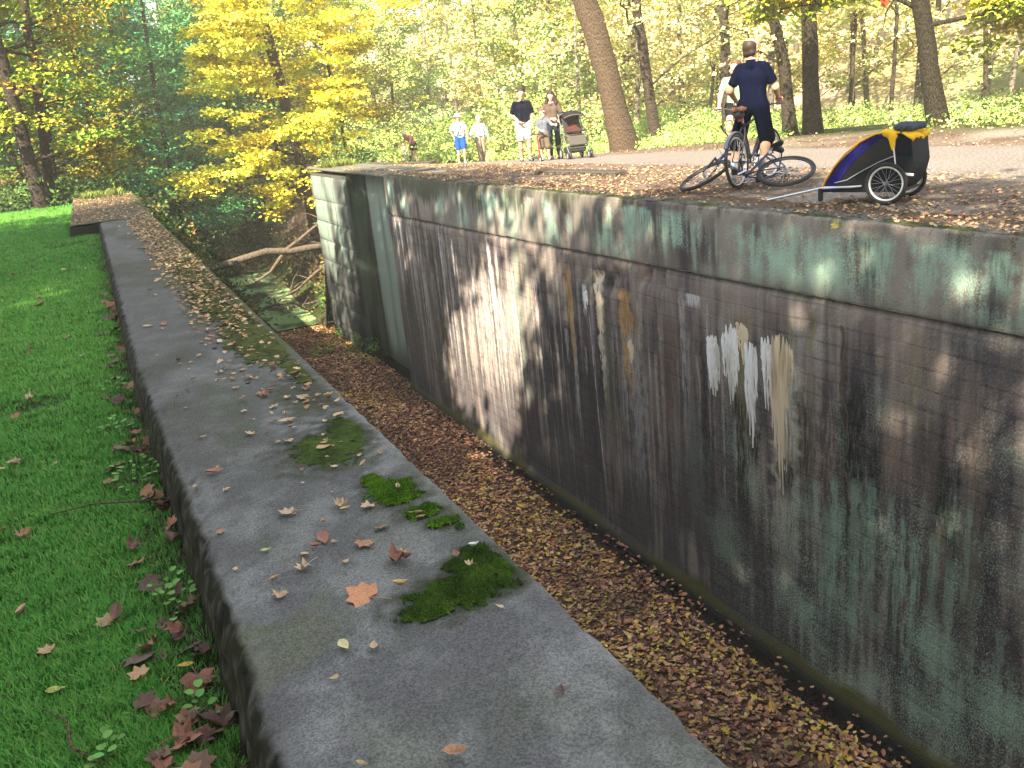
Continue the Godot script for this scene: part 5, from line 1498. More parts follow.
# a moss cushion: a bumpy mound with a ragged outline and a pile of short stems
func moss(label: String, blobs: Array, c0: Color, c1: Color, thick: float, cell: float) -> void:
	var lo := Vector2(9, 99)
	var hi := Vector2(-9, -99)
	for b in blobs:
		lo = lo.min(b[0] - b[1] * 1.35); hi = hi.max(b[0] + b[1] * 1.35)
	var mid := (lo + hi) * 0.5
	var t := thing("moss_patch", label, "moss", Vector3(mid.x, 0, mid.y), 0.0, "moss on the near wall")
	var nx := int((hi.x - lo.x) / cell) + 1
	var nz := int((hi.y - lo.y) / cell) + 1
	var hgt := func(x: float, z: float) -> float:
		var f := -1.0
		for b in blobs:
			var q: Vector2 = (Vector2(x, z) - b[0]) / b[1]
			f = maxf(f, 1.0 - q.length_squared())
		f += n2.get_noise_2d(x * 300.0, z * 300.0) * 0.75 + n1.get_noise_2d(x * 1100.0, z * 1100.0) * 0.45 + n1.get_noise_2d(x * 120.0, z * 120.0) * 0.55
		return f
	var o := MB.new()
	var id := {}
	var where := []
	var tints := []
	for i in nz + 1:
		for k in nx + 1:
			var x := lo.x + k * cell
			var z := lo.y + i * cell
			var f: float = (hgt as Callable).call(x, z)
			if f < -0.08 or x > 0.985: continue
			var y: float = thick * sqrt(clampf(f, 0, 1)) * (0.75 + 0.5 * n2.get_noise_2d(x * 420.0, z * 420.0)) - (0.006 if f < 0.0 else 0.0)
			o.col = vary(c0.lerp(c1, clampf(n1.get_noise_2d(x * 90.0, z * 90.0) + 0.45, 0, 1)), 0.2)
			id[i * 4096 + k] = o.vert(Vector3(x - mid.x, y, z - mid.y), Vector3.UP)
			if f > 0.05:
				for j in 2:
					where.append(xf(Vector3(x - mid.x + rnd(-0.5, 0.5) * cell, y, z - mid.y + rnd(-0.5, 0.5) * cell), rnd(0, TAU), Vector3(rnd(-0.5, 0.5), 0, rnd(-0.5, 0.5)), rnd(0.6, 1.2) * clampf(thick / 0.02, 0.5, 1.2)))
					tints.append(vary(c0.lerp(c1, clampf(n1.get_noise_2d(x * 90.0, z * 90.0) + 0.5, 0, 1)), 0.3))
	for i in nz:
		for k in nx:
			var p := [i * 4096 + k, i * 4096 + k + 1, (i + 1) * 4096 + k + 1, (i + 1) * 4096 + k]
			if p.all(func(q): return id.has(q)):
				o.tri(id[p[0]], id[p[1]], id[p[2]]); o.tri(id[p[0]], id[p[2]], id[p[3]])
	o.smooth()
	part("cushion", o, M.moss, t)
	if not T.has("sprig"):
		var s := MB.new()
		for q in 3:
			var a := TAU * q / 3.0
			var d := Vector3(cos(a), 0, sin(a)) * 0.0016
			var e := Vector3(-d.z, 0, d.x)
			var k := s.vert(d - e * 0.6, Vector3.UP); s.vert(d + e * 0.6, Vector3.UP); s.vert(d * 2.6 + Vector3(0, 0.0075, 0), Vector3.UP)
			s.tri(k, k + 1, k + 2)
		T.sprig = s.mesh()
	many("moss_pile", T.sprig, M.moss, where, tints, t)

func build_moss() -> void:
	rng.seed = 95
	moss("dark green moss patch nearest the viewer, by the outer edge of the wall", [[Vector2(0.80, -2.41), Vector2(0.185, 0.105)], [Vector2(0.92, -2.50), Vector2(0.13, 0.13)], [Vector2(0.67, -2.35), Vector2(0.11, 0.055)], [Vector2(0.93, -2.63), Vector2(0.045, 0.04)], [Vector2(0.84, -2.58), Vector2(0.03, 0.03)]], Color(0.030, 0.055, 0.010), Color(0.075, 0.135, 0.018), 0.02, 0.0055)
	moss("bright green moss cushions, second patch along the wall top", [[Vector2(0.85, -3.28), Vector2(0.10, 0.14)], [Vector2(0.88, -3.03), Vector2(0.075, 0.06)], [Vector2(0.92, -2.90), Vector2(0.06, 0.04)], [Vector2(0.955, -2.82), Vector2(0.018, 0.02)], [Vector2(0.80, -3.45), Vector2(0.05, 0.07)]], Color(0.045, 0.10, 0.008), Color(0.10, 0.20, 0.014), 0.022, 0.006)
	moss("thin olive moss mat with tan leaves on it, third patch along the wall top", [[Vector2(0.74, -3.95), Vector2(0.17, 0.24)], [Vector2(0.88, -4.15), Vector2(0.08, 0.2)]], Color(0.025, 0.038, 0.009), Color(0.055, 0.085, 0.016), 0.010, 0.009)
	moss("long mat of moss along the outer half of the far wall top", [[Vector2(0.85, -6.6), Vector2(0.24, 1.0)], [Vector2(0.82, -8.4), Vector2(0.22, 1.2)], [Vector2(0.85, -10.5), Vector2(0.2, 1.4)], [Vector2(0.92, -5.5), Vector2(0.08, 0.4)]], Color(0.032, 0.038, 0.012), Color(0.070, 0.085, 0.022), 0.014, 0.022)
# ---------------------------------------------------------------- people
# joints for a body 1.75 m tall that faces -z; every figure overrides those that its pose moves
func joints(over: Dictionary) -> Dictionary:
	var j := {"pelvis": Vector3(0, 0.96, 0), "waist": Vector3(0, 1.11, 0.0), "chest": Vector3(0, 1.30, 0.01), "neck": Vector3(0, 1.47, 0.015), "head": Vector3(0, 1.62, -0.005), "look": Vector3(0, 0, -1),
		"sh_l": Vector3(-0.168, 1.415, 0.01), "el_l": Vector3(-0.225, 1.13, 0.03), "wr_l": Vector3(-0.245, 0.88, -0.05), "hand_l": Vector3(0, -1, -0.2),
		"sh_r": Vector3(0.168, 1.415, 0.01), "el_r": Vector3(0.225, 1.13, 0.03), "wr_r": Vector3(0.245, 0.88, -0.05), "hand_r": Vector3(0, -1, -0.2),
		"hip_l": Vector3(-0.09, 0.93, 0), "kn_l": Vector3(-0.105, 0.50, -0.02), "an_l": Vector3(-0.11, 0.085, 0.03), "toe_l": Vector3(-0.125, 0.03, -0.13),
		"hip_r": Vector3(0.09, 0.93, 0), "kn_r": Vector3(0.105, 0.50, -0.02), "an_r": Vector3(0.11, 0.085, 0.03), "toe_r": Vector3(0.125, 0.03, -0.13)}
	for k in over: j[k] = over[k]
	return j

func along(a: Vector3, b: Vector3, t: float) -> Vector3:
	return a + (b - a) * t

func person(label: String, at: Vector3, yaw: float, size: float, over: Dictionary, look: Dictionary, group := "") -> Node3D:
	var J := joints(over)
	var o := thing("person", label, "person", at, yaw, group)
	var cell: float = look.get("cell", 0.018)
	var w: float = look.get("build", 1.0)                 # stoutness
	var child: bool = look.get("child", false)
	var hs: float = look.get("head", 1.0)
	var skin: Material = look.get("skin", M.skin)
	var b := Body.new()
	var torso := func(B: Body, inf: float) -> void:
		for s in [-1.0, 1.0]:
			var r: Vector3 = (J.sh_r - J.sh_l).normalized() * s
			B.cap(J.pelvis + r * 0.065 * w, J.waist + r * 0.055 * w, 0.098 * w + inf, 0.088 * w + inf)
			B.cap(J.waist + r * 0.055 * w, J.chest + r * 0.075, 0.088 * w + inf, 0.098 * w + inf)
			B.cap(J.chest + r * 0.075, along(J.neck, J.sh_r if s > 0 else J.sh_l, 0.62) - Vector3(0, 0.04, 0), 0.092 * w + inf, 0.062 + inf)
			B.cap(along(J.chest, J.neck, 0.9), along(J.neck, J.sh_r if s > 0 else J.sh_l, 0.75) - Vector3(0, 0.012, 0), 0.055 + inf, 0.046 + inf)
	(torso as Callable).call(b, 0.0)
	b.cap(J.neck - Vector3(0, 0.03, 0), along(J.neck, J.head, 0.75), 0.054, 0.050)
	for s in ["_l", "_r"]:
		b.cap(J["sh" + s], J["el" + s], 0.052 * w, 0.041)
		b.cap(J["el" + s], J["wr" + s], 0.041, 0.027)
		b.cap(J["hip" + s], J["kn" + s], 0.084 * w, 0.055)
		b.cap(J["kn" + s], along(J["kn" + s], J["an" + s], 0.35) + (J["kn" + s] - J["an" + s]).cross(J.sh_r - J.sh_l).normalized() * 0.012, 0.054, 0.055)
		b.cap(along(J["kn" + s], J["an" + s], 0.35), J["an" + s], 0.052, 0.036)
		b.cap(J["an" + s], J["toe" + s], 0.036, 0.03)
	var m := MB.new()
	b.into(m, cell, 0.035)
	# the head, on a finer grid
	var f: Vector3 = J.look.normalized()
	var up: Vector3 = (J.head - J.neck).normalized()
	var rt := f.cross(up).normalized()
	up = rt.cross(f).normalized()
	var H := func(x: float, y: float, z: float) -> Vector3: return J.head + (rt * x + up * y + f * z) * hs
	var h := Body.new()
	h.ball(H.call(0, 0.045, -0.018), 0.088 * hs)
	h.ball(H.call(0, 0.03, 0.022), 0.078 * hs)
	h.cap(H.call(0, -0.01, 0.035), H.call(0, -0.082, 0.048), 0.062 * hs, 0.036 * hs)
	h.cap(H.call(0, 0.02, 0.096), H.call(0, -0.022, 0.110), 0.008 * hs, 0.013 * hs)
	h.cap(H.call(-0.03, 0.028, 0.088), H.call(0.03, 0.028, 0.088), 0.012 * hs, 0.012 * hs)
	h.cap(H.call(-0.018, -0.056, 0.080), H.call(0.018, -0.056, 0.080), 0.010 * hs, 0.010 * hs)
	for s in [-1.0, 1.0]: h.cap(H.call(0.082 * s, 0.025, -0.005), H.call(0.078 * s, -0.025, 0.0), 0.014 * hs, 0.010 * hs)
	h.cap(H.call(0, -0.02, -0.01), along(J.head, J.neck, 0.7), 0.055 * hs, 0.050)
	h.into(m, look.get("head_cell", 0.009), 0.02)
	# hands: palm, four unequal fingers, thumb; curled round what they hold when asked
	for s in ["_l", "_r"]:
		var d: Vector3 = J["hand" + s].normalized()
		var wr: Vector3 = J["wr" + s]
		var side: Vector3 = look.get("palm" + s, (J.sh_r - J.sh_l).normalized() * (-1.0 if s == "_r" else 1.0))   # the way the palm faces
		side = (side - d * side.dot(d)).normalized()
		var across := d.cross(side).normalized()
		var thumb: float = look.get("thumb" + s, 1.0 if s == "_r" else -1.0)
		var g: float = look.get("grip" + s, 0.35)
		var k := Body.new()
		k.cap(wr - d * 0.02, wr + d * 0.03, 0.024, 0.022)
		for q in 4:
			var e := (q - 1.5) * 0.019
			var p0: Vector3 = wr + d * 0.035 + across * e * 0.7
			var p1: Vector3 = wr + d * (0.088 - absf(q - 1.2) * 0.004) + across * e
			k.cap(p0, p1, 0.015, 0.0115)
			var l: float = [0.040, 0.046, 0.043, 0.033][q]
			var a1 := g * 1.2
			var d1 := d * cos(a1) + side * sin(a1)
			var d2 := d * cos(a1 * 2.1) + side * sin(a1 * 2.1)
			k.cap(p1, p1 + d1 * l, 0.0100, 0.0088)
			k.cap(p1 + d1 * l, p1 + d1 * l + d2 * l * 0.8, 0.0088, 0.0072)
		var tb: Vector3 = wr + d * 0.025 - across * 0.022 * thumb
		var t1: Vector3 = tb + (d * 0.6 - across * 0.75 * thumb + side * 0.3).normalized() * 0.036
		k.cap(tb, t1, 0.013, 0.0105)
		k.cap(t1, t1 + (d * 0.8 - across * 0.2 * thumb + side * (0.2 + g)).normalized() * 0.03, 0.0105, 0.0085)
		k.into(m, look.get("hand_cell", 0.007), 0.007)
	part("body", m, skin, o)
	for s in [-1.0, 1.0]:
		var e := MB.new()
		e.ball(Transform3D(Basis(), H.call(0.031 * s, 0.012, 0.086)), Vector3.ONE * 0.0105 * hs, 8, 6)
		part("eye", e, M.eye, o)
	var mo := MB.new()
	mo.ball(Transform3D(Basis(rt, up, f), H.call(0, -0.056, 0.086)), Vector3(0.023, 0.005, 0.006) * hs, 8, 6)
	part("mouth", mo, mat(Color(0.30, 0.10, 0.08), 0.5), o)
	# shirt
	if look.has("shirt"):
		var c := Body.new()
		(torso as Callable).call(c, 0.012)
		if not look.get("sleeveless", false):
			for s in ["_l", "_r"]:
				var t: float = look.get("sleeve", 0.6)
				c.cap(J["sh" + s], along(J["sh" + s], J["el" + s], minf(t, 1.0)), 0.061 * w, 0.062 * w, t < 1.0)
				if t > 1.0: c.cap(J["el" + s], along(J["el" + s], J["wr" + s], t - 1.0), 0.054 * w, 0.042, true)
		var dn: Vector3 = (J.pelvis - J.waist).normalized()
		c.cut(dn, J.pelvis + dn * look.get("hem", 0.05))
		c.cut((J.neck - J.chest).normalized(), J.neck + Vector3(0, look.get("collar", 0.005), 0))
		var sm := MB.new()
		c.into(sm, cell * 0.9, 0.03)
		for i in sm.v.size(): sm.v[i] += sm.n[i] * (n2.get_noise_3d(sm.v[i].x * 45.0, sm.v[i].y * 45.0, sm.v[i].z * 45.0) * 0.012)
		var shirt := part("shirt", sm, cloth(look.shirt), o)
		if not look.get("sleeveless", false) and look.get("sleeve", 0.6) < 1.2:
			sm = MB.new()
			var nd: Vector3 = (J.head - J.neck).normalized()
			var cx := Basis(Vector3.RIGHT.slerp(rt, 0.3).normalized(), nd, Vector3.RIGHT.slerp(rt, 0.3).normalized().cross(nd))
			sm.lathe(Transform3D(cx, J.neck), [Vector2(0.078, -0.012), Vector2(0.066, 0.022), Vector2(0.060, 0.026), Vector2(0.056, 0.0)], 18)
			part("collar", sm, cloth(look.shirt * 0.8), shirt)
	# trousers or shorts
	if look.has("pants"):
		var c := Body.new()
		var t: float = look.get("leg", 1.0)               # 1 = to the knee, 2 = to the ankle
		for s in ["_l", "_r"]:
			var r: Vector3 = (J.hip_r - J.hip_l).normalized() * (1.0 if s == "_r" else -1.0)
			c.cap(J.waist + r * 0.045 * w, J["hip" + s], 0.096 * w, 0.106 * w)
			c.cap(J["hip" + s], along(J["hip" + s], J["kn" + s], minf(t, 1.0)), 0.104 * w, look.get("wide", 0.078), t <= 1.0)
			if t > 1.0: c.cap(J["kn" + s], along(J["kn" + s], J["an" + s], t - 1.0), look.get("wide", 0.078), look.get("cuff", 0.058), true)
		c.cut((J.waist - J.pelvis).normalized(), along(J.pelvis, J.waist, 0.62))
		var sm := MB.new()
		c.into(sm, cell * 0.9, 0.03)
		for i in sm.v.size(): sm.v[i] += sm.n[i] * (n2.get_noise_3d(sm.v[i].x * 40.0, sm.v[i].y * 40.0, sm.v[i].z * 40.0) * 0.012)
		part("trousers" if t > 1.3 else "shorts", sm, cloth(look.pants), o)
	for s in ["_l", "_r"]:
		var c := Body.new()
		var a: Vector3 = J["an" + s]
		var q: Vector3 = J["toe" + s]
		var back := (a - q)
		back.y = 0
		c.cap(a + Vector3(0, -0.045, 0) + back.normalized() * 0.035, q, 0.040, 0.036)
		c.cap(a + Vector3(0, -0.02, 0), a + Vector3(0, -0.045, 0), 0.046, 0.046)
		if look.get("socks", 0.0) > 0.0: pass
		c.cut(Vector3.DOWN, Vector3(0, minf(q.y - 0.03, a.y - 0.084), 0))
		var sm := MB.new()
		c.into(sm, minf(cell, 0.013), 0.02)
		part("shoe", sm, cloth(look.get("shoes", Color(0.05, 0.05, 0.055)), 0.7), o)
		if look.has("sock"):
			var k := Body.new()
			k.cap(a - Vector3(0, 0.02, 0), along(a, J["kn" + s], 0.22), 0.045, 0.048, true)
			sm = MB.new()
			k.into(sm, 0.014, 0.02)
			part("sock", sm, cloth(look.sock), o)
	if look.has("hair"):
		var c := Body.new()
		if look.get("hair_type", "short") != "bald":
			c.ball(H.call(0, 0.058, -0.024), 0.093 * hs)
			c.ball(H.call(0, 0.075, 0.01), 0.080 * hs)
		else:                                              # a fringe that leaves the top of the head bare
			c.ball(H.call(0, 0.043, -0.022), 0.0925 * hs)
			c.cap(H.call(-0.03, -0.03, -0.055), H.call(0.03, -0.03, -0.055), 0.048 * hs, 0.048 * hs)
			c.cut(up * 0.72 + f * 0.70, H.call(0, 0.098, -0.045))
		if look.get("hair_type", "short") == "long":
			for q in 9:
				var an := lerpf(-1.9, 1.9, q / 8.0)
				var x := sin(an)
				var z := -cos(an)
				c.cap(H.call(x * 0.075, 0.05, -0.02 + z * 0.06), H.call(x * 0.135, -0.16, -0.01 + z * 0.09), 0.045, 0.05)
				c.cap(H.call(x * 0.135, -0.16, -0.01 + z * 0.09), H.call(x * 0.15, -0.32 - 0.02 * (q % 3), 0.0 + z * 0.08), 0.05, 0.028)
		# clear of the face
		var sm := MB.new()
		if look.get("hair_type", "short") != "long" and look.get("hair_type", "short") != "bald": c.cut((f * 0.8 - up * 0.62), H.call(0, 0.045, 0.052))
		c.into(sm, 0.010, 0.02)
		for i in sm.v.size(): sm.v[i] += sm.n[i] * n2.get_noise_3d(sm.v[i].x * 160.0, sm.v[i].y * 60.0, sm.v[i].z * 160.0) * 0.012
		part("hair", sm, mat(look.hair, 0.6), o)
	var hx := Transform3D(Basis(rt, up, -f), J.head)
	if look.has("hat"):
		var c := MB.new()
		var k: String = look.hat[0]
		if k == "brim":
			c.lathe(hx * Transform3D(Basis(), Vector3(0, 0.07, 0.012)), [Vector2(0.098, -0.002), Vector2(0.165, -0.018), Vector2(0.172, -0.012), Vector2(0.104, 0.008), Vector2(0.098, 0.05), Vector2(0.085, 0.085), Vector2(0.05, 0.092), Vector2(0.001, 0.084)], 24)
			part("sun_hat", c, cloth(look.hat[1]), o)
			c = MB.new()
			c.lathe(hx * Transform3D(Basis(), Vector3(0, 0.07, 0.012)), [Vector2(0.1055, 0.008), Vector2(0.1025, 0.03)], 24)
			part("hat_band", c, cloth(look.hat[2]), o)
		elif k == "cap":
			c.lathe(hx * Transform3D(Basis(), Vector3(0, 0.045, 0.005)), [Vector2(0.103, 0.0), Vector2(0.103, 0.03), Vector2(0.09, 0.07), Vector2(0.055, 0.098), Vector2(0.001, 0.106)], 22)
			part("cap", c, cloth(look.hat[1]), o)
			c = MB.new()
			c.ball(hx * Transform3D(Basis.from_euler(Vector3(-0.18, 0, 0)), Vector3(0, 0.052, -0.125)), Vector3(0.078, 0.008, 0.075), 16, 6)
			part("cap_peak", c, cloth(look.hat[2]), o)
		elif k == "helmet":
			c.ball(hx * Transform3D(Basis(), Vector3(0, 0.075, 0.0)), Vector3(0.112, 0.085, 0.140), 22, 12)
			part("helmet", c, mat(look.hat[1], 0.35), o)
			for q in 3:
				c = MB.new()
				c.ball(hx * Transform3D(Basis(), Vector3((q - 1) * 0.045, 0.115, 0.0)), Vector3(0.012, 0.045, 0.115 - absf(q - 1) * 0.02), 10, 6)
				part("helmet_vent", c, M.dark, o)
	if look.has("strap"):
		var c := MB.new()
		var pts := []
		for i in 9:
			var t := i / 8.0
			pts.append(along(J.sh_l + Vector3(0.05, 0.05, 0), J.pelvis + Vector3(0.14, 0.03, 0), t) + Vector3(0, 0, -0.128 * w * minf(1.0, sin(t * PI) * 2.0 + 0.2)))
		c.tube(pts, [0.013, 0.013, 0.013, 0.013, 0.013, 0.013, 0.013, 0.013, 0.013], 6)
		part("shoulder_strap", c, cloth(look.strap), o)
	if look.get("belt", false):
		var c := MB.new()
		c.torus(Transform3D(Basis.from_euler(Vector3(PI / 2, 0, 0)).scaled(Vector3(1.35, 1, 1)), along(J.pelvis, J.waist, 0.45)), 0.118 * w, 0.014, 24, 6)
		part("belt", c, M.dark, o)
	o.scale = Vector3.ONE * size / 1.75
	return o

func face_yaw(d: Vector3) -> float:
	return atan2(-d.x, -d.z)

# ---------------------------------------------------------------- bicycles; built upright, heading -z, wheels on y = 0
func wheel(called: String, parent: Node3D, x: Transform3D, R: float, rim: Material, tyre := 0.022, spokes := 24) -> void:
	# x: centre, wheel in the local xy plane
	var o := MB.new()
	o.torus(x, R - tyre, tyre, 44, 9)
	var t := part(called, o, M.rubber, parent)
	o = MB.new()
	o.torus(x, R - tyre * 2.1, tyre * 0.62, 44, 6, TAU, 0.9)
	part("rim", o, rim, t)
	o = MB.new()
	for i in spokes:
		var a := TAU * i / spokes
		var e := a + (0.5 if i % 2 == 0 else -0.5)
		o.tube([x * Vector3(cos(e) * 0.022, sin(e) * 0.022, 0.025 * (1 if i % 4 < 2 else -1)), x * Vector3(cos(a) * (R - tyre * 2.2), sin(a) * (R - tyre * 2.2), 0)], [0.0014, 0.0014], 4, false)
	part("spokes", o, M.steel, t).set_meta("kind", "stuff")
	o = MB.new()
	o.tube([x * Vector3(0, 0, -0.045), x * Vector3(0, 0, -0.03), x * Vector3(0, 0, 0.03), x * Vector3(0, 0, 0.045)], [0.012, 0.024, 0.024, 0.012], 12)
	part("hub", o, M.steel, t)

func bicycle(label: String, cfg: Dictionary) -> Node3D:
	var o := thing("bicycle", label, "bicycle", Vector3.ZERO, 0.0)
	var R: float = cfg.get("R", 0.335)
	var k := R / 0.335
	var side := Basis.from_euler(Vector3(0, PI / 2, 0))       # wheel plane along the bicycle
	var st: float = cfg.get("steer", 0.0)
	var rear := Vector3(0, R, 0.44 * k)
	var bb := Vector3(0, 0.28 * k, 0.0)
	var seat := Vector3(0, 0.80 * k, 0.17 * k)
	var head_t := Vector3(0, 0.86 * k, -0.36 * k)
	var head_b := Vector3(0, 0.70 * k, -0.415 * k)
	var F: Material = cfg.frame
	wheel("rear_wheel", o, Transform3D(side, rear), R, cfg.get("rim", M.steel), cfg.get("tyre", 0.022))
	var fr := MB.new()
	fr.tube([head_b, bb], [0.021 * k, 0.023 * k], 10)
	fr.tube([head_t - Vector3(0, 0.02, 0), seat - Vector3(0, 0.06, 0.01)], [0.017, 0.016], 10)
	fr.tube([bb, seat], [0.018, 0.016], 10)
	for s in [-1.0, 1.0]:
		fr.tube([bb + Vector3(0.02 * s, 0, 0.02), bb + Vector3(0.055 * s, 0.01, 0.16), rear + Vector3(0.06 * s, 0, 0)], [0.011, 0.010, 0.009], 8)
		fr.tube([seat - Vector3(-0.018 * s, 0.07, 0.01), seat + Vector3(0.05 * s, -0.18, 0.09), rear + Vector3(0.06 * s, 0, 0)], [0.009, 0.009, 0.008], 8)
	fr.tube([head_b - Vector3(0, 0.02, -0.007), head_t + Vector3(0, 0.03, 0.01)], [0.022, 0.022], 10)
	part("frame", fr, F, o)
	# fork, front wheel and handlebar turn together
	var axis := (head_t - head_b).normalized()
	var turn := Transform3D(Basis(axis, st), Vector3.ZERO)
	var X := Transform3D(turn.basis, head_b - turn.basis * head_b)
	var front := Vector3(0, R, -0.60 * k)
	wheel("front_wheel", o, X * Transform3D(side, front), R, cfg.get("rim", M.steel), cfg.get("tyre", 0.022))
	var fk := MB.new()
	for s in [-1.0, 1.0]:
		fk.tube([X * (head_b + Vector3(0.05 * s, -0.03, -0.005)), X * (head_b.lerp(front, 0.5) + Vector3(0.056 * s, 0, -0.012)), X * (front + Vector3(0.055 * s, 0, 0))], [0.016, 0.015, 0.010], 8)
	fk.tube([X * (head_b + Vector3(-0.06, -0.03, 0)), X * (head_b + Vector3(0.06, -0.03, 0))], [0.017, 0.017], 8)
	part("fork", fk, cfg.get("fork", F), o)
	var hb := MB.new()
	var top := head_t + axis * 0.07 * k
	hb.tube([X * (head_t + axis * 0.02), X * top, X * (top + Vector3(0, 0.015, -0.09))], [0.015, 0.016, 0.014], 8)
	var hw: float = cfg.get("bar", 0.31)
	var hpts := []
	for i in 9:
		var u := (i / 8.0 - 0.5) * 2.0
		hpts.append(X * (top + Vector3(u * hw, 0.015 + 0.03 * smoothstep(0.15, 0.5, absf(u)), -0.09 + 0.05 * u * u)))
	hb.tube(hpts, [0.0115, 0.0115, 0.0115, 0.012, 0.014, 0.012, 0.0115, 0.0115, 0.0115], 8)
	var bar := part("handlebar", hb, cfg.get("bar_mat", M.dark), o)
	for s in [0, 8]:
		var g := MB.new()
		var a: Vector3 = hpts[s]
		var b2: Vector3 = hpts[1 if s == 0 else 7]
		g.tube([a + (a - b2) * 0.15, b2], [0.0165, 0.0165], 10)
		part("grip", g, M.rubber, bar)
		g = MB.new()
		g.tube([b2 + X.basis * Vector3(0, -0.015, -0.01), b2.lerp(a, 0.7) + X.basis * Vector3(0, -0.02, -0.06)], [0.007, 0.005], 6)
		part("brake_lever", g, M.steel, bar)
	var cb := MB.new()
	for s in [-1.0, 1.0]:
		var p: Vector3 = X * (top + Vector3(0.16 * s, 0.02, -0.09))
		cb.tube([p, p + Vector3(-0.05 * s, 0.05, -0.16), p + Vector3(-0.12 * s, -0.05, -0.2), X * (head_b + Vector3(0.03 * s, 0.05, -0.05))], [0.003, 0.003, 0.003, 0.003], 5, false)
	part("brake_cable", cb, M.dark, o)
	# saddle
	var sd := MB.new()
	sd.tube([seat - Vector3(0, 0.02, 0), seat + Vector3(0, 0.12, 0.03)], [0.0135, 0.0135], 8)
	var spost := part("seat_post", sd, M.steel, o)
	var sb := Body.new()
	var sc := seat + Vector3(0, 0.15, 0.04)
	sb.cap(sc + Vector3(0, 0.005, -0.14), sc + Vector3(0, 0.0, 0.0), 0.022, 0.036)
	for s in [-1.0, 1.0]: sb.cap(sc + Vector3(0, 0, -0.02), sc + Vector3(0.055 * s, 0.006, 0.10), 0.03, 0.04)
	sb.cut(Vector3.DOWN, sc - Vector3(0, 0.022, 0))
	sd = MB.new()
	sb.into(sd, 0.010, 0.03)
	part("saddle", sd, cfg.get("saddle", M.dark), o)
	# cranks, chain ring, pedals, derailleur
	var ca: float = cfg.get("crank", 0.4)
	var cr := MB.new()
	cr.torus(Transform3D(side, bb + Vector3(0.05, 0, 0)), 0.085 * k, 0.006, 28, 5, TAU, 0.5)
	for i in 5: cr.rod(bb + Vector3(0.05, 0, 0), bb + Vector3(0.05, sin(i * 1.2566) * 0.085 * k, cos(i * 1.2566) * 0.085 * k), 0.006, 5)
	part("chain_ring", cr, M.steel, o)
	for s in [-1.0, 1.0]:
		var e := bb + Vector3(0.075 * s, 0, 0)
		var q := e + Vector3(0.01 * s, sin(ca) * 0.17 * k * s, cos(ca) * 0.17 * k * s)
		cr = MB.new()
		cr.tube([bb + Vector3(0.03 * s, 0, 0), e, q], [0.014, 0.014, 0.010], 8)
		var c := part("crank", cr, M.steel, o)
		cr = MB.new()
		cr.box(Transform3D(Basis(), q + Vector3(0.055 * s, 0, 0)), Vector3(0.085, 0.022, 0.075), 0.005)
		part("pedal", cr, M.dark, c)
	cr = MB.new()
	cr.lathe(Transform3D(Basis.from_euler(Vector3(0, 0, PI / 2)), rear + Vector3(0.045, 0, 0)), [Vector2(0.02, -0.012), Vector2(0.045, -0.01), Vector2(0.03, 0.0), Vector2(0.022, 0.012)], 18)
	cr.tube([rear + Vector3(0.06, -0.02, 0), rear + Vector3(0.06, -0.10, -0.03), rear + Vector3(0.055, -0.17, 0.0)], [0.012, 0.009, 0.012], 6)
	part("derailleur", cr, M.dark, o)
	cr = MB.new()
	for e in [[Vector3(0.05, 0.085 * k, 0), Vector3(0.045, 0.04, 0)], [Vector3(0.05, -0.085 * k, 0), Vector3(0.055, -0.16, 0)]]:
		cr.tube([bb + e[0], rear + e[1]], [0.004, 0.004], 4, false)
	part("chain", cr, M.dark, o)
	if cfg.get("fender", false):
		cr = MB.new()
		cr.torus(Transform3D(side * Basis.from_euler(Vector3(0, 0, 0.15)), rear), R + 0.018, 0.016, 26, 6, PI * 0.78, 1.6)
		part("mudguard", cr, cfg.get("fender_mat", M.steel), o)
	if cfg.get("reflector", false):
		cr = MB.new()
		cr.box(Transform3D(Basis(), seat + Vector3(0, 0.03, 0.07)), Vector3(0.07, 0.05, 0.015), 0.006)
		part("reflector", cr, mat(Color(0.5, 0.02, 0.015), 0.25), o)
		cr = MB.new()
		cr.box(Transform3D(Basis.from_euler(Vector3(0.2, 0, 0)), seat + Vector3(0, 0.09, 0.10)), Vector3(0.12, 0.09, 0.12), 0.03)
		part("saddle_bag", cr, M.dark, o)
	if cfg.get("bottle", false):
		cr = MB.new()
		var d := (bb - head_b).normalized()
		cr.tube([head_b + d * 0.22 + Vector3(0, 0.05, 0), head_b + d * 0.38 + Vector3(0, 0.05, 0), head_b + d * 0.41 + Vector3(0, 0.05, 0)], [0.036, 0.036, 0.02], 12)
		part("bottle", cr, mat(Color(0.75, 0.78, 0.8), 0.3), o)
	return o

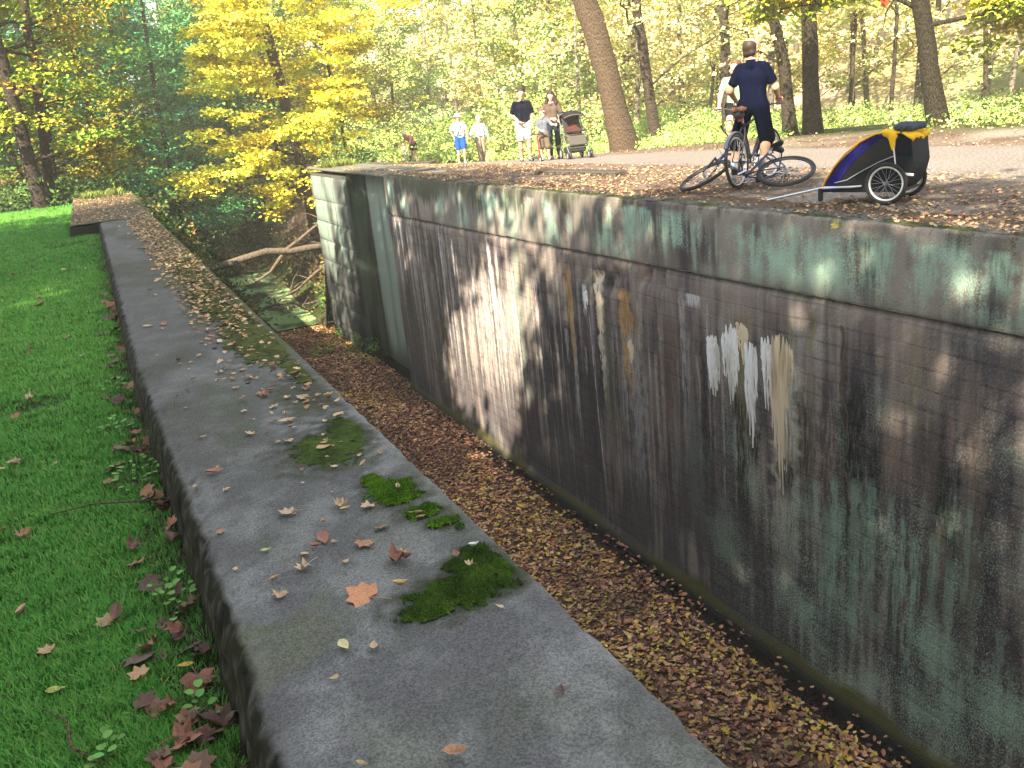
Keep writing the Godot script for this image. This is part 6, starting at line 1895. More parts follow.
# ---------------------------------------------------------------- the two-wheeled child trailer: heads -z, hub height 0.235
func build_trailer(at: Vector3, yaw: float) -> void:
	var o := thing("bike_trailer", "yellow, navy and black child bike trailer with two spoked wheels and silver tow bar", "trailer", at, yaw)
	var yel := cloth(Color(0.72, 0.42, 0.02), 0.6)
	var navy := cloth(Color(0.014, 0.013, 0.11), 0.6)
	var gre := cloth(Color(0.020, 0.021, 0.025), 0.7)
	var blk := mat(Color(0.012, 0.012, 0.014), 0.6)
	var W := 0.27                                        # half the width of the body
	var R := 0.235
	for s in [-1.0, 1.0]: wheel("wheel", o, Transform3D(Basis.from_euler(Vector3(0, PI / 2, 0)), Vector3(s * (W + 0.055), R, 0.10)), R, mat(Color(0.7, 0.7, 0.68), 0.4, 0.3), 0.024, 20)
	var b := MB.new()
	for s in [-1.0, 1.0]: b.rod(Vector3(s * (W + 0.02), R, 0.10), Vector3(s * (W + 0.10), R, 0.10), 0.012)
	part("axle", b, M.steel, o)
	# outline of the side, in (forward, up): nose low in front, round roof, upright back
	var prof := [Vector2(0.66, 0.14), Vector2(0.60, 0.27), Vector2(0.50, 0.42), Vector2(0.37, 0.57), Vector2(0.21, 0.69), Vector2(0.04, 0.765), Vector2(-0.10, 0.785), Vector2(-0.24, 0.765), Vector2(-0.34, 0.70), Vector2(-0.37, 0.50), Vector2(-0.33, 0.26), Vector2(-0.22, 0.14)]
	var skin := func(i0: int, i1: int, x0: float, x1: float, out: float, m: Material, called: String) -> void:
		var k := MB.new()
		for i in range(i0, i1 + 1):
			var p: Vector2 = prof[i]
			var d: Vector2 = (prof[mini(i + 1, 11)] - prof[maxi(i - 1, 0)]).normalized()
			var nn := Vector3(0, d.x * -1.0, -d.y)
			nn = Vector3(0, p.y - 0.42, -p.x).normalized()
			for q in 9:
				var u := lerpf(x0, x1, q / 8.0)
				k.vert(Vector3(u, p.y, -p.x) + nn * (out + 0.012 * cos(u / W * PI * 0.5) + 0.018 * n2.get_noise_2d(u * 90.0, i * 14.0)), nn)
		for i in i1 - i0:
			for q in 8:
				var p := i * 9 + q
				k.tri(p, p + 1, p + 10); k.tri(p, p + 10, p + 9)
		part(called, k, m, o)
	(skin as Callable).call(0, 5, -W * 0.98, W * 0.98, 0.0, blk, "front_screen")
	(skin as Callable).call(0, 6, -W * 1.0, -W * 0.78, 0.008, navy, "navy_edge")
	(skin as Callable).call(0, 6, W * 0.78, W * 1.0, 0.008, navy, "navy_edge")
	(skin as Callable).call(5, 8, -W * 1.01, W * 1.01, 0.005, yel, "yellow_top")
	(skin as Callable).call(8, 11, -W, W, 0.0, gre, "back_panel")
	# a strip of yellow piping along the front edge
	for s in [-1.0, 1.0]:
		b = MB.new()
		var pts := []
		var rr := []
		for i in 7:
			var p: Vector2 = prof[i]
			pts.append(Vector3(s * (W + 0.004), p.y + 0.010, -p.x - 0.012)); rr.append(0.012)
		b.tube(pts, rr, 6)
		part("yellow_piping", b, cloth(Color(0.78, 0.36, 0.03), 0.6), o)
	# sides: grey below, see-through dark window, navy upright band
	for s in [-1.0, 1.0]:
		var px := Transform3D(Basis(Vector3(0, 0, -1), Vector3(0, 1, 0), Vector3(1, 0, 0)), Vector3(s * W, 0, 0))
		var low := PackedVector2Array([Vector2(0.58, 0.15), Vector2(0.53, 0.24), Vector2(0.38, 0.27), Vector2(0.20, 0.37), Vector2(0.02, 0.46), Vector2(-0.16, 0.52), Vector2(-0.36, 0.52), Vector2(-0.37, 0.45), Vector2(-0.33, 0.26), Vector2(-0.22, 0.14)])
		b = MB.new(); b.prism(px, low, 0.016)
		part("side_panel", b, gre, o)
		var win := PackedVector2Array([Vector2(0.53, 0.242), Vector2(0.45, 0.38), Vector2(0.32, 0.53), Vector2(0.17, 0.64), Vector2(0.02, 0.71), Vector2(-0.06, 0.72), Vector2(-0.15, 0.67), Vector2(-0.16, 0.522), Vector2(0.02, 0.462), Vector2(0.20, 0.372), Vector2(0.38, 0.272)])
		b = MB.new(); b.prism(px, win, 0.008)
		part("side_window", b, mat(Color(0.008, 0.007, 0.007), 0.35), o)
		var nav := PackedVector2Array([Vector2(0.655, 0.14), Vector2(0.60, 0.262), Vector2(0.495, 0.415), Vector2(0.365, 0.562), Vector2(0.205, 0.682), Vector2(0.04, 0.757), Vector2(-0.06, 0.775), Vector2(-0.06, 0.722), Vector2(0.02, 0.712), Vector2(0.15, 0.615), Vector2(0.28, 0.49), Vector2(0.40, 0.34), Vector2(0.47, 0.23), Vector2(0.50, 0.148)])
		b = MB.new(); b.prism(px, nav, 0.022)
		part("navy_band", b, navy, o)
		var up := PackedVector2Array([Vector2(-0.06, 0.722), Vector2(-0.15, 0.672), Vector2(-0.162, 0.522), Vector2(-0.36, 0.522), Vector2(-0.34, 0.70), Vector2(-0.24, 0.762), Vector2(-0.10, 0.78)])
		b = MB.new(); b.prism(px, up, 0.013)
		part("rear_quarter", b, cloth(Color(0.012, 0.013, 0.018), 0.7), o)
		b = MB.new()
		b.tube([Vector3(s * (W + 0.012), 0.25, -0.50), Vector3(s * (W + 0.014), 0.28, -0.36), Vector3(s * (W + 0.014), 0.38, -0.18), Vector3(s * (W + 0.014), 0.47, 0.0), Vector3(s * (W + 0.012), 0.53, 0.16)], [0.006, 0.006, 0.006, 0.006, 0.006], 6)
		part("reflective_piping", b, mat(Color(0.35, 0.36, 0.38), 0.4), o)
		b = MB.new()
		b.rod(Vector3(s * (W + 0.02), 0.62, 0.16), Vector3(s * (W + 0.022), 0.40, 0.19), 0.008)
		part("white_strap", b, cloth(Color(0.75, 0.75, 0.72)), o)
		b = MB.new()
		b.box(Transform3D(Basis.from_euler(Vector3(0.12, 0, 0)), Vector3(s * (W + 0.008), 0.33, 0.30)), Vector3(0.02, 0.03, 0.16), 0.005)
		part("reflective_strip", b, mat(Color(0.6, 0.62, 0.62), 0.35), o)
		b = MB.new()
		b.tube([Vector3(s * (W + 0.02), 0.20, -0.62), Vector3(s * (W + 0.03), 0.20, -0.30), Vector3(s * (W + 0.03), 0.21, -0.18)], [0.015, 0.015, 0.015], 8)
		part("frame_rail", b, M.steel, o)
	# folded yellow cover and a bundle of dark cloth on top
	var c := Body.new()
	for i in 7:
		var u := lerpf(-0.25, 0.25, i / 6.0)
		c.cap(Vector3(u, 0.775 + 0.014 * sin(i * 2.1), 0.04 + 0.02 * cos(i * 1.7)), Vector3(u + 0.02, 0.71 + 0.02 * sin(i * 1.3), 0.33), 0.038, 0.034)
	c.cap(Vector3(-0.26, 0.72, 0.14), Vector3(-0.285, 0.60, 0.15), 0.04, 0.022)
	c.cap(Vector3(0.26, 0.72, 0.14), Vector3(0.285, 0.60, 0.15), 0.04, 0.022)
	b = MB.new(); c.into(b, 0.014, 0.03)
	for i in b.v.size(): b.v[i] += b.n[i] * n2.get_noise_3d(b.v[i].x * 60.0, b.v[i].y * 60.0, b.v[i].z * 60.0) * 0.02
	part("rolled_cover", b, yel, o, "rolled up yellow rain cover")
	b = MB.new()
	b.tube([Vector3(-W, 0.72, 0.20), Vector3(-W + 0.02, 0.82, 0.24), Vector3(0, 0.835, 0.25), Vector3(W - 0.02, 0.82, 0.24), Vector3(W, 0.72, 0.20)], [0.011, 0.011, 0.011, 0.011, 0.011], 8)
	part("push_handle", b, M.dark, o)
	# floor and tow bar
	b = MB.new()
	b.box(Transform3D(Basis(), Vector3(0, 0.15, -0.14)), Vector3(W * 1.9, 0.03, 0.84), 0.01)
	part("floor_tray", b, blk, o)
	b = MB.new()
	b.tube([Vector3(-W - 0.03, 0.205, -0.26), Vector3(-W - 0.03, 0.19, -0.66), Vector3(-W - 0.02, 0.15, -0.86), Vector3(-W + 0.02, 0.05, -1.36)], [0.014, 0.014, 0.014, 0.013], 10)
	part("tow_bar", b, M.steel, o)
	b = MB.new()
	b.box(Transform3D(Basis(), Vector3(-W - 0.03, 0.12, -0.66)), Vector3(0.05, 0.15, 0.05), 0.01)
	part("tow_joint", b, M.dark, o)
	# what lies on its roof is a thing of its own
	var k := thing("bundle", "grey blue folded jacket lying on top of the bike trailer", "jacket", at, yaw)
	c = Body.new()
	for i in 5: c.cap(Vector3(lerpf(-0.16, 0.18, i / 4.0), 0.825 + 0.01 * (i % 2), 0.14 + 0.015 * (i % 3)), Vector3(lerpf(-0.14, 0.2, i / 4.0), 0.815, 0.30), 0.042, 0.036)
	b = MB.new(); c.into(b, 0.014, 0.03)
	for i in b.v.size(): b.v[i] += b.n[i] * n2.get_noise_3d(b.v[i].x * 60.0, b.v[i].y * 60.0, b.v[i].z * 60.0) * 0.022
	part("folded_cloth", b, cloth(Color(0.055, 0.065, 0.085)), k)
	o.scale = Vector3.ONE * 0.9
	k.scale = Vector3.ONE * 0.9

# ---------------------------------------------------------------- pushchair: rolls towards -z
func build_stroller(at: Vector3, yaw: float) -> void:
	var o := thing("pushchair", "grey and black three-tiered pushchair with hood and parent handle, pushed by the long haired woman", "pushchair", at, yaw)
	var gre := cloth(Color(0.015, 0.014, 0.017))
	var tan := cloth(Color(0.075, 0.07, 0.062))
	var fr := mat(Color(0.20, 0.20, 0.21), 0.4, 0.6)
	for s in [-1.0, 1.0]:
		for e in [[-0.36, 0.10], [0.34, 0.125]]:
			for d in ([-0.03, 0.03] if e[0] < 0 else [0.0]):
				var b := MB.new()
				b.torus(Transform3D(Basis.from_euler(Vector3(0, PI / 2, 0)), Vector3(s * 0.25 + d, e[1], e[0])), e[1] - 0.022, 0.022, 22, 8)
				var w := part("wheel", b, M.rubber, o)
				b = MB.new()
				b.lathe(Transform3D(Basis.from_euler(Vector3(0, 0, PI / 2)), Vector3(s * 0.25 + d, e[1], e[0])), [Vector2(0.001, 0.014), Vector2(e[1] - 0.035, 0.010), Vector2(e[1] - 0.035, -0.010), Vector2(0.001, -0.014)], 16)
				part("wheel_disc", b, mat(Color(0.3, 0.3, 0.31), 0.5), w)
		var t := MB.new()
		t.tube([Vector3(s * 0.24, 0.14, -0.36), Vector3(s * 0.25, 0.52, 0.02), Vector3(s * 0.25, 0.86, 0.28), Vector3(s * 0.24, 1.02, 0.42)], [0.014, 0.014, 0.014, 0.014], 8)
		part("frame_rail", t, fr, o)
		t = MB.new()
		t.tube([Vector3(s * 0.24, 0.15, 0.34), Vector3(s * 0.245, 0.58, 0.06)], [0.013, 0.013], 8)
		part("rear_leg", t, fr, o)
	var b := MB.new()
	b.tube([Vector3(-0.24, 1.02, 0.42), Vector3(-0.2, 1.05, 0.46), Vector3(0.2, 1.05, 0.46), Vector3(0.24, 1.02, 0.42)], [0.017, 0.017, 0.017, 0.017], 8)
	part("push_handle", b, M.dark, o)
	# hood: an arched shell open towards the front
	b = MB.new()
	for i in 9:
		var a := lerpf(0.25, 2.35, i / 8.0)
		for k in 11:
			var u := lerpf(-1.0, 1.0, k / 10.0)
			b.vert(Vector3(u * 0.25, 0.72 + sin(a) * 0.36 * (1.0 - 0.22 * u * u), 0.10 - cos(a) * 0.34 * (-1.0)), Vector3(u * 0.5, 0.7, 0.2))
	for i in 8:
		for k in 10:
			var p := i * 11 + k
			b.tri(p, p + 1, p + 12); b.tri(p, p + 12, p + 11)
	b.smooth(Vector3(0, 1, 0.2))
	part("hood", b, gre, o)
	b = MB.new()
	var pts := []
	var rr := []
	for k in 11:
		var u := lerpf(-1.0, 1.0, k / 10.0)
		pts.append(Vector3(u * 0.255, 0.72 + sin(2.35) * 0.37 * (1.0 - 0.22 * u * u), 0.10 + cos(2.35) * 0.35)); rr.append(0.016)
	b.tube(pts, rr, 6)
	part("hood_rim", b, tan, o)
	# seat, tray, footrest and basket
	b = MB.new()
	b.box(Transform3D(Basis.from_euler(Vector3(0.5, 0, 0)), Vector3(0, 0.74, 0.16)), Vector3(0.42, 0.50, 0.06), 0.02)
	part("backrest", b, M.dark, o)
	b = MB.new()
	b.box(Transform3D(Basis.from_euler(Vector3(-0.1, 0, 0)), Vector3(0, 0.52, -0.06)), Vector3(0.42, 0.06, 0.32), 0.02)
	part("seat", b, tan, o)
	b = MB.new()
	b.box(Transform3D(Basis.from_euler(Vector3(0.25, 0, 0)), Vector3(0, 0.42, -0.24)), Vector3(0.42, 0.20, 0.035), 0.012)
	part("leg_rest", b, tan, o)
	b = MB.new()
	b.box(Transform3D(Basis(), Vector3(0, 0.63, -0.24)), Vector3(0.46, 0.035, 0.10), 0.012)
	part("tray", b, M.dark, o)
	b = MB.new()
	b.box(Transform3D(Basis.from_euler(Vector3(0.1, 0, 0)), Vector3(0, 0.22, 0.02)), Vector3(0.42, 0.15, 0.46), 0.03)
	part("basket", b, M.dark, o)
	b = MB.new()
	b.box(Transform3D(Basis.from_euler(Vector3(0.1, 0, 0)), Vector3(0, 0.27, -0.222)), Vector3(0.40, 0.035, 0.02), 0.006)
	part("basket_trim", b, tan, o)
	# a red brown blanket in the seat is a thing that lies in it
	var k := thing("blanket", "red brown blanket bundled in the seat of the pushchair", "blanket", at, yaw)
	var c := Body.new()
	c.cap(Vector3(-0.09, 0.62, 0.0), Vector3(0.10, 0.64, 0.02), 0.085, 0.08)
	c.cap(Vector3(-0.04, 0.72, 0.08), Vector3(0.06, 0.74, 0.08), 0.075, 0.07)
	b = MB.new(); c.into(b, 0.018, 0.04)
	part("folded_cloth", b, cloth(Color(0.06, 0.022, 0.015)), k)
	o.scale = Vector3.ONE * 1.1
	k.scale = Vector3.ONE * 1.1

func build_scooter(at: Vector3, yaw: float) -> void:
	var o := thing("kick_scooter", "small red and black child scooter held by the boy in the blue cap", "scooter", at, yaw)
	var red := mat(Color(0.45, 0.02, 0.03), 0.4)
	for e in [[-0.26, 0.0], [0.26, 0.0]]:
		var b := MB.new()
		b.torus(Transform3D(Basis.from_euler(Vector3(0, PI / 2, 0)), Vector3(0, 0.085, e[0])), 0.062, 0.022, 20, 8)
		var w := part("wheel", b, M.rubber, o)
		b = MB.new()
		b.lathe(Transform3D(Basis.from_euler(Vector3(0, 0, PI / 2)), Vector3(0, 0.085, e[0])), [Vector2(0.001, 0.012), Vector2(0.045, 0.010), Vector2(0.045, -0.010), Vector2(0.001, -0.012)], 14)
		part("wheel_disc", b, mat(Color(0.6, 0.6, 0.6), 0.5), w)
	var b := MB.new()
	b.box(Transform3D(Basis(), Vector3(0, 0.10, 0.05)), Vector3(0.11, 0.025, 0.40), 0.01)
	part("deck", b, M.dark, o)
	b = MB.new()
	b.tube([Vector3(0, 0.09, -0.26), Vector3(0, 0.20, -0.24), Vector3(0, 0.68, -0.16)], [0.02, 0.02, 0.017], 8)
	b.tube([Vector3(0, 0.20, -0.24), Vector3(0, 0.11, -0.14)], [0.017, 0.02], 8)
	part("steering_post", b, red, o)
	b = MB.new()
	b.rod(Vector3(-0.18, 0.69, -0.155), Vector3(0.18, 0.69, -0.155), 0.014)
	part("handlebar", b, M.dark, o)

func build_people() -> void:
	# the cyclist standing over his bicycle, seen from behind
	var head := Vector3(0.885, 0, -0.466).normalized()
	var rear := Vector3(7.62, 0.108, -9.62)
	var yaw := face_yaw(head)
	var bike := bicycle("upright dark bicycle with a brown saddle that the man in navy stands astride", {"frame": mat(Color(0.03, 0.03, 0.035), 0.35, 0.3), "saddle": mat(Color(0.20, 0.085, 0.045), 0.5), "fender": true, "fender_mat": mat(Color(0.10, 0.12, 0.16), 0.3, 0.5), "reflector": true, "R": 0.345, "crank": 2.2, "steer": -0.12, "bar": 0.30})
	bike.position = rear + head * 0.44
	bike.rotation.y = yaw
	bike.rotation.z = 0.05
	var pos := rear + head * 0.44
	person("balding man in navy polo shirt and knee length navy shorts, standing astride his bicycle", Vector3(pos.x, 0.108, pos.z), yaw + 0.17, 1.84,
		{"pelvis": Vector3(0.01, 0.965, -0.05), "waist": Vector3(0.01, 1.11, -0.07), "chest": Vector3(0.0, 1.29, -0.08), "neck": Vector3(-0.01, 1.47, -0.085), "head": Vector3(-0.015, 1.615, -0.105), "look": Vector3(0.25, 0.12, -1.0),
		"sh_l": Vector3(-0.158, 1.405, -0.09), "el_l": Vector3(-0.29, 1.15, -0.10), "wr_l": Vector3(-0.27, 1.02, -0.33), "hand_l": Vector3(0.2, -0.3, -1),
		"sh_r": Vector3(0.158, 1.405, -0.08), "el_r": Vector3(0.265, 1.15, -0.15), "wr_r": Vector3(0.25, 1.03, -0.36), "hand_r": Vector3(-0.15, -0.2, -1),
		"hip_l": Vector3(-0.09, 0.935, -0.05), "kn_l": Vector3(-0.20, 0.50, -0.06), "an_l": Vector3(-0.25, 0.085, 0.0), "toe_l": Vector3(-0.30, 0.03, -0.16),
		"hip_r": Vector3(0.10, 0.935, -0.05), "kn_r": Vector3(0.155, 0.55, -0.16), "an_r": Vector3(0.135, 0.27, 0.06), "toe_r": Vector3(0.155, 0.215, -0.09)},
		{"cell": 0.013, "head_cell": 0.006, "hand_cell": 0.005, "shirt": Color(0.0022, 0.0036, 0.0135), "sleeve": 0.75, "pants": Color(0.0022, 0.003, 0.011), "leg": 1.12, "wide": 0.098, "cuff": 0.085, "build": 1.0, "hair": Color(0.025, 0.016, 0.010), "hair_type": "bald", "hem": 0.10, "shoes": Color(0.16, 0.18, 0.24), "sock": Color(0.55, 0.56, 0.6), "grip_l": 0.95, "grip_r": 0.95, "palm_l": Vector3(0, -1, 0), "palm_r": Vector3(0, -1, 0), "skin": M.skin})
	# somebody on a second bicycle beyond him
	var p2 := Vector3(9.5, bank(9.5, -12.02), -12.02)
	var h2 := Vector3(-0.60, 0, 0.80).normalized()
	var b2 := bicycle("black bicycle of the green shirted rider, half hidden behind the man in navy", {"frame": M.dark, "crank": 1.2, "R": 0.33})
	b2.position = p2
	b2.rotation.y = face_yaw(h2)
	person("rider in a pale green top and black shorts, half hidden behind the man in navy", p2, face_yaw(h2), 1.55,
		{"pelvis": Vector3(0, 1.10, 0.16), "waist": Vector3(0, 1.25, 0.13), "chest": Vector3(0, 1.43, 0.07), "neck": Vector3(0, 1.60, 0.02), "head": Vector3(0, 1.745, -0.01), "look": Vector3(0.5, 0, -1),
		"sh_l": Vector3(-0.18, 1.55, 0.03), "el_l": Vector3(-0.27, 1.30, -0.08), "wr_l": Vector3(-0.30, 1.12, -0.34), "hand_l": Vector3(0, -0.2, -1),
		"sh_r": Vector3(0.18, 1.55, 0.03), "el_r": Vector3(0.27, 1.30, -0.08), "wr_r": Vector3(0.30, 1.12, -0.34), "hand_r": Vector3(0, -0.2, -1),
		"hip_l": Vector3(-0.09, 1.08, 0.15), "kn_l": Vector3(-0.14, 0.66, -0.04), "an_l": Vector3(-0.16, 0.24, 0.03), "toe_l": Vector3(-0.17, 0.19, -0.12),
		"hip_r": Vector3(0.09, 1.08, 0.15), "kn_r": Vector3(0.12, 0.86, -0.18), "an_r": Vector3(0.13, 0.52, -0.05), "toe_r": Vector3(0.13, 0.47, -0.19)},
		{"shirt": Color(0.25, 0.45, 0.27), "sleeve": 0.7, "pants": Color(0.01, 0.01, 0.012), "leg": 0.75, "hair": Color(0.09, 0.045, 0.02), "skin": M.skin_pale, "grip_l": 0.9, "grip_r": 0.9, "palm_l": Vector3(0, -1, 0), "palm_r": Vector3(0, -1, 0), "shoes": Color(0.05, 0.05, 0.055)})
	# the bicycle lying on its side
	var fb := bicycle("blue and black bicycle lying on its side in the leaves by the trailer tow bar", {"frame": mat(Color(0.012, 0.022, 0.075), 0.3, 0.3), "fork": mat(Color(0.02, 0.02, 0.024), 0.35), "rim": mat(Color(0.05, 0.05, 0.055), 0.4, 0.5), "steer": 2.75, "bar": 0.34, "tyre": 0.024, "bottle": true, "R": 0.365, "crank": 0.9, "bar_mat": M.dark})
	var A := Vector3(7.24, 0.0, -9.70)                                # under the front wheel
	var B := Vector3(7.88, 0.0, -8.94)                                # under the rear wheel
	var dirf := (A - B).normalized()
	fb.transform = Transform3D(Basis.from_euler(Vector3(0, face_yaw(dirf), 0)) * Basis.from_euler(Vector3(0, 0, -1.16)), (A + B) * 0.5 + Vector3(0, 0.15, 0) + Vector3(-0.12, 0, 0.0))
	build_trailer(Vector3(7.46, 0.105, -7.02), 0.42)
	# the family by the pushchair
	var toward := Vector3(-0.43, 0, 0.90)
	var fy := face_yaw(toward)
	var m0 := Vector3(10.46, bank(10.46, -21.85), -21.85)
	person("bearded man in a navy polo shirt and white shorts walking beside the boy", m0, fy + 0.1, 1.82,
		{"el_r": Vector3(0.26, 1.14, 0.05), "wr_r": Vector3(0.12, 0.98, -0.17), "hand_r": Vector3(-0.8, -0.4, -0.4), "el_l": Vector3(-0.25, 1.14, 0.05), "wr_l": Vector3(-0.2, 0.92, -0.14), "kn_l": Vector3(-0.10, 0.52, -0.10), "an_l": Vector3(-0.10, 0.10, -0.05), "toe_l": Vector3(-0.11, 0.04, -0.21), "kn_r": Vector3(0.10, 0.50, 0.02), "an_r": Vector3(0.10, 0.09, 0.12), "toe_r": Vector3(0.11, 0.03, -0.03)},
		{"shirt": Color(0.0025, 0.004, 0.011), "sleeve": 0.85, "pants": Color(0.40, 0.39, 0.37), "leg": 0.95, "wide": 0.092, "build": 1.12, "hair": Color(0.018, 0.012, 0.009), "hem": 0.13, "shoes": Color(0.06, 0.055, 0.05)}, "")
	var s0 := Vector3(10.62, bank(10.62, -21.05), -21.05)
	person("boy in blue cap, grey shirt and khaki shorts beside the pushchair", s0, fy, 1.27,
		{"el_l": Vector3(-0.30, 1.22, -0.14), "wr_l": Vector3(-0.42, 1.20, -0.36), "hand_l": Vector3(-0.5, 0.1, -0.8), "el_r": Vector3(0.22, 1.13, -0.05), "wr_r": Vector3(0.10, 1.05, -0.24), "hand_r": Vector3(-0.6, 0, -0.8), "kn_l": Vector3(-0.12, 0.5, -0.06), "an_l": Vector3(-0.14, 0.085, 0.02), "look": Vector3(-0.7, -0.1, -1)},
		{"shirt": Color(0.10, 0.11, 0.135), "sleeve": 0.75, "pants": Color(0.10, 0.08, 0.058), "leg": 1.1, "wide": 0.10, "cuff": 0.09, "child": true, "head": 1.22, "hair": Color(0.10, 0.055, 0.03), "hat": ["cap", Color(0.10, 0.17, 0.34), Color(0.05, 0.07, 0.13)], "hem": 0.12, "shoes": Color(0.05, 0.05, 0.06), "skin": M.skin_pale})
	build_scooter(s0 + Vector3(-0.24, -0.005, -0.05), fy + 0.4)
	var w0 := Vector3(11.16, bank(11.16, -21.55), -21.55)
	person("woman with long dark hair, taupe top and dark jeans behind the pushchair", w0, fy - 0.12, 1.70,
		{"el_l": Vector3(-0.26, 1.16, -0.02), "wr_l": Vector3(-0.20, 1.03, -0.24), "hand_l": Vector3(0, -0.1, -1), "el_r": Vector3(0.24, 1.15, 0.0), "wr_r": Vector3(-0.02, 1.06, -0.26), "hand_r": Vector3(-0.5, 0, -0.8), "kn_l": Vector3(-0.10, 0.5, 0.02), "an_l": Vector3(-0.10, 0.09, 0.14), "toe_l": Vector3(-0.10, 0.03, 0.0), "kn_r": Vector3(0.09, 0.52, -0.12), "an_r": Vector3(0.09, 0.09, -0.06), "toe_r": Vector3(0.1, 0.03, -0.21), "look": Vector3(0.1, -0.1, -1)},
		{"shirt": Color(0.085, 0.058, 0.048), "sleeve": 1.85, "pants": Color(0.012, 0.022, 0.042), "leg": 1.95, "wide": 0.066, "cuff": 0.05, "build": 0.9, "hair": Color(0.022, 0.008, 0.008), "hair_type": "long", "hem": 0.06, "shoes": Color(0.03, 0.03, 0.035), "skin": M.skin_pale, "grip_l": 0.9, "palm_l": Vector3(0, -1, 0)})
	build_stroller(Vector3(11.30, bank(11.30, -20.7), -20.7), fy + 0.22)
	# two older men in white
	var q0 := Vector3(12.17, bank(12.17, -30.7) if false else ground(12.17, -30.7), -30.7)
	person("man in white sun hat, white shirt and bright blue shorts", q0, face_yaw(Vector3(-0.2, 0, 1)), 1.72,
		{"el_r": Vector3(0.30, 1.18, 0.06), "wr_r": Vector3(0.22, 0.99, -0.02), "el_l": Vector3(-0.27, 1.14, 0.03), "wr_l": Vector3(-0.27, 0.9, -0.06), "kn_l": Vector3(-0.10, 0.52, -0.09), "an_l": Vector3(-0.10, 0.10, -0.04), "toe_l": Vector3(-0.11, 0.04, -0.2)},
		{"cell": 0.022, "shirt": Color(0.60, 0.62, 0.64), "sleeve": 0.85, "pants": Color(0.015, 0.07, 0.42), "leg": 0.95, "wide": 0.09, "build": 1.1, "hair": Color(0.4, 0.38, 0.35), "hat": ["brim", Color(0.80, 0.78, 0.72), Color(0.5, 0.4, 0.28)], "hem": 0.02, "strap": Color(0.03, 0.03, 0.03), "shoes": Color(0.35, 0.34, 0.33), "skin": M.skin_pale, "belt": true})
	q0 = Vector3(13.2, ground(13.2, -31.3), -31.3)
	person("white haired man in pale blue shirt and khaki trousers", q0, face_yaw(Vector3(-0.1, 0, 1)), 1.72,
		{"el_l": Vector3(-0.28, 1.14, 0.02), "wr_l": Vector3(-0.31, 0.89, -0.04), "el_r": Vector3(0.30, 1.15, 0.06), "wr_r": Vector3(0.33, 0.9, -0.02), "kn_r": Vector3(0.10, 0.52, -0.10), "an_r": Vector3(0.06, 0.10, -0.02), "toe_r": Vector3(0.07, 0.04, -0.18), "kn_l": Vector3(-0.09, 0.5, 0.02), "an_l": Vector3(-0.07, 0.09, 0.12), "toe_l": Vector3(-0.08, 0.03, -0.03)},
		{"cell": 0.022, "shirt": Color(0.46, 0.52, 0.62), "sleeve": 1.6, "pants": Color(0.28, 0.22, 0.16), "leg": 1.95, "wide": 0.085, "cuff": 0.075, "build": 1.05, "hair": Color(0.75, 0.75, 0.74), "hem": 0.0, "belt": true, "shoes": Color(0.25, 0.22, 0.2), "skin": M.skin_pale})
	# the woman in pink who stoops to a small child
	q0 = Vector3(12.75, ground(12.75, -37.6), -37.6)
	person("woman in a pink vest, black shorts and white helmet stooping over a toddler", q0, face_yaw(Vector3(-0.9, 0, 0.45)), 1.66,
		{"waist": Vector3(0, 1.08, -0.06), "chest": Vector3(0, 1.22, -0.19), "neck": Vector3(0, 1.33, -0.32), "head": Vector3(0, 1.42, -0.43), "look": Vector3(0, -0.55, -1), "sh_l": Vector3(-0.17, 1.29, -0.28), "sh_r": Vector3(0.17, 1.29, -0.28), "el_l": Vector3(-0.2, 1.05, -0.38), "wr_l": Vector3(-0.14, 0.82, -0.44), "el_r": Vector3(0.2, 1.04, -0.36), "wr_r": Vector3(0.14, 0.80, -0.42)},
		{"cell": 0.022, "shirt": Color(0.85, 0.12, 0.28), "sleeveless": true, "pants": Color(0.02, 0.01, 0.015), "leg": 0.55, "wide": 0.09, "build": 1.0, "hair": Color(0.08, 0.05, 0.03), "hat": ["helmet", Color(0.82, 0.83, 0.82)], "skin": M.skin_pale, "shoes": Color(0.5, 0.5, 0.5)})
	q0 = Vector3(12.25, ground(12.25, -37.3), -37.3)
	person("toddler with fair hair and white clothes in front of the woman in pink", q0, face_yaw(Vector3(0.8, 0, 0.5)), 0.92, {},
		{"cell": 0.03, "shirt": Color(0.75, 0.74, 0.72), "sleeve": 0.7, "pants": Color(0.75, 0.74, 0.72), "leg": 1.9, "child": true, "head": 1.45, "build": 1.2, "hair": Color(0.50, 0.33, 0.14), "skin": M.skin_pale})
	# somebody far down the path
	q0 = Vector3(14.3, ground(14.3, -52.0), -52.0)
	person("distant walker in a white and blue top, seen past the yellow leaves", q0, face_yaw(Vector3(-0.2, 0, 1)), 1.72, {},
		{"cell": 0.03, "shirt": Color(0.55, 0.6, 0.85), "sleeve": 0.8, "pants": Color(0.03, 0.03, 0.06), "leg": 1.0, "hair": Color(0.3, 0.2, 0.1), "skin": M.skin_pale})

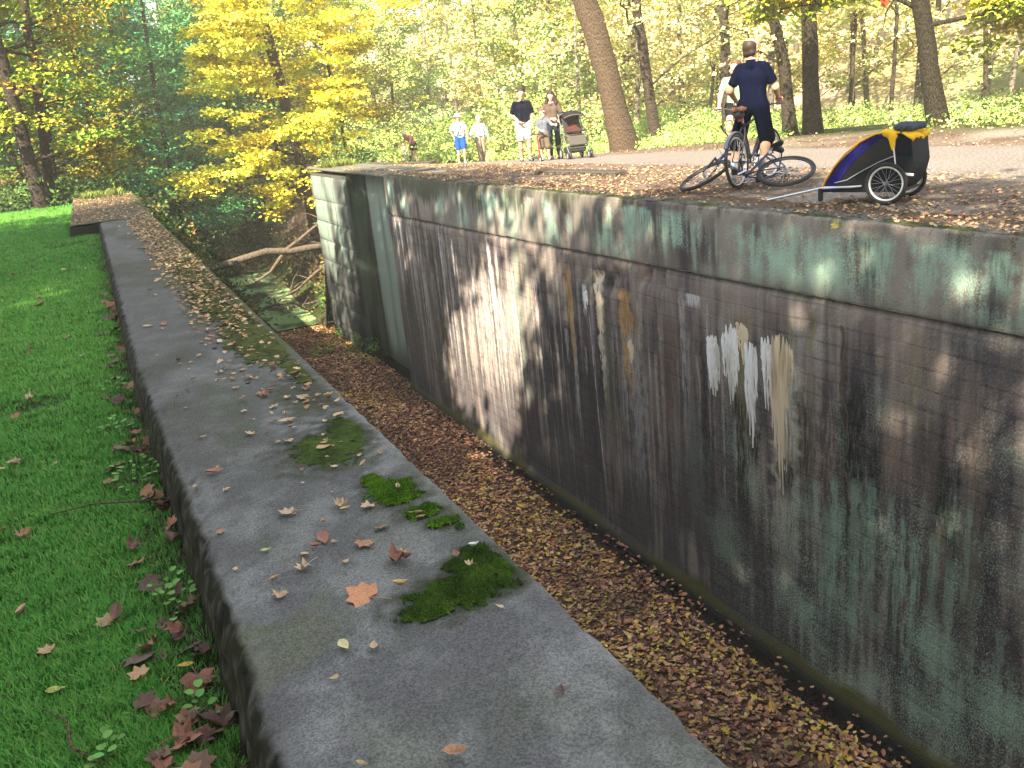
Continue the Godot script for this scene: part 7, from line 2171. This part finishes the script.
func build_small_things() -> void:
	# a low slab of timber let into the verge, and a second one farther on
	rng.seed = 99
	for e in [[Vector3(8.05, 0.115, -14.7), 2.5, 0.12, "weathered flat timber lying along the edge of the verge"], [Vector3(10.1, ground(10.1, -29.6) + 0.05, -29.6), 1.5, 0.5, "low dark slab on the verge in front of the man in the sun hat"]]:
		var t := thing("timber_slab", e[3], "timber", e[0], e[2])
		var b := MB.new()
		b.col = Color(0.10, 0.085, 0.07)
		b.box(Transform3D(), Vector3(0.30, 0.12, e[1]), 0.02)
		part("beam", b, M.bark, t)
	# the fallen bough caught across the creek, with its broken branches
	var t := thing("fallen_branch", "bare grey fallen bough lying across the creek against the end of the lock", "branch")
	var b := MB.new()
	b.col = Color(0.17, 0.14, 0.105)
	b.tube([Vector3(2.45, -2.85, -31.0), Vector3(3.4, -2.76, -31.05), Vector3(4.2, -2.62, -31.0), Vector3(4.9, -2.52, -31.05), Vector3(5.7, -2.62, -31.0), Vector3(6.9, -2.6, -31.0), Vector3(8.2, -2.3, -31.2)], [0.10, 0.115, 0.12, 0.125, 0.12, 0.11, 0.09], 10, true, 0.2, n2)
	part("bough", b, M.bark, t)
	for pts in [[Vector3(5.45, -2.62, -31.0), Vector3(6.1, -2.25, -30.95), Vector3(6.9, -1.75, -30.9), Vector3(7.6, -1.0, -30.9)], [Vector3(5.6, -2.64, -31.0), Vector3(6.3, -2.42, -31.1), Vector3(7.4, -2.05, -31.2)], [Vector3(5.4, -2.72, -31.0), Vector3(4.9, -3.2, -30.9), Vector3(4.1, -3.55, -30.8), Vector3(3.3, -3.9, -30.8)], [Vector3(7.0, -3.2, -31.1), Vector3(6.4, -3.5, -31.0), Vector3(5.7, -3.95, -31.0), Vector3(4.9, -4.25, -31.1)],
			[Vector3(4.0, -4.65, -31.4), Vector3(4.9, -4.45, -31.6), Vector3(5.6, -4.5, -31.8), Vector3(6.1, -4.9, -32.0)], [Vector3(3.6, -4.5, -31.0), Vector3(4.3, -4.05, -31.2), Vector3(4.9, -4.0, -31.5)], [Vector3(5.0, -4.95, -33.6), Vector3(6.2, -5.0, -33.4), Vector3(7.2, -4.8, -33.2)]]:
		b = MB.new()
		b.col = Color(0.17, 0.13, 0.095)
		var r := []
		for i in pts.size(): r.append(lerpf(0.075, 0.02, float(i) / (pts.size() - 1)))
		b.tube(pts, r, 7, true, 0.2, n2)
		for i in 4:
			var u: Vector3 = pts[1].lerp(pts[pts.size() - 1], rnd(0, 1))
			var e := u + Vector3(rnd(-0.7, 0.7), rnd(-0.2, 0.6), rnd(-0.5, 0.5))
			b.tube([u, u.lerp(e, 0.5) + Vector3(0, rnd(-0.05, 0.1), 0), e], [0.022, 0.014, 0.005], 5, false)
		part("side_branch", b, M.bark, t)
	# dry twigs on the lawn
	for e in [[Vector3(-0.22, -0.25, -4.55), 1.2, 0.32, "thin dry twig across the leaves at the wall foot"], [Vector3(-0.42, -0.26, -2.72), 0.3, 0.22, "short dry twig in the grass near the viewer"]]:
		var k := thing("twig", e[3], "twig", e[0], e[1])
		b = MB.new()
		b.col = Color(0.14, 0.10, 0.07)
		b.tube([Vector3(0, 0, -e[2]), Vector3(0.03, 0.02, -e[2] * 0.3), Vector3(0.0, 0.02, e[2] * 0.4), Vector3(0.05, 0.0, e[2])], [0.002, 0.004, 0.005, 0.003], 6)
		part("stick", b, M.bark, k)
	# tufts of weed at the foot of the far block
	for e in [[Vector3(6.15, -5.12, -25.6), 0.55, "tall green weed growing at the foot of the far block"], [Vector3(6.0, -5.12, -23.9), 0.7, "leafy weed in front of the gate recess"], [Vector3(5.2, -5.12, -25.9), 0.4, "small weed growing in the leaves of the lock bed"], [Vector3(6.2, -5.1, -28.0), 0.4, "low weed where the lock bed meets the pond"]]:
		var k := thing("weed_plant", e[2], "weed", e[0])
		var where := []
		var tints := []
		for i in 16:
			where.append(xf(Vector3(rnd(-0.3, 0.3), rnd(0.03, 1.0) * e[1], rnd(-0.25, 0.25)) , rnd(0, TAU), Vector3(rnd(-0.5, 0.5), 0, rnd(-0.5, 0.5)), rnd(0.3, 0.55)))
			tints.append(vary(Color(0.14, 0.25, 0.04), 0.3))
		many("leaves", T.sprays[0], M.leaf, where, tints, k)
	# clumps of grass on the edge of the far wall's top and the end pad
	for e in [[Vector3(6.9, 0.13, -27.6), "tuft of green weeds on top of the far block"], [Vector3(0.3, 0.03, -28.6), "pale grass tuft at the far end of the near wall"]]:
		var k := thing("grass_tuft", e[1], "grass", e[0])
		var where := []
		var tints := []
		for i in 120:
			where.append(xf(Vector3(rnd(-0.5, 0.5), 0, rnd(-0.5, 0.5)), rnd(0, TAU), Vector3(rnd(-0.3, 0.3), 0, rnd(-0.3, 0.3)), rnd(2.0, 4.5)))
			tints.append(vary(Color(0.20, 0.24, 0.06), 0.3))
		many("blades", T.tuft, M.grass, where, tints, k)
# ---------------------------------------------------------------- the scene
func _ready() -> void:
	var cam := Camera3D.new()
	cam.name = "camera"
	cam.transform = Transform3D(Basis(Vector3(0.902068, -0.095328, 0.420934), Vector3(0.208619, 0.950105, -0.231904), Vector3(-0.377825, 0.297008, 0.876946)).orthonormalized(), Vector3(0, 1.45, 0))
	cam.fov = 46.21
	cam.near = 0.05
	cam.far = 400.0
	add_child(cam)
	var env := Environment.new()
	env.background_mode = Environment.BG_SKY
	var sm := ProceduralSkyMaterial.new()
	sm.sky_top_color = Color(0.72, 0.76, 0.82)
	sm.sky_horizon_color = Color(0.95, 0.94, 0.90)
	sm.sky_curve = 0.18
	sm.ground_horizon_color = Color(0.55, 0.55, 0.5)
	sm.ground_bottom_color = Color(0.2, 0.19, 0.16)
	sm.sky_energy_multiplier = 0.85
	var sky := Sky.new()
	sky.sky_material = sm
	env.sky = sky
	env.ambient_light_source = Environment.AMBIENT_SOURCE_SKY
	env.tonemap_mode = Environment.TONE_MAPPER_LINEAR
	env.tonemap_exposure = 5.3
	env.fog_enabled = true
	env.fog_density = 0.0019
	env.fog_light_color = Color(1.0, 0.97, 0.88)
	env.sdfgi_enabled = true
	env.ssao_enabled = true
	env.ssil_enabled = true
	var we := WorldEnvironment.new()
	we.environment = env
	we.name = "environment"
	add_child(we)
	var sun := DirectionalLight3D.new()
	sun.name = "sun"
	sun.light_color = Color(1.0, 0.94, 0.84)
	sun.light_energy = 1.6
	sun.light_angular_distance = 0.5
	sun.shadow_enabled = true
	add_child(sun)
	sun.look_at_from_position(SUN * 50.0, Vector3.ZERO, Vector3.UP)

	rng.seed = 1
	n1 = noise(1, 0.05, 3)
	n2 = noise(2, 0.05, 4)
	# places that the sun reaches between the crowns
	for y in [-1.7, -2.3, -2.9, -3.5]:
		sun_gaps.append([Vector3(WALL_X, y, -14.2 - (y + 1.7) * -0.25), 1.0])
		sun_gaps.append([Vector3(WALL_X, y - 0.5, -15.8), 1.05])
	sun_gaps.append([Vector3(WALL_X, -3.6, -17.4), 1.1])
	sun_gaps.append([Vector3(WALL_X, -2.1, -5.5), 0.32])
	sun_gaps.append([Vector3(0.9, 0, -11.2), 0.45]); sun_gaps.append([Vector3(0.7, 0, -16.5), 0.5])
	sun_gaps.append([Vector3(-0.6, -0.3, -9.2), 0.5]); sun_gaps.append([Vector3(-0.9, -0.3, -12.6), 0.55]); sun_gaps.append([Vector3(-1.2, -0.3, -16.0), 0.5])
	sun_gaps.append([Vector3(10.6, 0.1, -8.8), 1.2]); sun_gaps.append([Vector3(12.0, 0.1, -12.5), 1.4])
	sun_gaps.append([Vector3(WALL_X, -0.6, -26.8), 1.5])
	make_materials()
	plants_prepare()
	build_ground()
	build_far_wall()
	build_near_wall()
	build_trees()
	build_undergrowth()
	build_people()
	build_small_things()
	build_grass()
	build_litter()
	build_moss()
	build_leaves()
